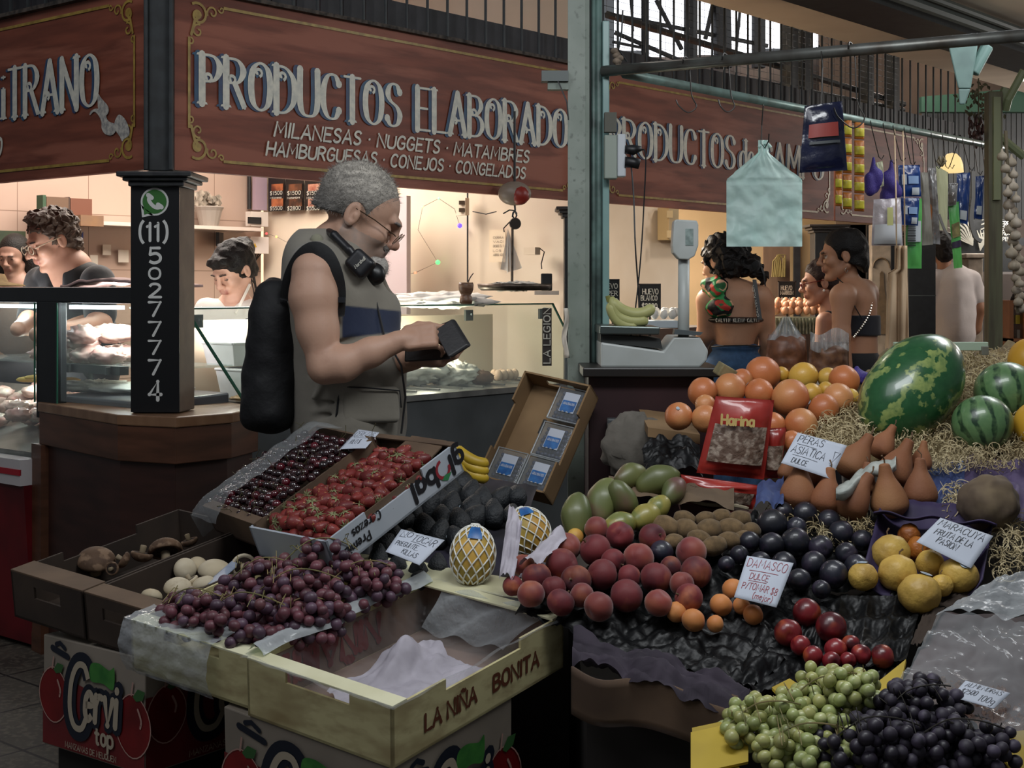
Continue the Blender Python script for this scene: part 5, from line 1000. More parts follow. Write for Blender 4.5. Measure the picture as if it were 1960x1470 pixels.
# ================================================================ EGG STALL AND RIGHT BACKGROUND
def bx(p0,p1,Y,d,z0=None,z1=None): # box whose front face fills pixels p0..p1 at distance Y
    a=P(p0[0],p1[1],Y);b=P(p1[0],p0[1],Y);return((a.x+b.x)/2,Y+d/2,(a.z+b.z)/2),(b.x-a.x,d,b.z-a.z)
stone=M('stone','8d8072',.8,c2='6f6458',ns=14);dw=M('door_wood','5f4a3a',.6,c2='4a382b',ns=3,stretch=(4,4,.6));tan=M('tan_wall','9c8464',.8,c2='84704f',ns=1.5)
m=MB();m.hexa([S(2.58,.0,.0),S(3.75,.0,.0),S(3.75,.6,.0),S(2.58,.6,.0)],[S(2.58,.0,1.19),S(3.75,.0,1.19),S(3.75,.6,1.19),S(2.58,.6,1.19)]);m.build('egg_counter',M('counter_dark','3a302a',.5),label='dark counter of the egg stall under the chalk signs',cat='counter')
eb=thing('wall_cabinet',S(3.6,2.5,1.7),'cream metal cabinet on the wall above the head of the egg stall','cabinet')
def We(px,py,o=.0,s=2.6):
    A=S(0,s-o);r=(px-980)/FL;t=(A.y*r-A.x)/(DR.x-DR.y*r);p=A+DR*t;return xyz(p,EYE-(py-552)/FL*p.y)
a,b=We(1258,460,.02),We(1312,460,.02);b.z=a.z;z1=We(1258,398,.02).z;m=MB();m.slab([a,b,xyz(b,z1),xyz(a,z1)],-DL*.12);m.build('door',M('cab_cream','b09a72',.5),eb,bevel=.006)
m=MB();
for yy in(410,448):m.box(We(1282,yy,.16),(.05,.03,.06))
m.build('hinge',M('cab_hinge','c9b48c',.4),eb)
def chalk(x0,y0,x1,y1,Y,lines,label):
    o=thing('chalk_sign',P((x0+x1)/2,y1,Y),label,'sign');m=MB();c,d=bx((x0,y0),(x1,y1),Y,.012);m.box(c,d);m.build('board',M('chalkboard','121313',.7),o)
    m=MB();
    for q,e in(((x0,y0),(x1,y0+2)),((x0,y1-2),(x1,y1)),((x0,y0),(x0+2,y1)),((x1-2,y0),(x1,y1))):c,d=bx(q,e,Y-.004,.014);m.box(c,d)
    m.build('frame',M('sign_frame','2c2420',.5),o);m=MB();c,d=bx(((x0+x1)/2-2,y1),((x0+x1)/2+2,y1+62),Y+.005,.01);m.box(c,d);m.build('stake',MATS['sign_frame'],o);m=MB();k=Y/FL
    for(tx,xa,xb,yb,h)in lines:write(m,tx,P(xa,yb,Y-.006),(1,0,0),(0,0,1),h*k,(xb-xa)*k,sw=.15)
    m.build('chalk_writing',M('chalk','c9c4b6',.8),o);return o
chalk(1223,543,1265,596,7.25,[('HUEVO',1230,1260,563,10),('BLANCO',1227,1258,575,9),('$2900',1229,1258,593,12)],'chalk sign reading HUEVO BLANCO $2900 behind the bananas')
chalk(1160,534,1186,592,6.9,[('EVO',1163,1182,552,9),('PER',1163,1182,566,9),('2500',1163,1182,582,11)],'chalk sign partly hidden by the green post')
chalk(1490,538,1524,588,8.35,[('HUEVO',1495,1516,555,8),('MARRON',1494,1518,564,7),('$2400',1495,1518,581,11)],'chalk sign reading HUEVO MARRON $2400 above the brown eggs')
def eggs(x0,x1,ys,Y,col,nm,lab,grp,r=.023):
    em=M(nm,col,.5,var=.07);k=0;proto=None
    for j,(y,dY)in enumerate(ys):
        n=int((x1-x0)/(2*r*FL/Y))
        for i in range(n):
            p=P(x0+(i+.5)*(x1-x0)/n+(3 if j%2 else 0),y,Y+dY)
            if proto is None:
                m=MB();m.ball((0,0,0),(r,r,r*1.25),16,10);proto=m.build('egg',em,smooth=True,label=lab,cat='egg',group=grp);o=proto
            else:o=copy_tree(proto)
            o.location=p;o.rotation_euler=(RNG.uniform(-.3,.3),RNG.uniform(-.3,.3),0)
eggs(1243,1296,[(607,0),(607,.06),(611,-.05)],7.0,'dedad2','white_egg','white egg in the tray beside the bananas','white eggs by the bananas',.02)
eggs(1478,1578,[(603,0),(602,.06),(601,.12),(592,.03),(590,.09),(585,.14)],8.1,'c08a68','brown_egg','brown egg heaped under the HUEVO MARRON sign','brown eggs under the chalk sign',.0205)
m=MB();c,d=bx((1200,614),(1300,628),6.92,.24);m.box(c,d);m.build('egg_tray',M('tray_blue','b9c4cc',.5),label='pale blue tray holding the white eggs',cat='tray',bevel=.004)
m=MB();c,d=bx((1478,608),(1580,640),8.0,.3);m.box(c,d)
for i in range(16):a=P(1480+i*6.4,609,7.985);m.tube([a,P(1480+i*6.4,639,7.985)],.006,6)
m.build('egg_basket',M('basket_glass','8c8f7c',.3,c2='5c5f4c',ns=40),label='ribbed basket under the brown eggs',cat='basket');m=MB();c,d=bx((1440,640),(1600,1024),7.95,.4);m.box(c,d);m.build('egg_table',dw,label='wooden table carrying the basket of brown eggs',cat='table')
# columns along the sign line
for t_,lab in((2.46,'black column with a small capital just behind the green post'),(4.97,'dark column with moulded capital above the woman in profile'),(6.33,'black tiled column left of the man in the white shirt')):
    q=S(t_,.06);o=thing('stall_column',q,lab,'column');m=MB();m.box((q.x,q.y,.9),(.17 if t_<6.3 else .19,.15,1.8));m.build('shaft',black,o,bevel=.004);m=MB()
    for z,e in((1.755,.012),(1.773,.026),(1.79,.042)):m.box((q.x,q.y,z),(.17+2*e,.15+2*e,.016))
    m.build('capital',M('cap_brown','2c2724',.5),o,bevel=.003)
    if t_>6.3:
        m=MB()
        for z in(.55,.95,1.35):m.box((q.x,q.y-.076,z),(.19,.003,.006))
        m.build('tile_joint',greyp,o)
# doors and pilasters behind the women
def slabp(m,x0,y0,x1,y1,Y,d=.04):c,dd=bx((x0,y0),(x1,y1),Y,d);m.box(c,dd)
m=MB();slabp(m,1300,340,1600,1000,10.2);m.build('wall_panelled',tan,kind='structure')
for i,(x0,x1,c)in enumerate(((1462,1512,dw),(1532,1562,M('dw2','8a7658',.7)),(1622,1664,M('dw3','7a6650',.7)))):
    m=MB();slabp(m,x0,430,x1,800,9.9+i*.1);m.build(f'door_{i+1}',c,kind='structure')
m=MB();slabp(m,1520,400,1532,900,9.7);slabp(m,1562,440,1574,900,9.7);slabp(m,1660,430,1668,900,9.6);slabp(m,1706,430,1712,900,9.6);m.build('trim_door_frames',black,kind='structure')
m=MB();slabp(m,1600,340,1740,1000,10.1);m.build('wall_stall_end',M('tan_dark','74614c',.8,c2='5f4f3e',ns=2),kind='structure')
o=thing('painted_pilaster',P(1687,900,9.5),'pale pilaster with a painted wine bottle under the hanging white bag','pilaster');m=MB();slabp(m,1668,430,1706,900,9.5,.08);m.build('shaft',stone,o,bevel=.006)
m=MB();bt=[(1680,640),(1676,620),(1675,590),(1681,565),(1684,545),(1684,524),(1688,518),(1692,524),(1692,545),(1695,565),(1700,590),(1700,620),(1696,640)];m.add([P(*q,9.495)for q in bt],[tuple(range(len(bt)))]);m.tube([P(1687+16*math.cos(k*PI/8),512-18*math.sin(k*PI/8),9.495)for k in range(9)],.006,5);m.build('painted_bottle',M('bottle_paint','4a3a28',.7,c2='5f4c36',ns=20),o)
o=thing('wall_decor',P(1490,545,9.8),'faded gold painted emblem on the door behind the curly haired woman','decoration');m=MB()
for k in range(9):m.tube([P(1478+k*3,530,9.85),P(1480+k*2.5+3*math.sin(k),500-6*(k%3),9.85),P(1490,488,9.85)],.006,5)
m.build('emblem',M('emblem_gold','6a5c30',.8),o)
# far right stalls
m=MB();slabp(m,1160,330,2150,900,14.2);m.build('wall_end',M('end_wall','4a3f38',.8,c2='332b26',ns=1.5),kind='structure')
wl=wall('wall_tiles',P(1896,0,13.4),P(2080,0,13.4),EYE-(650-552)/FL*13.4,EYE-(524-552)/FL*13.4,whitet)
m=MB();slabp(m,1900,516,2080,525,13.3);m.build('trim_tile_top',M('tiletop','5a5450',.7),kind='structure')
o=thing('stone_pilaster',P(1868,700,12.4),'pale stone pilaster with a moulded top right of the man in the white shirt','pilaster');m=MB();slabp(m,1853,494,1882,900,12.4,.2);slabp(m,1849,485,1886,494,12.35,.26);m.build('shaft',stone,o,bevel=.01)
o=thing('menu_blackboard',P(1890,530,12.8),'large chalk menu blackboard with leaf drawings behind the right hand post','blackboard');m=MB();slabp(m,1828,322,1945,520,12.8,.04);m.build('board',M('chalkboard','121313',.7),o)
m=MB();k=12.78/FL
for tx,xa,xb,yb,h in(('- M',1912,1936,371,12),('AL',1916,1929,393,9),('CARNE',1908,1936,407,9),('LECHE',1912,1938,420,9),('SEREO',1912,1938,433,9),('VVVVVV',1914,1940,440,5),('CERDO',1908,1936,450,9),('$ PELIO',1912,1940,461,7)):write(m,tx,P(xa,yb,12.77),(1,0,0),(0,0,1),h*k,(xb-xa)*k,sw=.14)
m.build('chalk_writing',MATS['chalk'],o);m=MB()
def leafy(cx,cy,a0,n,L_):
    for j in range(n):
        a=a0+(j-n/2)*.16;m.tube([P(cx,cy,12.76),P(cx+L_*.6*math.cos(a),cy-L_*.6*math.sin(a),12.76),P(cx+L_*math.cos(a+.15),cy-L_*math.sin(a+.15),12.76)],[.004,.012,.003],4)
leafy(1862,470,2.2,8,60);leafy(1876,480,1.5,5,40)
for j in range(12):m.tube([P(1874+j*1,466-j*9,12.76),P(1884,470-j*9-6,12.76)],.007,4);m.tube([P(1889,462-j*9,12.76),P(1882,470-j*9-6,12.76)],.007,4)
m.build('chalk_leaves',M('chalk_grey','8c887c',.8),o)
m=MB();slabp(m,1903,455,1990,470,12.9);m.build('trim_dark_rail',black,kind='structure')
o=thing('wooden_cabinet',P(1950,700,10),'orange brown wooden cabinet at the right edge below the tiles','cabinet');m=MB();cw=M('cab_wood','8a5a38',.5,c2='734729',ns=4)
for q in((1932,575,2010,583),(1932,583,1940,800),(1962,583,1970,800),(1932,648,2010,654)):slabp(m,*q,10,.35)
m.build('frame',cw,o);m=MB();slabp(m,1940,583,2010,648,10.3,.02);m.build('back',M('cab_in','5a4430',.7),o)
for i,(x,y,c)in enumerate(((1952,612,'c9b030'),(1955,640,'b9b0a0'))):m=MB();slabp(m,x-8,y-9,x+12,y+8,10.1,.06);m.build('box',M('cbx%d'%i,c,.5),label=['yellow packet inside the wooden cabinet','white packet on the lower shelf of the wooden cabinet'][i],cat='packet')
lump('pine_cone',P(1952,570,10.1),(.055,.055,.045),M('cone','1d1512',.8),'dark pine cone on top of the wooden cabinet','pine cone',3,.5,30,40)
# dried peppers and vines, garlic braid
o=thing('pepper_bunch',P(1873,270,7.6),'bunch of dark dried peppers hanging left of the wooden post','peppers');m=MB()
for i in range(70):p=P(1873+RNG.gauss(0,9),232+RNG.random()*52-RNG.random()*12,7.6+RNG.gauss(0,.02));m.ball(p,(.008,.008,.016),6,4)
m.build('peppers',M('pepper_dark','2c1a18',.5,c2='45231f',ns=20),o,smooth=True);m=MB()
for i in range(60):
    p=P(1870+RNG.gauss(0,16),160+RNG.random()*75,7.6+RNG.gauss(0,.03));a=RNG.random()*6;r=.02;m.add([p,p+Vector((r*math.cos(a),0,r*math.sin(a))),p+Vector((r*1.6*math.cos(a+.5),.01,r*1.6*math.sin(a+.5))),p+Vector((r*math.cos(a+1),0,r*math.sin(a+1)))],[(0,1,2,3)])
m.tube([P(1873,150,7.6),P(1873,236,7.6)],.004,5);m.build('dry_leaves',M('vine','3f3a28',.8,c2='56523a',ns=12),o)
o=thing('garlic_braid',P(1942,590,6.5),'long braid of garlic bulbs hanging at the right edge','garlic');gmat=M('garlic','857a68',.7,c2='a3988a',ns=30,stretch=(1,1,.4),bump=.3,bs=60)
for i in range(26):
    f=i/25;p=P(1928+24*f+((8 if i%2 else-6)+RNG.gauss(0,3))*(1-.6*f),300+290*f,6.5+RNG.gauss(0,.015));m=MB();r=.026*RNG.uniform(.85,1.15);m.lathe([(0,-r*.75),(r*.7,-r*.65),(r,-.1*r),(r*.8,r*.5),(r*.3,r*.9),(r*.15,r*1.5),(0,r*1.6)],10,p);m.build('garlic_bulb',gmat,o,smooth=True)
m=MB();m.tube([P(1925,250,6.5),P(1932,400,6.52),P(1948,600,6.5)],.008,6);m.build('braid_stem',M('braid','5c5340',.8),o)
0 and lump('garlic_head',P(1931,345,6.45),(.03,.03,.035),gmat,'single larger garlic head at the top of the braid on the right','garlic',2,.2)
# wooden post at the right with brackets and lamp
o=thing('market_post',P(1901,1100,6.9),'weathered brown green post on the right side of the market aisle','post');pm=M('post_weathered','4c4636',.6,c2='5f6048',ns=5,stretch=(6,6,.5))
a=P(1888,552,6.9).x;b=P(1915,552,6.9).x;m=MB();m.box(((a+b)/2,6.9,1.18),(b-a,.07,2.36));m.build('shaft',pm,o,bevel=.004)
m=MB();m.box(((a+b)/2+.0,6.86,2.08),((b-a)*.5,.03,.5));m.build('green_strip',M('olive_strip','6f7455',.5),o)
gs=M('gusset_green','5f7a74',.5,c2='4c635f',ns=8)
m=MB();m.tube([P(1925,170,6.9),P(1905,215,6.9),P(1912,260,6.9),P(1960,300,6.9)],.022,8);m.tube([P(1960,135,6.8),P(1930,190,6.85),P(1925,210,6.88)],.02,8);m.build('brace',M('brace_green','6c7556',.5),o)
o=thing('iron_bracket',P(1848,130,6.3),'pale green tapered iron bracket hanging under the dark beam','bracket');m=MB()
m.hexa([P(1834,170,6.3),P(1858,170,6.3),P(1858,170,6.4),P(1834,170,6.4)],[P(1815,88,6.3),P(1872,84,6.3),P(1872,84,6.4),P(1815,88,6.4)]);m.hexa([P(1836,200,6.3),P(1847,200,6.3),P(1847,200,6.36),P(1836,200,6.36)],[P(1834,170,6.3),P(1858,170,6.3),P(1858,170,6.4),P(1834,170,6.4)]);m.tube([P(1862,140,6.35),P(1890,88,6.35)],.03,8);m.build('plate',gs,o,bevel=.006)
m=MB();m.ball(P(1958,149,7.6),(.03,.03,.018));m.build('lamp',M('warm_lamp','ffffff',.5,emit='f6ffe0',es=7),label='small glowing lamp at the right edge under the ceiling',cat='lamp')
# the lit lampshade behind the packets
m=MB();m.X=Matrix.Translation(P(1822,330,9));m.lathe([(.0,.125),(.03,.118),(.055,.09),(.068,.05),(.072,0)],20);m.build('lampshade',M('lit_shade','f0d8a8',.6,emit='ffdf9a',es=.9),smooth=True,label='glowing cream domed lampshade behind the hanging packets',cat='lamp')
# ================================================================ GREEN POST, RAILS, SOCKET BOX
gp=M('post_green','8b948b',.5,c2='788379',ns=6,c3='646c64',n3=50,lo3=.6,hi3=.75);YP=4.75
o=thing('green_post',P(1125,950,YP),'pale green steel post standing behind the fruit display','post');X=lambda px,Y=YP:P(px,552,Y).x
m=MB();m.prism([(X(1087),YP),(X(1125),YP),(X(1125),YP+.012),(X(1087),YP+.012)],0,3.3);m.prism([(X(1120),YP),(X(1128),YP-.006),(X(1128),YP+.1),(X(1122),YP+.1)],0,3.3);m.build('flange',gp,o)
m=MB();m.prism([(X(1124),YP+.05),(X(1152),YP+.05),(X(1152),YP+.07),(X(1124),YP+.07)],0,3.3);m.build('web',M('web_dark','2a3432',.5),o)
m=MB();m.tube([(X(1137),YP+.02,0),(X(1137),YP+.02,3.3)],.0085,10);m.tube([(X(1147),YP+.02,0),(X(1147),YP+.02,3.3)],.011,10);m.build('conduit',M('conduit_green','66807a',.45,c2='3c4845',ns=9),o,smooth=True)
m=MB();m.prism([(X(1153),YP-.01),(X(1166),YP-.01),(X(1166),YP+.09),(X(1153),YP+.09)],.9,2.3);m.build('side_channel',M('channel_green','7fa09c',.35,c2='6a8a88',ns=4),o,bevel=.003)
galv=M('pipe_steel','6a6c68',.4,metal=.6,c2='4c4640',ns=12);pmint=M('pipe_mint','7f968f',.35,metal=.3,c2='6d7a72',ns=14)
a,b=P(1160,136,4.72),P(1960,68,4.05);d=(b-a);m=MB();m.tube([a-d*.01,a+d*1.3],.0185,14);rail1=m.build('hanging_rail',galv,smooth=True,label='grey steel rail running from the green post towards the viewer',cat='rail')
def R1(px):r=(px-980)/FL;t=(a.y*r-a.x)/(d.x-d.y*r);return a+d*t
a2,b2=P(1196,152,4.72),P(1960,290,7.45);a2.z=b2.z=2.118;d2=b2-a2;m=MB();m.tube([a2,a2+d2*1.15],.0165,14);m.build('hanging_rail',pmint,smooth=True,label='mint green rail carrying the packets, running away from the post',cat='rail')
def R2(px):r=(px-980)/FL;t=(a2.y*r-a2.x)/(d2.x-d2.y*r);return a2+d2*t
m=MB();m.box(P(1062,147,4.75),(.09,.05,.035));m.m=1;m.box(P(1068,164,4.76),(.07,.04,.03));m.build('clamp_bracket',[M('bracket_steel','5c6462',.5),gp],label='short steel bracket sticking out left of the green post',cat='bracket')
m=MB();m.tube([P(1068,155,4.72),P(1085,195,4.7),P(1088,230,4.7)],.0025,5);m.build('loose_wire',black,label='thin black wire dangling from the bracket left of the green post',cat='wire')
m=MB();
for i in range(6):m.ball(P(1180+RNG.gauss(0,6),112+RNG.gauss(0,12)+20*(i>3),4.7),(.016,.012,.012),8,6)
m.build('cloth_knot',M('knot','8f7f6f',.9,c2='5f5448',ns=40),smooth=True,label='knotted rag tying the rails to the green post',cat='rag')
m=MB();m.tube([P(1192,20,4.7),P(1190,60,4.68),P(1184,95,4.69),P(1200,118,4.7)],.003,6);m.build('loose_wire',black,label='black wire hanging above the rag knot on the rails',cat='wire')
sb_=thing('socket_box',P(1178,340,4.7),'pale socket box with two black plugs on the green post','socket');m=MB();c,dd=bx((1157,258),(1182,342),4.68,.05);m.box(c,dd);m.build('box',M('box_green','8b958b',.5),sb_,bevel=.004)
m=MB();c,dd=bx((1182,256),(1198,338),4.67,.045);m.box(c,dd);m.build('face',M('socket_white','b9bfc4',.4),sb_,bevel=.004)
m=MB();m.box(P(1168,235,4.69),(.04,.04,.065));m.build('grey_tape',M('tape','5a5a52',.8),sb_)
for i,y in enumerate((286,310)):m=MB();m.tube([P(1196,y,4.67),P(1212,y+1,4.67),P(1228 if i==0 else 1224,y+(-2 if i==0 else 4),4.67)],[.019 if i else .014,.018,.008 if i==0 else .018],10);m.build('plug',black,sb_,smooth=True)
m=MB();m.tube(spline([tuple(P(*q))for q in((1228,286,4.67),(1236,300,4.66),(1232,400,4.66),(1228,470,4.64),(1222,540,4.62),(1212,620,4.6),(1196,700,4.58))],6),.0026,6);m.build('power_cord',black,label='black power cord hanging from the upper plug of the socket box',cat='cord')
m=MB();m.tube(spline([tuple(P(*q))for q in((1208,316,4.67),(1213,380,4.66),(1216,470,4.62),(1222,560,4.64),(1226,650,4.63),(1236,700,4.6),(1222,740,4.62))],6),.0026,6);m.build('power_cord',black,label='black power cord hanging from the lower plug of the socket box',cat='cord')
m=MB();m.grid(lambda u,v:P(1078+u*9+3*math.sin(v*8),590+v*95,4.72-.01*math.sin(u*3+v*6)),4,14);m.build('paper_strip',M('paper','d6cdbf',.8),smooth=True,solid=.001,label='curled white paper strip taped to the left edge of the green post',cat='paper')
# hooks
def hook(p0,drop,label,w_=.03,flip=1):
    q=Vector(p0);m=MB();pts=[q+Vector((-.02*flip,-.02,.0)),q+Vector((-.012*flip,-.0,.024)),q+Vector((.004,.018,.015)),q+Vector((.006*flip,.0,-.03)),q+Vector((.012*flip,0,-drop*.7)),q+Vector((.012*flip+w_*.5,0,-drop*.95)),q+Vector((0,0,-drop-w_*.4)),q+Vector((-w_*flip,0,-drop*.93)),q+Vector((-w_*1.3*flip,0,-drop*.8))]
    m.tube(spline([tuple(v)for v in pts],4),.0021,6);return m.build('wire_hook',M('hook_wire','2c2a28',.4,metal=.7),label=label,cat='hook')
hook(R1(1317),.145,'empty wire hook nearest the green post on the grey rail');hook(R1(1392),.155,'empty wire hook second along the grey rail',.022)
# hanging goods
def sheet(fn,nm,mat,n=20,mm_2=24,**kw):m=MB();m.grid(fn,n,mm_2);return m.build(nm,mat,smooth=True,**kw)
q=R2(1462);Yb_=q.y
bg_=thing('plastic_bag_pack',P(1463,472,Yb_),'pack of mint green plastic carrier bags hanging from the rail','bag');mint=M('mint_plastic','dcf8f0',.42,c2='ccf0e8',ns=6,bump=.7,bs=9,bd=.02)
def mintf(side):
    def f(u,v):
        y=268+v*204;w0=145;hw=(10+v*0 if v<.12 else 10+(w0/2-10)*min(1,((v-.12)/.25))**1.0);x=1463+(u*2-1)*hw+(-2 if v<.3 else 0);e=1-abs(u*2-1)**4
        return P(x,y,Yb_+side*(.012+.012*e*min(1,v*2))+.012*mnoise.noise(Vector((u*4,v*5,side)))-side*.006*math.exp(-((v-.385)/.012)**2)+.016*abs(mnoise.noise(Vector((u*2.2+5,v*3.1,7))))+.006*mnoise.noise(Vector((u*11,v*12,side))))
    return f
m=MB();m.grid(mintf(-1),36,44);m.grid(mintf(1),36,44)
for s_ in(0,1):
    W_=37;m.add([mintf(-1)(s_,j/20)for j in range(21)]+[mintf(1)(s_,j/20)for j in range(21)],[(j,j+1,22+j,21+j)for j in range(20)])
m.build('bags',mint,bg_,smooth=True);m=MB();m.tube([P(1452+k*3,282-8*math.sin(k*PI/8),Yb_-.01)for k in range(9)],.006,6);m.build('handle_loop',mint,bg_,smooth=True)
m=MB();m.tube([q+Vector((-.004,0,.02)),q+Vector((-.006,-.02,-.02)),P(1458,240,Yb_-.01),P(1457,275,Yb_-.015),P(1464,283,Yb_-.02),P(1471,270,Yb_-.03),P(1472,256,Yb_-.035)],.0024,6);m.build('wire_hook',MATS['hook_wire'],label='long wire hook through the mint green bags',cat='hook')
def packet(nm,pts,Y,mat,label,cat='packet',puff=.012,seed=0,parts=(),group=None,cr=.5):
    """a pillow packet hung in space: pts = pixel corners TL TR BR BL"""
    if 5.5<Y<6.55 and nm!='price_tag':Y=R2(sum(p[0]for p in pts)/4).y-.02
    tl,tr,br_,bl=[P(*p,Y)for p in pts];m=MB()
    for sd in(-1,1):
        def f(u,v):
            p=tl.lerp(tr,u).lerp(bl.lerp(br_,u),v);e=max(0,(1-abs(2*u-1)**3)*(1-abs(2*v-1)**6));w_=mnoise.noise(Vector((u*3+seed,v*4,sd)))*.4*cr
            return p+Vector((0,sd*puff*e*(1+w_)+.004*mnoise.noise(Vector((u*6,v*6,seed))),0))
        m.grid(f,14,18)
    o=thing(nm,(tl+tr+br_+bl)/4-Vector((0,0,(tl-bl).length/2)),label,cat,group);m.build('pouch',mat,o,smooth=True)
    for(pn,pm_,x0,y0,x1,y1)in parts:
        def g(u,v):
            U=x0+(x1-x0)*u;V_=y0+(y1-y0)*v;p=tl.lerp(tr,U).lerp(bl.lerp(br_,U),V_);e=(1-abs(2*U-1)**3)*(1-abs(2*V_-1)**6)
            return p+Vector((0,-puff*e*1.25-.004,0))
        m=MB();m.grid(g,6,6);m.build(pn,pm_,o,smooth=True)
    return o
nav=M('navy_foil','141a3a',.25,c2='0d1024',ns=8,bump=.7,bs=22,bd=.006,coat=.6);redp=M('red_print','8c3a34',.4);yl=M('yellow_print','c9bd3a',.4,c2='a89c2a',ns=40);orp=M('orange_print','b8702c',.4,c2='9c5a22',ns=14);blu=M('blue_foil','143f86',.3,c2='0f2c62',ns=10,bump=.4,bs=25,bd=.004,coat=.5)
wht=M('white_print','b9bfc4',.5);Y1=R1(1570).y
packet('snack_packet',[(1540,203),(1612,193),(1622,326),(1530,331)],Y1-.03,nav,'shiny navy packet with a red label hanging highest from the grey rail','packet',.02,3,[('red_label',redp,.12,.3,.82,.5),('print',greyp,.15,.56,.85,.6)])
m=MB();q=R1(1568);m.tube([q+Vector((0,.02,.01)),q+Vector((0,-.0,.023)),q+Vector((.002,-.022,0)),q+Vector((.006,-.02,-.05)),P(1572,205,Y1-.03)],.002,6);m.build('wire_hook',MATS['hook_wire'],label='wire hook holding the navy packet',cat='hook');hook(R1(1633),.22,'large round wire hook right of the navy packet',.045)
k=0
for ci,(x0,x1,dy,Yk)in enumerate(((1598,1612,70,0),(1612,1631,0,0),(1634,1655,4,0))):
    Yk=R2((x0+x1)/2).y-.018-.02*(ci==2)
    st=thing('sachet_strip',P((x0+x1)/2,400,Yk),['short dim strip of snack sachets behind the navy packet','strip of yellow and orange snack sachets beside the navy packet','right hand strip of yellow and orange snack sachets next to the purple net'][ci],'packet strip')
    for j in range(5 if ci else 3):
        ya=230+dy+j*34.5 if ci else 300+j*31;tl,tr,br_,bl=P(x0,ya,Yk),P(x1,ya+1,Yk),P(x1,ya+33,Yk),P(x0,ya+32,Yk)
        for nm_,mt,a_,b_c in(('sachet',orp,0,1),('sachet_label',yl,.35,.85)):
            m=MB();m.grid(lambda u,v:tl.lerp(tr,.06+u*.88).lerp(bl.lerp(br_,.06+u*.88),a_+(b_c-a_)*v)+Vector((0,-.008*math.sin(PI*u)*math.sin(PI*(a_+(b_c-a_)*v))-(.003 if a_ else 0),0)),8,8);m.build(nm_,mt,st,smooth=True,solid=.002)
def netbag(nm,cx,cy,rx,ry,Y,mat,label,n=7):
    o=thing(nm,P(cx,cy+ry,Y),label,'net bag');kx=Y/FL;c=P(cx,cy,Y);S_=SDF(c-Vector((rx*kx*1.5,rx*kx*1.5,ry*kx*1.6)),c+Vector((rx*kx*1.5,rx*kx*1.5,ry*kx*2.0)),.0035);S_.col=L3('37287a')
    rr_=random.Random(cx)
    for i in range(n):a_=rr_.random()*6.28;z=-1+2*i/n;S_.ell(c+Vector((math.cos(a_)*rx*kx*.42,math.sin(a_)*rx*kx*.3,z*ry*kx*.6)),(rx*kx*.62,rx*kx*.6,ry*kx*.42),k=.012)
    S_.cap(c+Vector((0,0,ry*kx*.7)),c+Vector((0,0,ry*kx*1.4)),.014,.006,.02);S_.build('net',mat,o);return o
netm=M('purple_net','3a2a7c',.6,attr='col',bump=.9,bs=300,bd=.003);
netbag('net_bag',1672,345,17,30,R2(1672).y-.03,netm,'purple net bag of garlic on the left of the pair');netbag('net_bag',1706,358,20,36,R2(1706).y-.03,netm,'purple net bag of garlic on the right of the pair')
packet('price_tag',[(1674,312),(1690,308),(1692,356),(1684,358)],R2(1684).y-.085,M('tag_cream','a8a78c',.6),'folded cream tag on the purple net bags','tag',.004)
clr=M('clear_bag','c9c0c4',.25,c2='a89fa4',ns=10,bump=.8,bs=30,bd=.006,coat=.4)
packet('spice_bag',[(1672,382),(1724,378),(1728,470),(1668,470)],5.7,clr,'clear bag of white powder with a small yellow label','bag',.03,6,[('white_filling',M('powder','c9ccd0',.6),.05,.55,.95,.97),('label',M('lab_yellow','b9b978',.6),.42,.2,.62,.58)])
for i,(pts_,lab)in enumerate((([(1719,316),(1761,316),(1763,376),(1721,377)],'upper blue foil packet with a white printed panel'),([(1723,378),(1760,378),(1757,432),(1725,430)],'lower blue foil packet hanging under its twin'))):
    packet('blue_packet',pts_,5.9,blu,lab,'packet',.012,i,[('print',wht,.12,.3,.32,.62),('print',M('print_lt','7f9ac0',.5),.4,.35,.88,.6),('print',wht,.55,.72,.9,.95)])
grn=M('green_foil','3f8f4a',.35,c2='5fae58',ns=4,bump=.3,bs=12)
o=packet('green_packet',[(1738,380),(1765,380),(1764,514),(1729,514)],6.0,grn,'long green packet with a white barcode panel','packet',.01,2,[('barcode_panel',wht,.1,.32,.9,.62)])
m=MB();
for j in range(12):c,dd=bx((1737,434+j*3.2),(1753,434+j*3.2+1.2+(j%3)*.4),R2(1749).y-.042,.001);m.box(c,dd)
m.build('barcode',black,o)
packet('clear_packet',[(1762,330),(1776,330),(1786,468),(1764,470)],6.1,M('dusty_clear','6f6a60',.4,c2='8a867c',ns=12,bump=.6),'dusty narrow clear packet right of the green one','packet',.012,4);packet('clear_packet',[(1776,320),(1792,322),(1800,468),(1784,466)],6.2,M('silver_clear','8f8f90',.2,c2='5a5450',ns=18,bump=.8,bs=40,coat=.5),'silvery clear packet left of the cream card','packet',.014,5)
packet('orange_packet',[(1778,386),(1796,384),(1795,464),(1784,465)],6.0,M('orange_foil','a05a20',.4,c2='7a421a',ns=12),'narrow orange packet hanging above the black column','packet',.01)
packet('cream_card',[(1791,316),(1815,330),(1813,442),(1796,440)],6.15,M('card_cream','b9b994',.7),'long blank cream card hanging between the packets','card',.003)
m=MB();
for a_ in(-1,1):m.tube([P(1802,318,6.14),P(1802+a_*8,308,6.13),P(1802+a_*4,300,6.13),P(1802,316,6.14)],.006,6)
m.build('bow_knot',M('knot2','7a7058',.8),smooth=True,label='small knotted bow at the top of the cream card',cat='bow')
packet('silver_packet',[(1815,350),(1834,350),(1830,392),(1815,395)],6.25,MATS['silver_clear'],'small silvery packet right of the cream card','packet',.014,7)
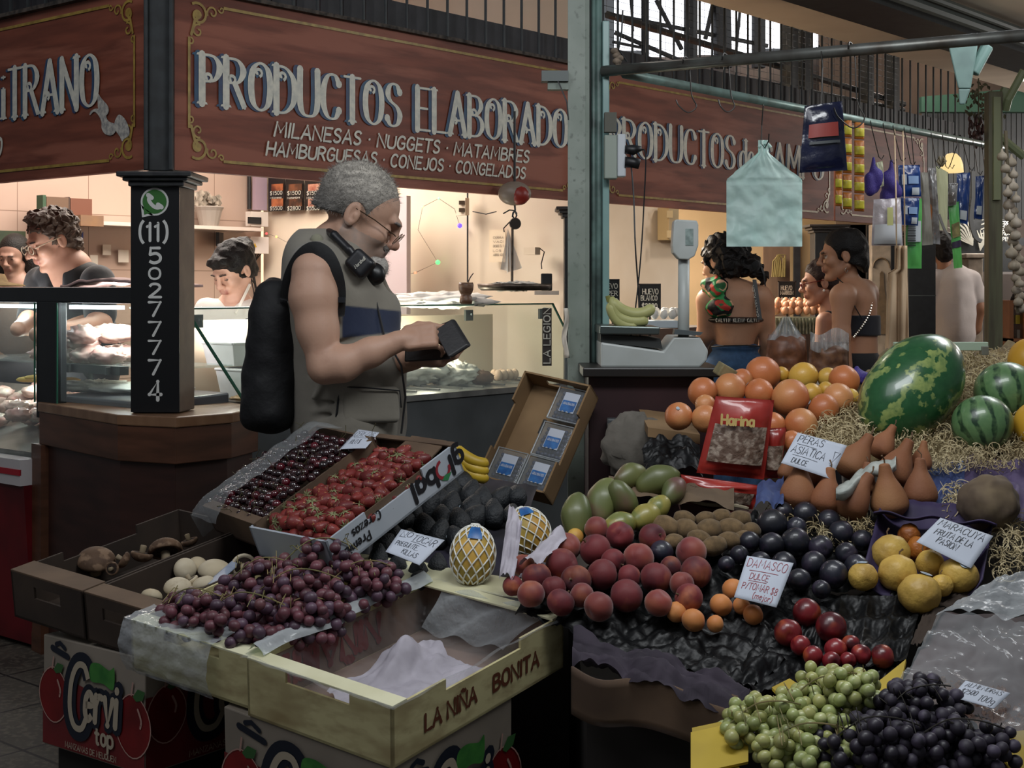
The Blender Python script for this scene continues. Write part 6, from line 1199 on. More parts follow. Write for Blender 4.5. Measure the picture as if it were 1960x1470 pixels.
o=packet('green_packet',[(1815,395),(1835,385),(1842,512),(1826,514)],6.3,grn,'narrow green packet with a picture band beside the white shirted man','packet',.008,5,[('picture_band',M('nut_print','8f8550',.6,c2='5f5630',ns=30),.1,.3,.9,.52),('dark_band',M('dband','2a1c38',.5),.0,.58,1,.68)])
packet('blue_packet',[(1831,332),(1858,330),(1852,430),(1832,425)],6.4,blu,'blue foil packet hanging over the menu blackboard','packet',.012,8,[('print',wht,.2,.75,.8,.93)]);packet('blue_packet',[(1866,338),(1884,336),(1880,420),(1864,418)],6.5,blu,'narrow blue foil packet just left of the weathered post','packet',.01,9,[('print',wht,.2,.7,.8,.9)])
m=MB();m.tube(spline([tuple(P(*q))for q in((1862,328,6.4),(1862,380,6.4),(1858,420,6.4),(1866,452,6.4),(1878,462,6.4))],5),.012,4);m.tube(spline([tuple(P(*q))for q in((1797,410,6.1),(1808,440,6.1),(1820,458,6.1))],4),.007,4);m.build('webbing_strap',M('strap_grey','6f6c68',.8),label='grey webbing strap curling in front of the blackboard',cat='strap')
for i,(xa,xb,yb)in enumerate(((1662,1682,300),(1686,1706,308),(1705,1724,305),(1726,1743,312),(1738,1750,318),(1778,1792,318),(1800,1810,318),(1826,1818,318),(1838,1856,322),(1858,1872,330),(1874,1886,330))):
    q=R2(xa);m=MB();e=P(xb,yb,q.y);m.tube([q+Vector((-.005,.017,.012)),q+Vector((0,0,.023)),q+Vector((.004,-.021,0)),q+Vector((.01,-.02,-.03)),e,e+Vector((.012,0,-.012)),e+Vector((.022,0,.006))],.0022,6);m.build('wire_hook',MATS['hook_wire'],label=['slanted wire hook above the left purple net bag','slanted wire hook above the right purple net bag','wire hook between the purple net and blue packet','wire hook holding the upper blue packet on its left','wire hook holding the upper blue packet on its right','wire hook above the silvery clear packet','wire hook above the cream card','wire hook crossing in front of the glowing lampshade','wire hook over the blue packet by the blackboard','wire hook over the grey strap','wire hook nearest the weathered post'][i],cat='hook')
# cream tote cloth hanging
o=thing('tote_bag',P(1718,690,6.0),'long cream cloth bag hanging from the rail beside the black column','bag')
sheet(lambda u,v:P(1700+(u*36 if v>.22 else 14+u*22)+(-6*v if u<.3 else 4*v),470+v*225,6.0+.02*math.sin(u*14+v*2)+.01*math.sin(v*9)),'cloth',M('tote_cream','cbb091',.85,c2='b3987a',ns=5,bump=.3,bs=10),24,30,parent=o,solid=.003);m=MB()
for x in(1712,1728):m.tube([P(x+4,475,6.0),P(x+3,380,5.93),R2(x)],.003,6)
m.build('handle',MATS['tote_cream'],o)
# ================================================================ SCALE COUNTER
o=thing('scale_counter',P(1250,900,4.85),'dark red brown counter behind the oranges carrying the white scale','counter');m=MB();m.box((P(1240,0,4.6).x,4.72,.56),(.40,.46,1.12));m.build('body',M('counter_maroon','30161a',.5,c2='241013',ns=5),o,bevel=.005)
m=MB();m.box((P(1240,0,4.6).x,4.70,1.135),(.44,.52,.03));m.build('top',M('counter_top','1b1715',.4),o,bevel=.004)
scl=thing('shop_scale',P(1262,700,4.6),'white electronic shop scale with a tall display head behind the oranges','scale');sw_=M('scale_white','b4bab8',.4,c2='a3a8a4',ns=6);Ys=4.5
def pr(m,pts,Y,d):a=[P(*p,Y)for p in pts];m.slab(a,(0,d,0))
m=MB();pr(m,[(1150,703),(1340,703),(1353,690),(1356,672),(1340,645),(1290,645),(1270,672),(1150,655)],Ys,.24);m.build('body',sw_,scl,bevel=.006)
m=MB();pr(m,[(1150,655),(1268,668),(1264,648),(1150,640)],Ys+.01,.2);m.build('neck',M('scale_dark','2c2f2e',.5),scl);m=MB();pr(m,[(1148,640),(1262,641),(1264,626),(1148,623)],Ys-.02,.28);m.m=0;m.build('tray',M('tray_steel','5a6260',.3,metal=.7),scl,bevel=.004)
m=MB();m.tube([P(1308,690,Ys+.04),P(1309,490,Ys+.04)],.0185,16);m.build('pole',sw_,scl,smooth=True)
m=MB();hd_=[(1290,424),(1294,420),(1334,422),(1337,430),(1337,470),(1330,490),(1318,497),(1300,496),(1289,484),(1287,470)];pr(m,hd_,Ys+.0,.06);m.build('display_head',sw_,scl,bevel=.004)
m=MB();pr(m,[(1312,438),(1327,438),(1327,470),(1312,470)],Ys-.002,.003);m.build('display_label',M('disp_lab','8fa09c',.5,c2='6f7f7c',ns=60),scl);m=MB();pr(m,[(1290,640),(1340,642),(1346,636),(1292,630)],Ys-.01,.05);m.build('keypad',M('keypad','50585a',.3),scl)
def banana(m,pts,r):
    n=len(pts);m.tube(pts,[r*(.35 if i in(0,n-1)else .75 if i in(1,n-2)else 1)for i in range(n)],8)
bn_=M('green_banana','b5b478',.5,c2='a3a368',ns=10);o=thing('banana_bunch',P(1210,622,4.6),'pale green yellow bananas lying on the tray of the white scale','bananas')
for pts_ in([(1168,585),(1185,602),(1210,612),(1235,610),(1252,598)],[(1170,580),(1180,612),(1200,624),(1225,626),(1240,622)],[(1168,590),(1174,612),(1186,628),(1205,636),(1220,634)]):
    m=MB();banana(m,spline([tuple(P(x,y-12,4.58))for x,y in pts_],4),.019);o_=m.build('banana',bn_,o,smooth=True)
m=MB();m.tube([P(1166,578,4.58),P(1163,566,4.58)],.008);m.build('stem',M('ban_stem','7a7a3c',.6),o)
# ================================================================ CRATES ON THE LEFT
def cframe(p0,pu,pv):
    p0,pu,pv=Vector(p0),Vector(pu),Vector(pv);U=(pu-p0).normalized();V=pv-p0;V=(V-U*V.dot(U)).normalized();N=U.cross(V)
    m=Matrix((U,V,N)).transposed().to_4x4();m.translation=p0;return m
def crate(name,Mx,L,W,h,mat,label,inner=None,flange=(),hole=(),th=.006,flw=.045,cut=(),cat='crate'):
    """opening at local z=0, walls go down h. walls: u0,u1 (ends), v0,v1 (long sides)"""
    o=thing(name,Mx@Vector((L/2,W/2,-h)),label,cat);m=MB();m.X=Mx
    def wl(side):
        if side in('v0','v1'):y=th/2 if side=='v0' else W-th/2;ln=L;f=lambda a,z,la,lz:m.box((a,y,z),(la,th,lz))
        else:x=th/2 if side=='u0' else L-th/2;ln=W;f=lambda a,z,la,lz:m.box((x,a,z),(th,la,lz))
        if side in hole:
            hw=.05;f((ln/2-hw)/2,-h/2,ln/2-hw,h);f(ln-(ln/2-hw)/2,-h/2,ln/2-hw,h);f(ln/2,-.0125,2*hw,.025);f(ln/2,-(h+.055)/2,2*hw,h-.055)
        elif side in cut:
            f(ln*.14,-h/2,ln*.28,h);f(ln*.86,-h/2,ln*.28,h);f(ln/2,-h/2-.012,ln*.44,h-.024)
        else:f(ln/2,-h/2,ln,h)
    for s_ in('v0','v1','u0','u1'):wl(s_)
    m.box((L/2,W/2,-h+th/2),(L,W,th));m.build('box_body',mat,o)
    if flange:
        for s_ in flange:
            m=MB();m.X=Mx
            if s_=='u0':m.box((flw/2,W/2,.002),(flw,W,.005))
            if s_=='u1':m.box((L-flw/2,W/2,.002),(flw,W,.005))
            if s_=='v0':m.box((L/2,flw/4,.002),(L,flw/2,.005))
            if s_=='v1':m.box((L/2,W-flw/4,.002),(L,flw/2,.005))
            m.build('rim_flap',inner or mat,o,bevel=.001)
    return o
def cwrite(o,Mx,side,txt,u,z,h,w_,L,W,mat,sw=.18,flip=False,name='lettering',e=.0012,inside=False,shear=0):
    m=MB();s_=-1 if flip else 1;d=e if not inside else-(.006+e)
    if side=='v0':o_,a,b=Vector((u,-d,z)),Vector((s_,0,0)),Vector((0,0,s_))
    if side=='v1in':o_,a,b=Vector((u,W-.0085,z)),Vector((s_,0,0)),Vector((0,0,s_))
    if side=='u0':o_,a,b=Vector((-d,u,z)),Vector((0,-s_,0)),Vector((0,0,s_))
    m.X=Mx;write(m,txt,o_,a,b,h,w_,sw=sw,shear=shear);return m.build(name,mat,o)
ycard=M('yellow_card','c4bb8c',.75,c2='8f7c54',ns=5,lo=.5,hi=.75,stretch=(1,1,2.5),c3='a3946c',n3=18,lo3=.45,hi3=.75);ycream=M('cream_card','dcd9b8',.6,c2='c9c5a0',ns=7);brn=M('brown_card','665240',.85,c2='503f31',ns=6,bump=.1,bs=50);brn2=M('dull_card','42352b',.9,c2='30261f',ns=5,bump=.12,bs=40)
redink=M('red_ink','6f1a18',.6);brink=M('brown_ink','5c2f1c',.6)
MN=cframe((-.232,2.734,.586),(.117,3.216,.655),(-.558,2.964,.621));LN,WN=.6,.4
nina=crate('grape_crate',MN,LN,WN,.125,ycard,'empty yellow cardboard crate with brown lettering on its side, at the front',ycream,('u0','u1'),cut=('v0','u0'))
cwrite(nina,MN,'v0','LA NIÑA',.10,-.085,.034,.17,LN,WN,brink,.24);cwrite(nina,MN,'v0','BONITA',.33,-.085,.034,.17,LN,WN,brink,.24)
cwrite(nina,MN,'v1in','NIÑA',.41,-.03,.062,.19,LN,WN,redink,.32,True);cwrite(nina,MN,'v1in','BONITA',.20,-.03,.062,.17,LN,WN,redink,.32,True)
m=MB();m.X=MN;m.box((LN/2,WN/2,-.1185),(LN-.02,WN-.02,.002));m.box((LN/2,WN-.0066,-.068),(LN-.014,.001,.108));m.box((LN-.0066,WN/2,-.068),(.001,WN-.014,.108));m.build('inner_lining',M('inner_brown','84695a',.8,c2='664f44',ns=6),nina)
def crumple(name,fn,mat,label,cat,nu=40,nv=40,amp=.01,fr_=9,seed=0,**kw):
    m=MB()
    def f(u,v):
        p=Vector(fn(u,v));n=sum(abs(mnoise.noise(Vector((u*fr_*k+seed,v*fr_*k,seed))))/k for k in(1,2.1,4.3));return p+Vector((0,0,amp*(n*1.6-.5)))
    m.grid(f,nu,nv);return m.build(name,mat,smooth=kw.pop('smooth',True),label=label,cat=cat,**kw)
tissue=M('tissue','b3aeb8',.7,c2='98939c',ns=12)
def bil(c,u,v):return c[0].lerp(c[1],u).lerp(c[3].lerp(c[2],u),v)
q4=[MN@Vector(p)for p in((.08,.07,-.10),(.42,.05,-.10),(.46,.28,-.08),(.12,.3,-.09))]
crumple('tissue_paper',lambda u,v:bil(q4,u+.04*math.sin(v*8),v)+Vector((0,0,.06*math.exp(-((u-.62)**2+(v-.85)**2)*40))),tissue,'crumpled white tissue paper lying inside the empty yellow crate','paper',amp=.018,fr_=3)
film_=M('clear_film','f4f6f6',.12,film=.09,bump=.9,bs=16,bd=.012);film2=M('clear_film_dense','e8ecec',.15,film=.28,bump=1.0,bs=22,bd=.012)
def filmN(u,v):
    x=-.01+u*(LN+.02);y=WN*1.03-v*WN*1.06;e=min(x/LN,1-x/LN,y/WN,1-y/WN);z=.006-.105*min(1,max(0,e)*7)**.8 if 0<e else .004
    return MN@Vector((x,y,z+.012*mnoise.noise(Vector((u*6,v*6,3)))))
m=MB();m.grid(filmN,60,44);m.build('plastic_film',M('film_thin','fbfbfb',.1,film=.02,bump=.9,bs=16,bd=.012),smooth=True,label='clear plastic film lining the empty yellow crate',cat='film')
m=MB();m.grid(lambda u,v:MN@Vector((.53+.05*u-.02*v,.02+.3*v*(.75+.25*u)+.1*(1-u),-.09+.1*u+.008*math.sin(v*14+u*4))),20,60);m.build('plastic_film',film2,smooth=True,label='gathered folds of clear film in the far corner of the empty crate',cat='film')
MR_=cframe((-.541,2.97,.617),(-.236,3.44,.697),(-.856,3.17,.653));LR,WR=.565,.375
redc=crate('grape_crate',MR_,LR,WR,.115,ycard,'yellow cardboard crate wrapped in film and heaped with red grapes',ycream,('u0','u1'),cut=('u0',))
m=MB();m.grid(lambda u,v:MR_@Vector((-.012-.02*math.sin(PI*v)-.006*mnoise.noise(Vector((u*8,v*6,1))),WR*(1.02-u*.72),.012-v*.125)),40,16);m.grid(lambda u,v:MR_@Vector((-.012+v*.09,WR*(1.02-u*.72),.012+.008*mnoise.noise(Vector((u*8,v*6,1))))),40,8);m.build('plastic_film',film2,smooth=True,label='cloudy film folded over the front of the red grape crate',cat='film')
m=MB();m.grid(lambda u,v:MN@Vector((.02+u*.56,WN+.02-.05*v+.01*math.sin(u*12),.008+.018*math.sin(v*PI)+.008*mnoise.noise(Vector((u*9,v*4,2))))),50,10);m.build('plastic_film',M('green_film','a9b8a4',.2,film=.45,bump=.8,bs=18,bd=.01),smooth=True,label='greenish film draped over the edge between the two yellow crates',cat='film')
MM=cframe((-1.024,3.36,.676),(-.713,3.80,.760),(-1.25,3.516,.696));LM,WM=.55,.275
m1=crate('mushroom_crate',MM,LM,WM,.12,brn2,'dark brown cardboard crate with large brown mushrooms, farthest left',brn,('u0',),hole=('u0',),cut=('v1',),flw=.07)
M2=cframe(MM@Vector((.0,-.232,.0)),MM@Vector((.5,-.232,0)),MM@Vector((0,-.0,0)));m2=crate('mushroom_crate',M2,LM,.225,.12,brn2,'dark brown cardboard crate with white mushrooms beside the red grapes',brn,('u0','u1'),hole=('u0',),flw=.06)
white=M('white_card','b0b6be',.5,c2='a3abb5',ns=5)
ks=.93;K_=lambda*p:(p[0]*ks,p[1]*ks,EYE-(EYE-p[2])*ks)
MS=cframe(K_(-.479,3.628,.748),K_(-.161,3.986,.962),K_(-.715,3.836,.751));LS,WS=.525*ks,.315*ks
st_=crate('strawberry_crate',MS,LS,WS,.085,[white],'white fruit crate full of strawberries with upside down black lettering',brn,('u1',),cut=('v0','v1'),flw=.02)
m=MB();m.X=MS;m.box((LS/2,WS/2,-.077),(LS-.014,WS-.014,.002));m.box((LS/2,WS-.008,-.045),(LS-.01,.003,.08));m.box((LS-.008,WS/2,-.045),(.003,WS-.01,.08));m.box((LS/2,.008,-.045),(LS-.01,.003,.08));m.build('brown_inside',brn,st_)
ink=M('black_ink','15151b',.5);cwrite(st_,MS,'v0','Cerezas',.18,-.018,.022,.10,LS,WS,ink,.2,True,e=.002);cwrite(st_,MS,'v0','Premium',.13,-.048,.022,.11,LS,WS,ink,.2,True,e=.002)
cwrite(st_,MS,'v0','gl',.50,-.02,.05,.05,LS,WS,ink,.26,True,e=.002);cwrite(st_,MS,'v0','bal',.39,-.02,.05,.09,LS,WS,ink,.26,True,e=.002)
m=MB();m.X=MS;ribbon(m,[(.42+.024*math.cos(a),-.038-.024*math.sin(a))for a in[k*.42 for k in range(12)]],lambda a,b:.009,lambda a,b:Vector((a,-.002,b)));m.m=1;m.add([(.445,-.0022,-.06),(.425,-.0022,-.075),(.405,-.0022,-.064),(.42,-.0022,-.056)],[(0,1,2,3)]);m.build('apple_emblem',[M('logo_red','8c2430',.5),M('logo_grn','2f7a4a',.5)],st_)
MC=cframe(K_(-.703,3.839,.755),K_(-.401,4.059,.972),K_(-.897,4.099,.766));LC,WC=.432*ks,.324*ks
ch_=crate('cherry_crate',MC,LC,WC,.08,brn,'cardboard crate of dark cherries covered in clear film',brn,('u0',),flw=.03)
def filmC(u,v):e=min(u,1-u,v,1-v);return MC@Vector((-.03+u*(LC+.05),-.02+v*(WC+.05),.045*min(1,e*6)**.6-.01+.008*mnoise.noise(Vector((u*9,v*5,3)))))
m=MB();m.grid(lambda u,v:filmC(u,.55+v*.45),50,20);m.grid(lambda u,v:filmC(u,1)+(MC.to_3x3()@Vector((0,.004,-.075*v))),40,6);m.build('plastic_film',film_,smooth=True,label='glossy clear film stretched over the far side of the cherries',cat='film')
MB_=cframe(Vector((.1,4.435,.756))*.95+Vector((0,0,.07)),Vector((.257,4.601,1.085))*.95+Vector((0,0,.07)),Vector((-.114,4.558,.797))*.95+Vector((0,0,.07)));LB,WB=.38,.2375
bl_=crate('blueberry_crate',MB_,LB,WB,.085,M('kraft','8a6f4e',.85,c2='7a6042',ns=6,bump=.1,bs=40),'kraft cardboard crate propped upright against the post with blueberry punnets',None,(),hole=('u1',),cut=('v0','v1'))
m=MB();m.X=MB_;m.box((.24,.14,-.0775),(.05,.011,.002));m.build('floor_slot',black,bl_)
bb=M('blueberry','20233a',.5,c2='33364f',ns=20);clam=M('clamshell','eef2f4',.06,film=.12,bump=.3,bs=30);lblue=M('label_blue','2f6fae',.4,c2='174a86',ns=30)
def punnet(Mx,label):
    o=thing('blueberry_punnet',Mx.translation,label,'punnet','blueberry punnets in the kraft crate');w_,d,h=.105,.115,.045
    m=MB();m.X=Mx;m.hexa([(.006,.006,0),(w_-.006,.006,0),(w_-.006,d-.006,0),(.006,d-.006,0)],[(0,0,h),(w_,0,h),(w_,d,h),(0,d,h)]);m.build('clamshell',clam,o,bevel=.008)
    m=MB();m.X=Mx;r_=random.Random(3)
    for i in range(7):
        for j in range(7):m.ball((.014+i*.0128+r_.uniform(-.002,.002),.014+j*.0142,.028+r_.uniform(-.004,.004)),.0075,8,6)
    m.build('blueberries',bb,o,smooth=True,kind='stuff');m=MB();m.X=Mx
    m.tube([(0,0,h),(w_,0,h),(w_,d,h),(0,d,h),(0,0,h)],.0028,6);m.build('lid_rim',M('clam_rim','b9c0c4',.2,film=.4),o)
    m=MB();m.X=Mx;r2_=[(x/w_*1,y)for x,y in()];m.add([(.028,.03,h+.002),(.08,.03,h+.002),(.08,.098,h+.002),(.028,.098,h+.002)],[(0,1,2,3)]);m.m=1
    pts=[(.03,.034),(.036,.030),(.043,.034),(.05,.029),(.057,.034),(.065,.029),(.072,.034),(.078,.036),(.078,.07),(.03,.07)];m.add([(x,y,h+.003)for x,y in pts],[tuple(range(len(pts)))]);m.build('paper_label',[M('label_white','b6bcc8',.5),lblue],o)
    m=MB();m.X=Mx;write(m,'ARANDANOS',(.034,.055,h+.0038),(1,0,0),(0,1,0),.008,.04,sw=.16);m.build('label_lettering',MATS['label_white'],o);return o
RZ=lambda a:Matrix.Rotation(a,4,'Z')
for i,(u,v,lab)in enumerate(((.005,.12,'blueberry punnet in the lower left corner of the kraft crate'),(.005,.008,'blueberry punnet in the lower right corner of the kraft crate'),(.125,.008,'blueberry punnet halfway up the right side of the kraft crate'),(.255,.008,'topmost blueberry punnet in the kraft crate'))):
    Mx=MB_@Matrix.Translation((u+.115,v,-.077))@RZ(PI/2);Mx=MB_@Matrix.Translation((u,v+.105,-.077))@RZ(-PI/2);punnet(Mx,lab)
# carton boxes below
def carton(Mx,L,W,h,label,sides=('v',)):
    o=thing('apple_carton',Mx@Vector((L/2,W/2,-h)),label,'box');whc=M('carton_white','8f8578',.7,c2='7d7468',ns=5);redc_=M('carton_red','6f1a1c',.6,c2='571417',ns=6)
    m=MB();m.X=Mx;m.box((L/2,W/2,-h/2),(L,W,h));m.build('box_body',whc,o,bevel=.003)
    for sd in sides: # printed face on u0 (faces -U) or v0 (faces -V); a runs left to right as read
        wd=W if sd=='u' else L
        put=(lambda e:(lambda a,z:Vector((-e,W-a,z))))if sd=='u' else(lambda e:(lambda a,z:Vector((a,-e,z))))
        m=MB();m.X=Mx;pp=put(.002);crv=[(a/12*wd,-h*.42-h*.30*math.sin(a/12*PI*.9+.1)**1+.07*h*math.cos(a))for a in range(13)]
        crv=[(i/12*wd,-h*(.34+.34*(i/12)-.10*math.sin(i/12*PI)))for i in range(13)];m.add([pp(*c)for c in crv]+[pp(wd,-h*.985),pp(0,-h*.985)],[tuple(range(15))]);m.build('red_print',redc_,o)
        def apple(ca,cz,r):
            m=MB();m.X=Mx;a_=[(ca+r*math.cos(t)*(1+.08*math.cos(2*t)),cz+r*1.25*math.sin(t)-.0*t)for t in[k*2*PI/24 for k in range(24)]];m.add([put(.003)(*q)for q in a_],[tuple(range(24))]);m.build('apple_print',M('apple_red','7a1518',.4,c2='5a0d10',ns=8),o)
            m=MB();m.X=Mx;ribbon(m,a_+[a_[0]],lambda a,b:.003,put(.004));ribbon(m,[(ca-r*.1,cz+r*1.2),(ca,cz+r*1.7)],lambda a,b:.005,put(.004));ribbon(m,spline([(ca+r*.3,cz+r*.7),(ca+r*.5,cz+r*.3),(ca+r*.45,cz)]),lambda a,b:.006,put(.0042));m.build('apple_outline',M('outline_pink','a8857a',.6),o)
            m=MB();m.X=Mx;m.add([put(.0045)(*q)for q in((ca,cz+r*1.15),(ca+r*.3,cz+r*1.5),(ca+r*.75,cz+r*1.45),(ca+r*.6,cz+r*1.1),(ca+r*.2,cz+r*1.0))],[tuple(range(5))]);m.build('leaf_print',M('leaf_green','2f5a2c',.6),o)
        apple(wd*.12,-h*.52,h*.2);apple(wd*.90,-h*.60,h*.22);apple(wd*1.0-.03,-h*.34,.0)if False else None
        navy=M('logo_navy','0d1524',.6);m=MB();m.X=Mx;f1=put(.0055);hC=h*.62
        write(m,'C',f1(wd*.27,-h*.78),Mx.to_3x3().inverted()@(Mx.to_3x3()@(f1(1,0)-f1(0,0))),(0,0,1),hC,wd*.20,sw=.30,shear=.08);write(m,'ervi',f1(wd*.43,-h*.66),f1(1,0)-f1(0,0),(0,0,1),h*.40,wd*.33,sw=.34,shear=.08);m.build('logo_shadow',navy,o)
        m=MB();m.X=Mx;f2=put(.0068);write(m,'C',f2(wd*.28,-h*.76),f1(1,0)-f1(0,0),(0,0,1),hC*.94,wd*.18,sw=.10,shear=.08);write(m,'ervi',f2(wd*.44,-h*.65),f1(1,0)-f1(0,0),(0,0,1),h*.37,wd*.31,sw=.17,shear=.08);write(m,'top',f2(wd*.55,-h*.84),f1(1,0)-f1(0,0),(0,0,1),h*.15,wd*.17,sw=.2);write(m,'MANZANAS DE NEUQUEN',f2(wd*.25,-h*.955),f1(1,0)-f1(0,0),(0,0,1),h*.05,wd*.5,sw=.14);m.build('logo_lettering',M('logo_cream','a89c88',.6),o)
        m=MB();m.X=Mx;lf=spline([(wd*.50,-h*.30),(wd*.50,-h*.16),(wd*.58,-h*.13),(wd*.68,-h*.17),(wd*.73,-h*.14),(wd*.72,-h*.33),(wd*.62,-h*.30),(wd*.50,-h*.30)],4)[:-1];m.add([put(.0058)(*q)for q in lf],[tuple(range(len(lf)))]);m.build('logo_leaf',M('leaf_green2','2c6a2c',.6,c2='3f7f35',ns=30),o)
        m=MB();m.X=Mx;ribbon(m,[(wd*.10,-h*.10),(wd*.26,-h*.15)],lambda a,b:.016,put(.002));ribbon(m,[(wd*.14,-h*.06),(wd*.18,-h*.04),(wd*.23,-h*.08)],lambda a,b:.012,put(.002));m.build('small_crest',navy,o)
    return o
A_=Vector((-1.165,3.48,.545));U_=Vector((.82,-.58,0)).normalized();MCA=cframe(A_+U_*.39,A_+U_*.39+Vector((.60,.80,0)),A_);carton(MCA,.50,.39,.27,'white and red printed apple carton under the mushroom crates',('u','v'))
MCB=MN@Matrix.Translation((.004,.004,-.128));carton(MCB,.40,.475,.30,'white and red printed apple carton under the empty yellow crate',('u','v'))
m=MB();m.hexa([A_+Vector(p)-Vector((0,0,.27))for p in((.04,.02,-.27),(.30,-.16,-.27),(.6,.25,-.27),(.34,.43,-.27))],[A_+Vector(p)-Vector((0,0,.27))for p in((.04,.02,0),(.30,-.16,0),(.6,.25,0),(.34,.43,0))]);m.build('dark_crate',M('dark_crate','1a1612',.8),label='dark crate on the floor under the left apple carton',cat='crate')
m=MB();m.hexa([Vector(p)for p in((-.60,3.0,.0),(-.23,2.78,0),(.02,3.1,0),(-.35,3.35,0))],[Vector(p)for p in((-.60,3.0,.15),(-.23,2.78,.15),(.02,3.1,.15),(-.35,3.35,.15))]);m.build('dark_crate',MATS['dark_crate'],label='dark crate on the floor under the right apple carton',cat='crate')
# table under everything
tb=M('table_dark','1b1613',.8);m=MB()
m.hexa([(-.78,3.9,.0),(-.45,3.35,.0),(.14,3.45,.0),(.14,4.3,0)],[(-.78,3.9,.62),(-.45,3.40,.56),(.14,3.5,.56),(.14,4.3,.66)]);m.build('display_table',tb,label='dark table hidden beneath the strawberry and cherry crates',cat='table')
m=MB();m.hexa([(.16,3.02,0),(1.75,2.62,0),(2.4,4.6,0),(.16,4.6,0)],[(.16,3.02,zA(3.02)-.13),(1.75,2.62,zA(2.62)-.16),(2.4,4.6,.95),(.16,4.6,.62)]);m.build('display_table',tb,label='long dark sloping table carrying the right hand fruit display',cat='table')
# ================================================================ PRODUCE
def spawn(proto,pos,rot=(0,0,0),s=1,cat=None,group=None,label=None):
    if not proto.get('_used'):proto['_used']=1;o=proto
    else:o=copy_tree(proto)
    o.location=pos;o.rotation_euler=rot;o.scale=(s,)*3 if not isinstance(s,(tuple,list))else s
    return tag(o,label,cat,group)
def clean():
    for o in bpy.data.objects:
        if '_used' in o:del o['_used']
def rrot():return(RNG.uniform(0,6),RNG.uniform(0,6),RNG.uniform(0,6))
def round_fruit(name,r,mat,cat,dimple=.12,squash=1,groove=0,n=28,seed=0,lumpy=.02):
    """unit built at origin, stem dimple on +Z"""
    m=MB();m.ball((0,0,0),r,n,n*2//3);out=[]
    for v in m.v:
        v=Vector(v);d=v.normalized();th=math.acos(max(-1,min(1,d.z)));a=math.atan2(d.y,d.x)
        k=1-dimple*math.exp(-(th/.35)**2)-dimple*.4*math.exp(-((PI-th)/.25)**2)-groove*math.exp(-(a/.22)**2)*math.sin(th)**.5*(1 if d.x>0 else 0)+lumpy*mnoise.noise(d*2+Vector((seed,0,0)))
        v=d*r*k;v.z*=squash;out.append(tuple(v))
    m.v=out;return m.build(name,mat,smooth=True,cat=cat,origin=(0,0,0))
def profile_fruit(name,prof,mat,cat,bend=0,n=24,seed=0,lum=.04):
    m=MB();pr_=spline(prof,4);m.lathe(pr_,n);r=max(p[0]for p in prof)
    m.v=[(x*(1+lum*mnoise.noise(Vector((x,y,z))*12+Vector((seed,0,0))))+bend*z*z/r,y*(1+lum*mnoise.noise(Vector((x,y,z))*12+Vector((0,seed,0)))),z)for x,y,z in m.v]
    return m.build(name,mat,smooth=True,cat=cat,origin=(0,0,0))
def place(protos,items,plane,r0,what,where,cat,group,lift=0,adj=None,rot=None,per=7,tol=.94):
    """items: (px, py, rpx[, aspect]) laid on a display slope, nudged apart"""
    ps=[];rs=[]
    for it in items:
        p=plane(it[0],it[1],lift);ps.append(p);rs.append(it[2]*p.y/FL)
    ps2=relax(ps,rs,25,tol);out=[]
    for i,it in enumerate(items):
        o=spawn(protos[i%len(protos)],ps2[i],rot(it)if rot else rrot(),rs[i]/r0,cat,group)
        out.append((o,it[0],it[1],(adj(i)if callable(adj)else adj or '')))
    autolabel(out,what,where,per);return[o[0]for o in out]
# --- materials
peachm=M('peach_skin','6a2024',.65,c2='a05a3a',ns=11,nd=3,lo=.52,hi=.68,c3='4a1420',n3=14,lo3=.5,hi3=.7,bump=.1,bs=120,sheen=.08,var=.3)
peach2=M('peach_skin_warm','83352a',.6,c2='b5703f',ns=8,nd=2,lo=.52,hi=.8,c3='6a2024',n3=12,lo3=.42,hi3=.65,bump=.1,bs=120,sheen=.3,var=.15)
pyel=M('peach_yellow','c9a04a',.6,c2='b97f3a',ns=14);plumm=M('plum_skin','11121a',.45,c2='1d1f2c',ns=12,c3='2a2433',n3=30,coat=.3,var=.3)
orm=M('orange_skin','c27646',.45,c2='b5683c',ns=9,bump=.35,bs=230,bd=.0012,c3='cc8c58',n3=4,coat=.12,var=.08);yem=M('lemon_skin','c99a3a',.42,c2='c9a850',ns=9,bump=.35,bs=200,bd=.0012,coat=.1,var=.08)
kiwm=M('kiwi_skin','705a3c',.9,c2='57452c',ns=60,bump=.5,bs=300,bd=.001,sheen=.1,var=.12);avom=M('avocado_skin','14171b',.6,c2='1e2226',ns=40,bump=1.0,bs=160,bd=.003,var=.2)
mangg=M('mango_green','525c34',.42,c2='6c6f40',ns=6,c3='6f4a48',n3=9,lo3=.5,hi3=.75,coat=.05,var=.15);mangy=M('mango_yellow','8a8542',.42,c2='988a42',ns=8,c3='70763e',n3=14,coat=.15)
pearm=M('pear_skin','8a5a3c',.75,c2='744428',ns=10,c3='9a7048',n3=5,lo3=.5,hi3=.8,bump=.3,bs=220,var=.15);marm=M('passionfruit_skin','cfac52',.5,c2='ae8c44',ns=14,c3='6f4f30',n3=6,lo3=.62,hi3=.75,bump=.7,bs=45,bd=.006,var=.08)
marc=M('passionfruit_orange','a8641f',.5,c2='7f4418',ns=14,bump=.8,bs=40,bd=.006);aprm=M('apricot_skin','cf8a4e',.6,c2='bf7438',ns=10,sheen=.1,var=.08);necm=M('nectarine_skin','7a1c22',.36,c2='b5582f',ns=13,nd=2,lo=.54,hi=.7,c3='4a1018',n3=12,coat=.25,var=.25)
stemm=M('stem_brown','5c4630',.8);stick=M('sticker','b8c4cc',.4,c2='7f8f9f',ns=90)
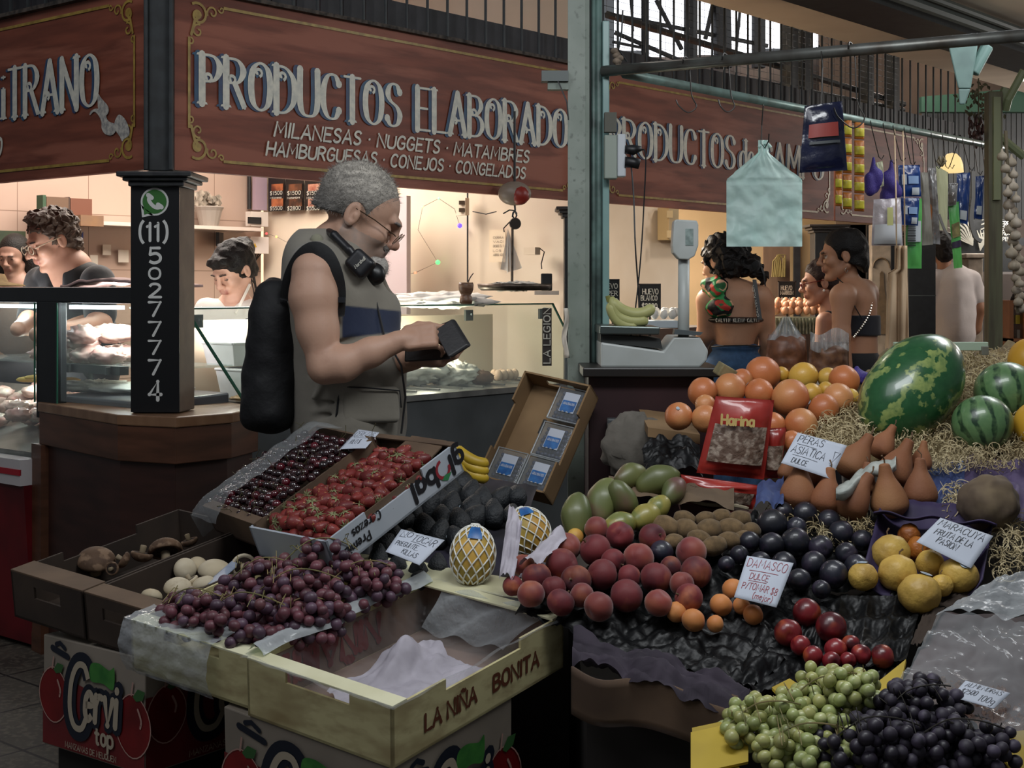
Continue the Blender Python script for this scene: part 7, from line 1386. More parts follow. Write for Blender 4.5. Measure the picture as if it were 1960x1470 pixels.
def add_stem(o,p,l,r=.0022,lean=.3,mat=None,nm='stem'):
    m=MB();z=Vector(p);m.tube([z-Vector((0,0,.006)),z+Vector((0,0,l*.5)),z+Vector((l*lean,0,l))],[r,r*.9,r*1.2],6);m.build(nm,mat or stemm,o)
def add_sticker(o,d,r,w_=.009):
    d=Vector(d).normalized();q=d.to_track_quat('Z','Y').to_matrix();m=MB();m.add([q@Vector((w_*math.cos(k*PI/6),w_*.75*math.sin(k*PI/6),0))+d*(r+.0008-(w_*w_/(2*r))*0)for k in range(12)],[tuple(range(12))]);m.build('sticker',stick,o)
# --- red, green and black grapes: bunches of berries
def grape_bunch(name,label,cat,group,centre,axis,ln,wd,n,r,mats,up,seed,height=.5,stemcol=None):
    rg=random.Random(seed);c=Vector(centre);ax=Vector(axis).normalized();sdv=ax.cross(Vector(up)).normalized();upv=sdv.cross(ax);pts=[]
    for i in range(n):
        for _ in range(30):
            a,b,h_=rg.uniform(-1,1),rg.uniform(-1,1),rg.uniform(-.35,1)
            if a*a+b*b+h_*h_*.9<1:break
        pts.append(c+ax*a*ln+sdv*b*wd*(1-.35*max(0,a))+upv*h_*wd*height)
    pts=relax(pts,[r]*n,14,.93);o=thing(name,c-Vector((0,0,wd*height)),label,cat,group);protos=[]
    for k,mt in enumerate(mats):
        m=MB();m.ball((0,0,0),(r,r,r*1.08),14,10);g=m.build('grape',mt,smooth=True,origin=(0,0,0));g['_p']=1;protos.append(g)
    for i,p in enumerate(pts):
        g=protos[i%len(protos)].copy()if i>=len(protos)else protos[i]
        if i>=len(protos):COL.objects.link(g)
        g.parent=o;g.location=p-o.location;g.rotation_euler=rrot();s=rg.uniform(.88,1.1);g.scale=(s,s,s)
    for g in o.children:
        if '_p' in g:del g['_p']
    m=MB();top=c+upv*(wd*height+.012);sp=[c-ax*ln*.8+upv*.5*wd*height,c-ax*ln*.3+upv*(wd*height*1.1),top+ax*ln*.2+sdv*.01,c+ax*ln*.7+upv*wd*height*.8]
    m.tube(spline([tuple(v)for v in sp],4),.0016,5)
    for k in range(9):
        f=rg.uniform(-.8,.7);q=c+ax*ln*f+upv*wd*height*1.0;m.tube([q,q+sdv*rg.uniform(-.3,.3)*wd+upv*rg.uniform(-.01,.02),q+sdv*rg.uniform(-.6,.6)*wd-upv*.01],.0011,4)
    m.build('stem',stemcol or M('grape_stem','8a7850',.8,c2='6a6a40',ns=20),o);return o
def plR(px,py,lift=0):return P(px,py,(1.4-.176-lift)/(.15+(py-552)/FL))
rg_m=[M('red_grape','5a3038',.5,c2='43222e',ns=20,c3='70464a',n3=12,coat=.05,var=.25),M('red_grape_light','70404a',.5,c2='5a3038',ns=16,coat=.05,var=.2),M('purple_grape','45303f',.5,c2='584050',ns=20,coat=.05,var=.25)]
for i,(x,y,ax,ln,wd,lift,lab)in enumerate(((378,1182,(1,-.15,0),.10,.075,.006,'red grape bunch at the left front corner of the crate'),(480,1198,(1,-.25,0),.12,.085,.012,'red grape bunch along the front edge of the crate'),
        (512,1128,(1,.2,0),.10,.085,.03,'red grape bunch spilling towards the white mushrooms'),(580,1155,(.9,.1,0),.12,.09,.035,'red grape bunch in the middle of the heap'),(610,1090,(.8,.5,0),.11,.085,.04,'red grape bunch against the strawberry crate'),(590,1196,(1,.2,0),.09,.07,.004,'red grape bunch by the film edge next to the empty crate'),(700,1130,(1,.3,0),.10,.08,.02,'red grape bunch at the right end of the heap'))):
    grape_bunch('red_grape_bunch',lab,'grapes','red grapes in the yellow crate',plR(x,y,lift),ax,ln,wd*1.08,78,.0131,rg_m,(0,-.15,1),i,.72)
def plY(px,py,lift=0):return plA(px,py,lift)
gg_m=[M('green_grape','9aa468',.4,c2='8c965a',ns=14,c3='b3b880',n3=30,coat=.15,var=.15,sss=.1),M('green_grape_yellow','a8a86a',.4,c2='969a5c',ns=14,coat=.15,var=.15,sss=.1)]
for i,(x,y,ax,ln,wd,lift,n,lab)in enumerate(((1475,1400,(1,.1,.1),.10,.085,.02,95,'green grape bunch at the left of the yellow box'),(1590,1345,(1,.2,.2),.11,.08,.04,95,'green grape bunch rising at the back of the yellow box'),(1560,1440,(1,.0,0),.11,.08,.02,90,'green grape bunch in front beside the black grapes'))):
    grape_bunch('green_grape_bunch',lab,'grapes','green grapes in the yellow box',plA(x,y,lift),ax,ln,wd,n,.0134,gg_m,(0,-.3,1),20+i,.7)
bg_m=[M('black_grape','1e1924',.5,c2='2a2430',ns=20,coat=.1,var=.3),M('black_grape_dusty','352f3c',.6,c2='1c1822',ns=14,c3='3f3848',n3=30,var=.25)]
for i,(x,y,ax,ln,wd,lift,n,lab)in enumerate(((1680,1440,(1,.1,0),.11,.085,.045,70,'black grape bunch at the bottom next to the green grapes'),(1760,1375,(1,.3,.2),.10,.08,.05,66,'black grape bunch leaning on the film covered tray'),(1840,1440,(1,.0,0),.11,.08,.035,64,'black grape bunch at the lower right corner'))):
    grape_bunch('black_grape_bunch',lab,'grapes','black grapes in the yellow box',plA(x,y,lift),ax,ln,wd,n+20,.0134,bg_m,(0,-.3,1),30+i,.8,M('black_stem','2a2620',.8))
# --- cherries and strawberries
chm=M('cherry_skin','2a0a10',.16,c2='1a070b',ns=20,coat=.8,var=.4);chm2=M('cherry_skin_red','5a0f1c',.16,c2='3a0b14',ns=14,coat=.8,var=.3)
cps=[]
for k,mt in enumerate((chm,chm,chm2)):
    c=round_fruit('cherry',.0125,mt,'cherry',.1,.93,n=14,seed=k)
    if k==0:add_stem(c,(0,0,.011),.032,.0009,.5,M('cherry_stem','3f3a1c',.7))
    cps.append(c)
rg=random.Random(9);pts=[]
for i in range(18):
    for j in range(12):
        u=.02+i*.0225+rg.uniform(-.004,.004);v=.015+j*.0262+rg.uniform(-.004,.004)
        if u>LC*.9 and v>.1:continue
        pts.append((u,v,-.012+.022*math.sin(PI*min(1,u/LC))+rg.uniform(-.006,.008)))
for i,(u,v,z)in enumerate(pts):
    k=2 if rg.random()<.16 else(0 if rg.random()<.3 else 1)
    spawn(cps[k],MC@Vector((u,v,z)),(rg.uniform(-.9,.9),rg.uniform(-.9,.9),rg.uniform(0,6)),rg.uniform(.9,1.1),'cherry','cherries in the film covered crate',['dark cherry with its thin stem in the film covered crate','glossy almost black cherry in the film covered crate','brighter red cherry in the film covered crate'][k])
stm=M('strawberry_skin','621818',.6,c2='7d2822',ns=14,c3='b58a55',n3=170,lo3=.64,hi3=.7,bump=-.9,bs=170,bd=.002,coat=.2,var=.18);calm=M('calyx','6a6e48',.8,c2='8a8a62',ns=40)
sps=[]
for k,(prof)in enumerate(([(0,-.028),(.006,-.024),(.0135,-.01),(.0172,.006),(.0125,.016),(0,.0175)],[(0,-.024),(.009,-.02),(.0165,-.005),(.018,.008),(.012,.016),(0,.0175)])):
    c=profile_fruit('strawberry',prof,stm,'strawberry',seed=k,n=16,lum=.1);m=MB()
    for j in range(8):a=j*PI/4+.2;m.add([(0,0,.0185),(.007*math.cos(a-.35),.007*math.sin(a-.35),.0195),(.021*math.cos(a),.021*math.sin(a),.0185-.005*(j%2)),(.007*math.cos(a+.35),.007*math.sin(a+.35),.0195)],[(0,1,2,3)])
    m.tube([(0,0,.018),(.001,0,.026)],.0012,5);m.build('calyx',calm,c);sps.append(c)
k=0
for lay,(nu,nv,z0)in enumerate(((13,9,-.035),(12,8,-.012))):
    for i in range(nu):
        for j in range(nv):
            u=.034+(i+.5*(lay))*(LS*.84-.02)/nu+rg.uniform(-.008,.008);v=.025+(j+.5*lay)*(WS-.05)/nv+rg.uniform(-.006,.006)
            cap_=rg.random()<.24;rt=(rg.uniform(-.4,.4),rg.uniform(-.4,.4),rg.uniform(0,6))if cap_ else(rg.choice((1.7,-1.7))+rg.uniform(-.5,.5),rg.uniform(-.6,.6),rg.uniform(0,6))
            spawn(sps[k%2],MS@Vector((u,v,z0+.012*math.sin(PI*v/WS)+rg.uniform(-.006,.006))),rt,rg.uniform(.85,1.12),'strawberry','strawberries in the white crate','red strawberry with a pale green cap in the white crate' if cap_ else 'red strawberry lying on its side in the white crate');k+=1
m=MB();m.X=MS;m.slab([(.40,.03,-.015),(.49,.03,.0),(.49,.16,.004),(.42,.18,-.012)],(0,0,.004));m.build('card_flap',brn,label='bent cardboard flap at the far end of the strawberry crate',cat='cardboard')
# --- mushrooms
def mushroom(nm,r,mat,smat,cat='mushroom',open_=False):
    prof=[(0,r*.62),(r*.45,r*.56),(r*.85,r*.3),(r,-.02*r),(r*.92,-.2*r),(r*.7,-.16*r),(r*.3,-.02*r),(0,0)];o=profile_fruit(nm,prof,mat,cat,n=24,lum=.05)
    m=MB();m.lathe([(r*.30,-.0*r),(r*.26,-.35*r),(r*.30,-.8*r),(r*.22,-.86*r),(0,-.87*r)],14);m.build('stalk',smat,o,smooth=True);m=MB();m.lathe([(r*.3,-.03*r),(r*.8,-.17*r)],40);m.build('gills',M('gills','3a2a22',.9,c2='1f1612',ns=120,stretch=(1,1,.1)),o);return o
mw=M('mushroom_white','cfc4ac',.7,c2='b8a98c',ns=14,c3='8a7458',n3=30,lo3=.62,hi3=.8);mbw=M('mushroom_brown','6a503a',.8,c2='4f3a2a',ns=12,c3='7f6650',n3=40,bump=.3,bs=80);mst=M('mushroom_stalk','8f8068',.8,c2='6f6048',ns=20)
def onM(Mx,px,py,z): # pixel onto a crate's own level
    n=Mx.to_3x3()@Vector((0,0,1));q=Mx@Vector((0,0,z));e=Vector((0,0,EYE));d=P(px,py,1)-e;return e+d*((q-e).dot(n)/d.dot(n))
b1=mushroom('brown_mushroom',.048,mbw,mst);w1=mushroom('white_mushroom',.03,mw,M('stalk_white','a89c84',.8,c2='8a7a60',ns=20))
for x,y,s,rt,lab in((183,1072,1.05,(.3,.1,0),'large brown mushroom cap at the left of its crate'),(316,1052,.95,(-.5,.4,1),'large brown mushroom tilted at the right of its crate'),(271,1062,.62,(3.0,.2,0),'upturned brown mushroom standing on its cap by the divider'),(362,1036,.5,(2.9,-.2,1),'upturned mushroom showing its stalk near the crate corner'),(236,1072,.5,(2.2,.5,2),'broken small brown mushroom beside the largest cap'),(215,1088,.38,(1.6,.5,3),'small mushroom piece in front of the largest cap')):
    spawn(b1,onM(MM,x,y,-.045),rt,s,'mushroom','brown mushrooms',lab)
for x,y,s,rt,lab in((354,1090,.85,(1.3,.2,.4),'white mushroom on its side showing the torn gills'),(411,1092,1.25,(.1,.1,0),'largest smooth white mushroom cap in the crate'),(466,1083,.95,(-1.5,.3,.3),'open white mushroom with dark gills facing the viewer'),(340,1124,1.0,(.2,-.2,1),'white mushroom cap at the front left of the crate'),(391,1118,.9,(-.2,.2,2),'white mushroom cap below the largest one'),(291,1140,.75,(.3,.2,2),'small white mushroom nearest the crate flap'),(365,1112,.6,(2.6,.2,2),'short mushroom stalk piece between the front caps'),(378,1080,.7,(.5,-.3,1),'white mushroom half hidden behind the largest cap')):
    spawn(w1,onM(M2,x,y,-.03),rt,s*1.15,'mushroom','white mushrooms',lab)
m=MB();m.grid(lambda u,v:onM(M2,392+u*60+v*8,1138-u*52-v*26,-.02+.008*math.sin(u*PI)),12,6);m.build('foil_strip',M('pale_blue_strip','98a4b4',.4,c2='8a94a8',ns=14,stretch=(1,8,1)),smooth=True,solid=.002,label='pale blue plastic strip lying among the white mushrooms',cat='strip')
# --- peaches
pk=[round_fruit('peach',.04,mt,'peach',.16,.95,.05,seed=i)for i,mt in enumerate((peachm,peachm,peach2))]
for p_ in pk[:1]:add_stem(p_,(0,0,.034),.006,.003)
PE=[(1003,1084,23),(1027,1107,29),(1024,1133,27),(1080,1149,27),(1080,1086,33),(1097,1049,28),(1137,1056,31),(1183,1024,27),(1146,1014,25),(1109,1111,30),(1171,1103,30),(1219,1069,30),(1249,1029,27),(1199,1140,32),(1140,1157,29),(1250,1109,31),(1282,1088,22),(1260,1154,27),(1309,1134,28),(1329,1097,31),(1323,1057,30),(983,1122,20),(1050,1128,24),(1110,1140,24),(1165,1068,24),(1210,1105,24),(1290,1120,24)]
place(pk,PE,plA,.04,'peach','of the peach heap','peach','peaches',.02,lambda i:['dark red','red','orange red'][i%3],per=7)
yp=[round_fruit('yellow_peach',.03,pyel,'peach',.16,.95,.05)]
place(yp,[(1060,1069,19),(1100,1029,18),(1069,1120,14),(1043,1068,14)],plA,.03,'peach','showing between the red peaches','peach','yellow peaches',.0,'yellow')
# --- apricots, nectarines
ap=[round_fruit('apricot',.024,aprm,'apricot',.14,.95,.05)]
place(ap,[(1298,1173,20),(1324,1186,23),(1369,1194,17),(1380,1158,22),(1403,1129,22),(1420,1160,17),(1441,1176,20)],plA,.024,'apricot','on the black film','apricot','apricots',.0,'orange')
ne=[round_fruit('nectarine',.032,necm,'nectarine',.16,.97,.04,seed=i)for i in range(2)]
place(ne,[(1544,1173,28),(1511,1214,27),(1591,1201,30),(1540,1240,20),(1562,1252,20),(1600,1247,22),(1632,1238,18),(1648,1250,20),(1681,1256,23),(1582,1258,18),(1620,1262,16)],plA,.032,'nectarine','in the black tray','nectarine','nectarines',.0,lambda i:'glossy red')
# --- plums
pm2=[round_fruit('plum',.032,plumm,'plum',.1,1.04,.05,seed=i)for i in range(3)]
PL=[(1479,1003,29),(1541,983,24),(1524,1009,20),(1587,997,22),(1610,1020,24),(1476,1043,24),(1533,1040,28),(1561,1046,24),(1436,1037,20),(1650,1034,20),(1593,1098,27),(1640,1085,24),(1560,1080,24),(1500,1080,24),(1530,1110,22),(1455,1075,20),(1620,1060,22),(1500,980,20),(1560,972,18),(1266,1057,23),(1415,1062,18),(1572,1128,18),(1390,1080,16)]
place(pm2,PL,plA,.032,'plum','of the plum heap','plum','plums',.01,lambda i:'black',per=6)
# --- kiwis
kw=[profile_fruit('kiwi',[(0,-.034),(.014,-.031),(.0245,-.012),(.0255,.008),(.015,.031),(0,.033)],kiwm,'kiwi',seed=i,n=18,lum=.06)for i in range(2)]
place(kw,[(1286,1010,23),(1321,1014,21),(1360,1014,23),(1389,1010,21),(1408,1000,19),(1433,1017,17),(1340,1030,18),(1289,1038,17),(1369,1042,20),(1396,1036,18),(1413,1032,16),(1310,994,17),(1350,994,16),(1380,990,16),(1340,1050,16)],plA,.027,'kiwi','between the peaches and plums','kiwi','kiwis',.01,lambda i:'brown',rot=lambda it:(RNG.uniform(1.2,1.9),RNG.uniform(-.3,.3),RNG.uniform(.6,2.4)),per=5,tol=.98)
# --- mangoes
mg1=profile_fruit('mango',[(0,-.052),(.024,-.045),(.043,-.012),(.045,.012),(.03,.042),(.008,.056),(0,.057)],mangg,'mango',.05,seed=1,lum=.08);mg1.data.transform(Matrix.Diagonal((.93,.85,1.25,1)));mg2=profile_fruit('mango',[(0,-.046),(.024,-.04),(.041,-.008),(.04,.014),(.024,.04),(0,.048)],mangy,'mango',.05,seed=2,lum=.08);mg2.data.transform(Matrix.Diagonal((.95,.9,1.15,1)))
for pr_,x,y,s,rt,lab in((mg1,1104,989,.93,(-.5,.3,.4),'green and yellow mango at the left beside the netted papayas'),(mg1,1154,960,.98,(-.6,.35,0),'purplish green mango standing upright near the green post'),(mg1,1194,962,.92,(-.5,-.1,2),'plump green mango next to the purplish one'),(mg1,1206,912,.8,(-.4,1.35,.3),'green mango lying on its side at the back of the heap'),(mg1,1257,920,.9,(-.3,1.2,-.2),'round green mango under the black plastic bag'),(mg1,1289,940,.72,(-.4,1.0,.5),'green mango half hidden by the nut packet'),(mg2,1186,1004,.82,(-.4,1.4,.1),'yellow mango behind the topmost peach'),(mg2,1234,989,.82,(-.4,1.2,.2),'yellow green mango touching the kiwis'),(mg2,1258,972,.72,(-.4,.9,.1),'pale mango behind the yellow green one')):
    spawn(pr_,plA(x,y,.025),rt,s,'mango','mangoes',lab)
m=MB();rg=random.Random(4)
crumple('brown_paper',lambda u,v:plA(1165+u*240,952-v*40+20*u,.0),M('brown_paper','6a5844',.9,c2='4f4134',ns=8),'torn brown paper liner behind the kiwis','paper',40,14,.02,2)
# --- avocados
av=[profile_fruit('avocado',[(0,-.045),(.022,-.041),(.036,-.014),(.033,.012),(.022,.036),(.010,.052),(0,.055)],avom,'avocado',.03,seed=i,lum=.05)for i in range(2)];add_sticker(av[1],(1,.2,-.1),.0355,.01)
AV=[(883,926,24),(905,950,22),(862,946,22),(842,958,22),(818,975,22),(868,972,22),(897,975,22),(790,988,22),(845,994,22),(926,958,22),(955,955,20),(985,950,20),(770,1003,20),(815,1010,22),(750,1022,20),(735,1045,20),(724,1068,19),(722,1092,18),(880,1000,22),(912,990,22),(945,985,22),(845,1025,22),(780,1035,20),(760,1085,20),(800,1095,20),(838,1085,20),(760,1110,18),(800,1112,18),(870,1030,20),(975,985,18)]
place(av,AV,plC,.036,'avocado','of the avocado heap','avocado','avocados',.0,lambda i:'black',rot=lambda it:(RNG.uniform(-1.2,-.4),RNG.uniform(-.5,.5),RNG.uniform(-.9,.5)),per=6,tol=.88)
# --- oranges and lemons
og=[round_fruit('orange',.045,orm,'orange',.06,.96,seed=i)for i in range(3)];add_sticker(og[2],(.2,-.4,.9),.0445,.007)
OR=[(1351,750,29),(1397,746,31),(1453,752,28),(1459,716,34),(1507,761,37),(1303,797,27),(1350,801,27),(1421,727,22),(1576,783,30),(1530,814,33),(1476,812,26),(1616,728,30),(1604,763,30),(1515,846,22),(1400,800,24),(1440,800,24),(1350,775,20)]
place(og,OR,plA,.045,'orange','of the orange heap','orange','oranges',.01,lambda i:['large','pale','deep coloured'][i%3],per=6)
lm=[round_fruit('yellow_grapefruit',.04,yem,'grapefruit',.06,.94,seed=i)for i in range(2)]
place(lm,[(1544,721,29),(1572,722,20),(1553,754,21),(1636,761,16),(1650,764,14),(1501,717,15),(1581,746,16),(1660,748,13)],plA,.04,'grapefruit','between the oranges','grapefruit','grapefruits',.0,'yellow')
netbag('net_bag',1640,722,24,13,plA(1640,722).y,netm,'purple net bag lying between the oranges and the striped watermelon',6)
# --- pears
pe=profile_fruit('pear',[(0,-.048),(.02,-.046),(.041,-.026),(.042,-.004),(.032,.022),(.019,.046),(.014,.066),(.011,.076),(0,.079)],pearm,'pear',.02,seed=1,lum=.05);add_stem(pe,(0,0,.077),.02,.002,.5)
for bx_,by,tx,ty,r,lab in((1528,938,1534,895,33,'russet pear under the PERAS sign at the left of the front row'),(1583,950,1590,908,30,'russet pear second in the front row'),(1634,958,1668,908,33,'russet pear leaning right in the middle of the front row'),(1701,952,1696,902,35,'russet pear with its neck straight up below the white wrapper'),(1761,936,1764,888,32,'russet pear at the right end of the front row'),(1716,896,1742,846,33,'russet pear leaning right on top of the heap'),(1636,882,1662,842,32,'russet pear behind the white wrapper'),(1690,852,1706,826,24,'russet pear at the very back of the heap'),(1560,905,1575,870,24,'russet pear mostly covered by the PERAS sign'),(1764,880,1770,850,20,'small russet pear peeping out at the back right'),(1508,900,1512,880,18,'pear showing just left of the PERAS sign'),(1655,925,1660,895,22,'pear wedged under the white wrapper')):
    c=plA(bx_,by,.04);t_=plA(tx,ty,.04);d=P(tx,ty,c.y)-c;d.y=.08*d.length;d.normalize();s=r*c.y/FL/.042;o=spawn(pe,c,(0,0,0),s,'pear','pears',lab);o.rotation_euler=d.to_track_quat('Z','Y').to_euler()
crumple('foam_wrapper',lambda u,v:plA(1600+u*115,930-u*62+v*26+8*math.sin(u*9),.075+.02*math.sin(PI*v)),M('foam_white','a9aea8',.6,c2='8f958f',ns=30),'crumpled white foam wrapper on top of the pears','wrapper',30,10,.012,2,solid=.002)
# --- passion fruit
mp=[round_fruit('passion_fruit',.035,marm,'passion fruit',.06,.97,lumpy=.07,seed=i)for i in range(2)];add_sticker(mp[1],(.1,-.5,.8),.035,.012);add_stem(mp[0],(0,0,.033),.012,.0016,.5)
place(mp,[(1705,1059,37),(1652,1104,28),(1723,1100,37),(1767,1129,40),(1780,1078,27),(1827,1106,37),(1800,1120,22)],plA,.035,'passion fruit','in the purple tray','passion fruit','passion fruits',.02,lambda i:'yellow wrinkled',rot=lambda it:(RNG.uniform(-.5,.3),RNG.uniform(-.4,.4),RNG.uniform(-.5,.5)),per=4)
mo=[round_fruit('passion_fruit',.035,marc,'passion fruit',.06,.97,lumpy=.1,seed=9)];place(mo,[(1740,1024,22),(1758,1052,25)],plA,.035,'passion fruit','behind the yellow ones','passion fruit','orange passion fruits',.01,'shrivelled orange')
# --- melons and root
wm1=sine_mat('watermelon_big','22502e','8a9a58',5.0,2.6,.28,sharp=(.6,.85),cc='2f5f38');wm2=sine_mat('watermelon_small','56784e','1c3824',11,.35,.35,sharp=(.6,.85),cc='6a8a5a')
o=profile_fruit('watermelon',[(0,-.165),(.05,-.155),(.098,-.09),(.112,0),(.098,.09),(.05,.155),(0,.165)],wm1,'watermelon',n=40,lum=.02);c=plA(1745,745,.09);o.location=c;d=Vector((.62,.32,.62));o.rotation_euler=d.to_track_quat('Z','Y').to_euler();o['label']='large oval watermelon with mottled light stripes lying on the straw'
o.scale=(1.12,1.12,1.12)
for x,y,rp,lab in((1880,812,58,'small round striped watermelon in front on the straw'),(1925,750,60,'small round striped watermelon behind, near the right edge')):
    c=plA(x,y,.05);r=rp*c.y/FL;o=round_fruit('small_watermelon',r,wm2,'watermelon',.05,.95,n=36,lumpy=.015);o.location=c;o.rotation_euler=(-.55,.08,RNG.random());o['label']=lab
    m=MB();q=Vector((.0,.0,r*.93));m.add([q+Vector((.02*math.cos(k*PI/8),.014*math.sin(k*PI/8),-.0))for k in range(16)],[tuple(range(16))]);m.m=1;m.add([q+Vector((.015*math.cos(k*PI/8),.009*math.sin(k*PI/8),.0008))for k in range(16)],[tuple(range(16))]);s_=m.build('sticker',[M('stk_blue','3a5fa8',.4),stick],o)
mel=M('melon_yellow','c99a30',.45,c2='b88828',ns=8)
for x,y,rp,lab in((1972,692,42,'yellow melon cut off by the right edge, upper one'),(1985,815,44,'yellow melon cut off by the right edge, lower one')):c=plA(x,y,.04);o=round_fruit('yellow_melon',rp*c.y/FL,mel,'melon',.05,1.1,n=30);o.location=c;o['label']=lab
c=plA(1893,962,.05);o=round_fruit('brown_root',57*c.y/FL,M('root_skin','6f604a',.9,c2='54463a',ns=12,c3='3f3226',n3=7,lo3=.62,hi3=.72,bump=.3,bs=60),'root vegetable',.03,.95,lumpy=.14,n=40);o.location=c;o['label']='large round brown root vegetable on the blue paper at the right'
# --- straw (wood wool)
rs_=random.Random(8);m=MB()
def curls(m,pf,n,r=.010,w_=.0011,zs=.02):
    for i in range(n):
        p=pf();q=Euler((rs_.uniform(0,6),rs_.uniform(0,6),rs_.uniform(0,6))).to_matrix();R=r*rs_.uniform(.5,2.2);a0=rs_.uniform(0,6);ln=rs_.uniform(1.5,4.5);N=8;vs=[]
        for k in range(N):
            a=a0+ln*k/N;c=q@Vector((R*math.cos(a),R*math.sin(a),R*.5*k/N*2-R*.3));nrm=q@Vector((math.cos(a),math.sin(a),.5)).normalized();c+=Vector((0,0,rs_.uniform(0,0)));vs+=[p+c-nrm*w_,p+c+nrm*w_]
        m.add(vs,[(2*k,2*k+1,2*k+3,2*k+2)for k in range(N-1)])
def inpoly(pts):
    xs=[p[0]for p in pts];ys=[p[1]for p in pts]
    while True:
        x,y=rs_.uniform(min(xs),max(xs)),rs_.uniform(min(ys),max(ys));c=False;j=len(pts)-1
        for i in range(len(pts)):
            if(pts[i][1]>y)!=(pts[j][1]>y)and x<(pts[j][0]-pts[i][0])*(y-pts[i][1])/(pts[j][1]-pts[i][1])+pts[i][0]:c=not c
            j=i
        if c:return x,y
poly=[(1520,850),(1570,800),(1640,770),(1700,720),(1740,672),(1960,672),(2010,700),(2010,880),(1860,900),(1760,900),(1700,860),(1640,850),(1560,880)]
curls(m,lambda:plA(*inpoly(poly),-.01+rs_.random()*.035),6500);curls(m,lambda:plA(*inpoly([(1480,960),(1660,985),(1680,1030),(1600,1040),(1470,985)]),.0),500);curls(m,lambda:plA(*inpoly([(1810,925),(1850,930),(1850,985),(1800,985)]),.01),150);curls(m,lambda:plA(*inpoly([(1890,1010),(1960,990),(1960,1100),(1900,1100)]),.01),250)
m.build('wood_wool',M('wood_wool','c9ba94',.8,c2='a08e68',ns=6,c3='ddd0a8',n3=30,lo3=.55,hi3=.7),label='curly wood wool bedding under the watermelons and pears',cat='straw',kind='stuff')
def patch(name,poly4,lift,mat,label,cat,nu=40,nv=30,amp=.02,fr_=5,seed=0,**kw):
    c=[plA(x,y,lift)for x,y in poly4];return crumple(name,lambda u,v:bil(c,u,v),mat,label,cat,nu,nv,amp,fr_,seed,**kw)
patch('straw_bed',[(1500,900),(2010,900),(2010,668),(1700,668)],-.03,M('straw_base','7d6c4a',.9,c2='5a4a34',ns=30),'packed wood wool base layer beneath the watermelons','straw',50,40,.03,6,kind='stuff')
m=MB();c,dd=bx((1712,655),(1892,671),4.42,.02);m.box(c,dd);m.m=1;c,dd=bx((1880,663),(1893,680),4.41,.03);m.box(c,dd);m.build('mint_ledge',[M('mint_board','a3b5a0',.5),M('ledge_clip','6a6a60',.4)],label='pale mint board edging the back of the straw bed',cat='board',bevel=.002)
# --- black film, trays, cardboard
bf=M('black_film','060708',.45,c2='0c0d0f',ns=10,bump=.7,bs=20,bd=.01,spec=.3)
patch('black_film',[(985,1165),(1420,1330),(1640,1175),(1235,1010)],-.035,bf,'crumpled black plastic film under the peaches and apricots','film',110,60,.03,7,1)
patch('black_tray',[(1400,1325),(1700,1310),(1790,1150),(1480,1120)],-.03,bf,'black moulded plastic tray with the glossy red nectarines','tray',90,60,.025,6,5)
patch('black_film',[(1370,1130),(1780,1130),(1700,985),(1400,985)],-.045,bf,'black film underneath the plum heap','film',60,40,.02,10,9)
m=MB() # moulded pockets at the right of the black tray
cT=[plA(x,y,-.005)for x,y in((1590,1290),(1735,1262),(1768,1140),(1610,1140))]
m.grid(lambda u,v:bil(cT,u,v)+Vector((0,0,-.018*abs(math.sin(u*3*PI))*abs(math.sin(v*3*PI))+.004*mnoise.noise(Vector((u*20,v*20,0))))),60,60);m.build('black_tray',bf,smooth=True,label='empty black tray with moulded pockets left of the film covered tray',cat='tray')
pp=M('purple_paper','26202a',.85,c2='362e3a',ns=9);patch('purple_paper',[(1095,1262),(1430,1372),(1440,1315),(1098,1205)],.0,pp,'crumpled dark purple tissue along the front of the peach crate','paper',70,16,.035,3,2)
m=MB() # wavy front edge of the cardboard peach crate
def edge(u,v):
    x=1095+u*325;y=1268+u*70+12*math.sin(u*9)*(1-v*.3)+8*u*u;p=plA(x,y+6,.0);return p-Vector((0,.0,v*.10))+Vector((0,-.005-.012*math.sin(u*14),0))
m.grid(edge,50,6);o=m.build('peach_crate',M('kraft_dark','6a5440',.9,c2='4c3b2e',ns=5),smooth=True,solid=.006,label='sagging cardboard edge of the crate under the peaches',cat='crate')
m=MB();m.slab([plA(1175,1300,-.05),plA(1245,1312,-.05),plA(1245,1345,-.05),plA(1175,1330,-.05)],(0,.01,0));m.build('card_tab',MATS['kraft_dark'],label='loose cardboard tab hanging below the peach crate',cat='cardboard')
m=MB();m.grid(lambda u,v:plA(1400+u*22+v*10,1330+v*70+u*6,.0)+Vector((0,.01*math.sin(v*5),0)),8,12);m.build('crate_corner',MATS['kraft_dark'],smooth=True,solid=.006,label='bent cardboard corner left of the green grapes',cat='cardboard')
# purple trays and blue paper
pt=M('purple_tray','35294f',.7,c2='2a2040',ns=9,bump=.3,bs=30);blp=M('blue_paper','3f4f7a',.75,c2='2a3560',ns=7,c3='6a7a9c',n3=20,lo3=.6,hi3=.75)
tr=thing('purple_tray',plA(1780,1090),'dark purple moulded tray holding the passion fruit','tray');cP=[plA(x,y,-.02)for x,y in((1650,1140),(1880,1150),(1905,1010),(1690,990))];up_=Vector((0,.01,.05))
m=MB();m.grid(lambda u,v:bil(cP,u,v)+Vector((0,0,.05*(max(abs(2*u-1),abs(2*v-1)if v>.5 else 0))**6+.004*mnoise.noise(Vector((u*9,v*9,0))))),40,30);m.build('tray_shell',pt,tr,smooth=True,solid=.004)
m=MB();m.grid(lambda u,v:plA(1672+u*236,985+u*22-v*4,.02+v*.05)+Vector((0,0,.006*math.sin(u*16))),40,4);m.build('raised_rim',pt,tr,smooth=True,solid=.004)
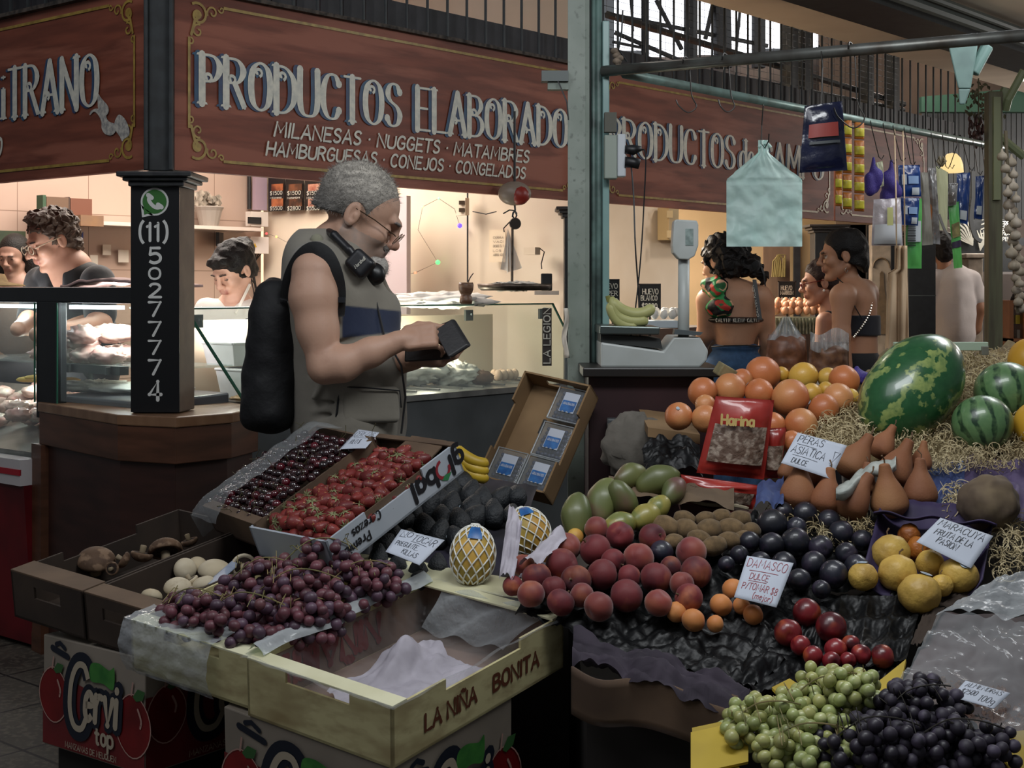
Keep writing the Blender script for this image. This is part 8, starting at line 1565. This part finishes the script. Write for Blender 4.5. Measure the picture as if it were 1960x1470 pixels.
patch('purple_paper',[(1835,985),(2000,1000),(2000,880),(1850,872)],-.01,M('violet_paper','3f3452',.75,c2='56486a',ns=8),'violet paper liner behind the brown root','paper',30,20,.03,4,7);patch('blue_paper',[(1750,975),(1850,985),(1850,885),(1770,878)],-.01,blp,'crinkled blue paper between the pears and the brown root','paper',24,20,.035,4,8);patch('blue_paper',[(1445,965),(1500,975),(1500,920),(1450,925)],.03,blp,'folded blue paper between the nut packet and the pears','paper',16,14,.02,1.5,4)
patch('kraft_flap',[(1750,1175),(1880,1150),(1905,1110),(1790,1150)],-.01,brn2,'bent dull cardboard flap in front of the passion fruit tray','cardboard',16,10,.01,4,4);patch('kraft_flap',[(1740,1240),(1770,1230),(1810,1160),(1770,1165)],-.005,brn2,'dull cardboard strip beside the empty black tray','cardboard',10,14,.01,4,6)
# --- netted papayas
pap=M('papaya_skin','b98a3a',.5,c2='8f8a3c',ns=6,c3='c9a04a',n3=12,var=.08);netw=M('foam_net','dcdcd4',.6)
for x,y,Y_,rx,rz,rt,lab in((905,1064,3.42,.054,.072,(-.25,.08,0),'yellow papaya in white foam netting, nearer one by the crate rim'),(1012,1020,3.66,.056,.066,(-.5,-.25,.3),'yellow papaya in white foam netting, farther one under the wrapper')):
    o=thing('netted_papaya',P(x,y,Y_),lab,'papaya','netted papayas',rt);m=MB();m.ball((0,0,0),(rx,rx,rz),28,20);f=m.build('fruit',pap,smooth=True,origin=(0,0,0));f.parent=o;m=MB();nA,nB=12,9
    def sp_(a,b):th=.25+b*2.5;return Vector((rx*1.03*math.sin(th)*math.cos(a),rx*1.03*math.sin(th)*math.sin(a),rz*1.03*math.cos(th)))
    for i in range(nA):
        for s_ in(0,1):
            pts_=[]
            for j in range(nB*3+1):ph=(j/3)%2;tri=ph if ph<1 else 2-ph;pts_.append(sp_(2*PI*(i+(tri*.5 if s_==0 else 1-tri*.5))/nA,j/(nB*3)))
            m.tube(pts_,.0021,5)
    m.tube([sp_(2*PI*k/16,-.04)for k in range(17)],.005,6);f=m.build('foam_net',netw,smooth=True,origin=(0,0,0));f.parent=o
    m=MB();m.grid(lambda u,v:sp_(-1.9+u*.75,.10+v*.22)*1.035,8,8);f=m.build('blue_label',lblue,smooth=True,origin=(0,0,0));f.parent=o
patch('foam_wrapper',[(955,1100),(985,1105),(1000,1000),(975,960)],.05,tissue,'white tissue wrapper standing between the two papayas','wrapper',16,20,.02,1.2,3);patch('foam_wrapper',[(990,1080),(1040,1075),(1085,1025),(1062,1010)],.06,tissue,'white tissue wrapper lying under the farther papaya','wrapper',20,14,.018,1.2,5)
patch('tissue_paper',[(985,1120),(1060,1110),(1100,1030),(1040,1040)],.0,tissue,'pale tissue paper behind the left hand peaches','paper',20,14,.02,4,6)
# avocado bed
cA=[plC(x,y,-.035)for x,y in((700,1120),(960,1120),(1030,930),(870,905))];crumple('dark_tray',lambda u,v:bil(cA,u,v),M('avo_bed','14131a',.8,c2='1f1b2c',ns=6),'dark tray bedding beneath the avocados','tray',20,20,.01,4)
cA=[plR(x,y,.0)for x,y in((640,1082),(1075,1160),(1060,1120),(690,1060))]
crumple('rim_board',lambda u,v:bil(cA,u,v),ycream,'cream cardboard rim behind the two yellow crates','cardboard',40,8,.006,4,solid=.004)
# yellow bananas behind the strawberry crate
o=thing('banana_bunch',P(905,900,4.15),'ripe yellow bananas between the strawberry crate and the blueberry crate','bananas');yb=M('ripe_banana','c0a02c',.45,c2='a88a24',ns=9)
for k in range(3):
    m=MB();banana(m,spline([tuple(P(872-4*k,858+16*k,4.15-.02*k)),tuple(P(890,872+14*k,4.13)),tuple(P(912,884+14*k,4.12)),tuple(P(935,888+14*k,4.13))],5),.017);m.build('banana',yb,o,smooth=True)
# --- dry goods
packet('spice_sack',[(1470,640),(1542,640),(1548,724),(1462,724)],plA(1505,700).y+.1,M('spice_brown','6a4028',.5,c2='54301c',ns=50,bump=.3,bs=60),'clear bag of reddish brown ground spice tied at the top','bag',.05,1);packet('spice_sack',[(1550,655),(1624,655),(1626,726),(1545,724)],plA(1585,700).y+.1,M('spice_tan','6f4c34',.5,c2='55382a',ns=50,bump=.3,bs=60),'clear bag of brown ground spice folded over at the top','bag',.05,2)
m=MB();m.grid(lambda u,v:P(1505+(u-.5)*(14+62*v**1.2),606+v*45,plA(1505,700).y+.08+.012*math.sin(u*22)*(1-v*.5)),40,10);m.grid(lambda u,v:P(1588+(u-.5)*74,634+v*34+7*math.sin(u*7),plA(1585,700).y+.05+.014*math.sin(u*26)),40,10);m.build('bag_tops',film2,smooth=True,label='gathered clear plastic tops of the two spice bags',cat='film')
def nutpack(pts,Y,label,seed,puff=.022):
    redf=M('red_foil','a03028',.35,c2='8a2620',ns=8,bump=.3,bs=20,coat=.4);nutf=M('nut_window','6a564a',.3,c2='9a8a7c',ns=55,nd=1,lo=.45,hi=.6,bump=1,bs=60,bd=.006,coat=.7)
    return packet('nut_packet',pts,Y,redf,label,'packet',puff,seed,[('clear_window',nutf,.08,.34,.92,.82)],cr=.8)
Yn=plA(1410,860).y-.05;o=nutpack([(1370,758),(1482,766),(1462,918),(1333,905)],Yn,'red and clear packet of nuts standing up in front of the oranges',2,.03)
m=MB();write(m,'Harina',P(1381,812,Yn-.05),(1,0,-.07),(.05,0,1),.026,.088,sw=.24);m.build('lettering',M('gold_letter','c9b070',.4),o)
o=nutpack([(1303,908),(1460,930),(1440,975),(1316,958)],Yn-.12,'red and clear packet of nuts lying flat below the standing one',5,.03);nutpack([(1466,820),(1505,818),(1494,915),(1462,915)],Yn+.03,'silvery side packet of nuts behind the standing red one',7,.02)
m=MB();m.slab([P(1300,962,Yn-.16),P(1452,992,Yn-.16),P(1448,1018,Yn-.16),P(1310,1000,Yn-.16)],(0,.12,.02));o=m.build('red_carton',M('carton_maroon','5a1714',.5,c2='45100e',ns=6),label='dark red carton under the flat nut packet',cat='box');m=MB();write(m,'Superior',P(1352,1005,Yn-.162),(.98,0,-.16),(.16,0,.98),.014,.085,sw=.14);m.build('lettering',MATS['gold_letter'],o)
m=MB();m.grid(lambda u,v:P(1283+u*150,930+48*u**.8+8*math.sin(u*5)+v*7,Yn-.17+.01*math.sin(u*7)),30,3);m.build('paper_edge',M('paper_tan','a3977f',.8),smooth=True,solid=.002,label='torn pale paper edge curling around the flat nut packet',cat='paper')
o=crumple('black_bag',lambda u,v:P(1228+u*110+8*v,850+v*58-14*math.sin(u*3),4.0-.12*v+.05*math.sin(u*3)),bf,'shiny crumpled black bag behind the mangoes','bag',50,40,.03,2,3)
lump('burlap_sack',P(1215,855,4.35),(.10,.06,.11),M('burlap','6f6a62',.9,c2='5a564f',ns=8,bump=.5,bs=90),'grey fabric sack slumped under the scale counter','sack',2,.25,4)
m=MB();m.box(P(1180,840,4.45),(.06,.05,.13));m.build('grey_box',greyp,label='small grey box standing at the foot of the green post',cat='box',bevel=.004)
m=MB();m.slab([P(1240,818,4.2),P(1340,832,4.15),P(1340,850,4.15),P(1240,836,4.2)],(0,.3,.03));m.build('kraft_tray',MATS['kraft'],label='kraft cardboard tray edge under the two leftmost oranges',cat='cardboard')
m=MB();m.box(P(1388,712,4.3),(.055,.05,.04),(.2,.5,.3));m.build('kraft_block',M('kraft_pale','8a7f5c',.9,c2='6f6648',ns=30),label='small tan block behind the oranges next to the jeans',cat='block',bevel=.004)
# --- film covered tray of almonds at the lower right
patch('dried_fruit',[(1720,1470),(2010,1470),(2010,1330),(1800,1300)],-.02,M('almond_mass','5a4032',.6,c2='6a4c3e',ns=60,nd=2,bump=1,bs=90,bd=.01),'brown dried fruit heaped in the tray under clear film','dried fruit',90,70,.014,16,2,kind='stuff')
m=MB();r6=random.Random(6)
patch('plastic_film',[(1700,1345),(2010,1440),(2010,1190),(1795,1175)],.05,M('clear_film_tray','f4f4f4',.1,film=.10,bump=.8,bs=9,bd=.014),'glossy clear film stretched over the dried fruit tray','film',80,50,.022,2.2,2);patch('plastic_film',[(1790,1170),(2010,1190),(2010,1085),(1900,1110)],.04,film2,'rumpled clear film behind the dried fruit tray','film',40,30,.018,1.6,4)
patch('purple_tray',[(1712,1340),(2010,1400),(2010,1185),(1800,1170)],-.02,M('mauve_tray','5a4c4c',.7,c2='463a3a',ns=5),'mauve tray bottom showing through the clear film','tray',20,20,.01,3,2)
yb_=M('yellow_box','b59a28',.6,c2='9c8422',ns=6)
m=MB();m.grid(lambda u,v:plA(1322+u*110,1404-u*24+v*80,.02),6,8);o=m.build('yellow_crate',yb_,solid=.006,label='yellow cardboard box holding the green and black grapes',cat='crate')
for pts_ in([(1640,1345),(1735,1268),(1728,1300),(1665,1372)],[(1478,1322),(1512,1305),(1538,1322),(1500,1345)],[(1888,1412),(2010,1400),(2010,1500),(1930,1470)],[(1325,1400),(1400,1384),(1420,1500),(1330,1500)]):
    m=MB();m.slab([plA(x,y,.01)for x,y in pts_],(0,.004,.006));m.build('box_flap',yb_,o)
patch('dark_liner',[(1400,1400),(1960,1500),(1900,1330),(1480,1310)],-.06,pp,'dark paper lining under the green and black grapes','paper',20,14,.02,4,2)
# --- hand-written price cards
papm=M('card_paper','b8bfcc',.7,c2='adb4c0',ns=5);inkb=M('marker_ink','1c2028',.6);inkr=M('red_marker','8c2a34',.6)
def card(corners,Ys,lines,label,inkm=None,th=.0008):
    """corners TL TR BR BL in pixels with a distance for each"""
    c=[P(x,y,Y_)for(x,y),Y_ in zip(corners,Ys)];n=(c[1]-c[0]).cross(c[3]-c[0]).normalized();n=n if n.y<0 else-n
    o=thing('price_card',(c[2]+c[3])/2,label,'price card');f=lambda u,v,e=0:bil([c[0],c[1],c[2],c[3]],u,v)+n*(e+.004*math.sin(u*PI)*math.sin(v*3))
    m=MB();m.grid(lambda u,v:f(u,v),10,10);m.build('card',papm,o,smooth=True,solid=.0012);m=MB();rj=random.Random(len(label))
    for tx,x0,x1,y0,h in lines:
        if tx=='_':ribbon(m,[(x0,y0),((x0+x1)/2,y0+.004),(x1,y0+h)],lambda a,b:.011,lambda a,b:f(a,b,.0016));continue
        wd=sum(.34 if ch==' ' else G[ch][0]+.16 for ch in tx)-.16;k=(x1-x0)/wd;x=0
        for ch in tx:
            if ch==' ':x+=.34;continue
            w_,sts=glyph(ch);jy=rj.uniform(-.05,.05)
            for s_ in sts:ribbon(m,[(x0+(x+a+.05*b)*k,y0+h*(1-b-jy))for a,b in s_],lambda a,b:.0125,lambda a,b:f(a,b,.0016))
            x+=w_+.16
    m.build('handwriting',inkm or inkb,o);return o
card([(768,1013),(851,1034),(803,1082),(738,1056)],(3.48,3.46,3.34,3.38),[('NO',.08,.33,.05,.22),('_',.06,.22,.3,0),('TOCAR',.38,.92,.1,.25),('_',.4,.8,.4,.02),('PREGUNTE..',.1,.7,.48,.17),('KILLAS',.38,.78,.72,.16)],'white card reading NO TOCAR on the avocados')
card([(1527,828),(1621,853),(1590,917),(1495,886)],(3.66,3.64,3.56,3.58),[('PERAS',.08,.58,.05,.22),('_',.1,.5,.34,.02),('ASIATICA',.06,.72,.40,.22),('_',.12,.62,.68,.02),('DULCE',.16,.46,.76,.14),('!',.82,.93,.28,.42)],'white card reading PERAS ASIATICA in front of the pears')
card([(1430,1064),(1519,1078),(1486,1163),(1405,1143)],(3.22,3.20,3.10,3.12),[('DAMASCO',.06,.92,.06,.2),('_',.15,.78,.34,0),('DULCE',.2,.62,.40,.14),('_',.2,.6,.58,0),('P/TOMAR $8',.1,.9,.63,.14),('(mejor)',.4,.85,.82,.12)],'white card with red writing reading DAMASCO above the apricots',inkr)
card([(1800,991),(1901,1026),(1858,1088),(1754,1037)],(3.36,3.34,3.22,3.26),[('MARACUYA',.06,.9,.06,.22),('FRUTA DE LA',.12,.8,.38,.18),('PASION',.25,.62,.62,.17)],'white card reading MARACUYA on the purple tray')
card([(1848,1303),(1934,1327),(1902,1357),(1820,1334)],(2.78,2.76,2.70,2.74),[('ALMENDRAS',.08,.88,.06,.26),('$2500',.1,.45,.45,.26),('100g',.55,.9,.55,.3)],'small white card reading ALMENDRAS on the film at the lower right')
card([(686,822),(726,828),(700,858),(650,860)],(3.86,3.84,3.72,3.73),[('CEREZAS',.1,.9,.1,.3),('_',.2,.7,.48,0),('KILO $',.2,.6,.58,.2)],'white card reading CEREZAS at the top of the cherry crate')
clean();finish()
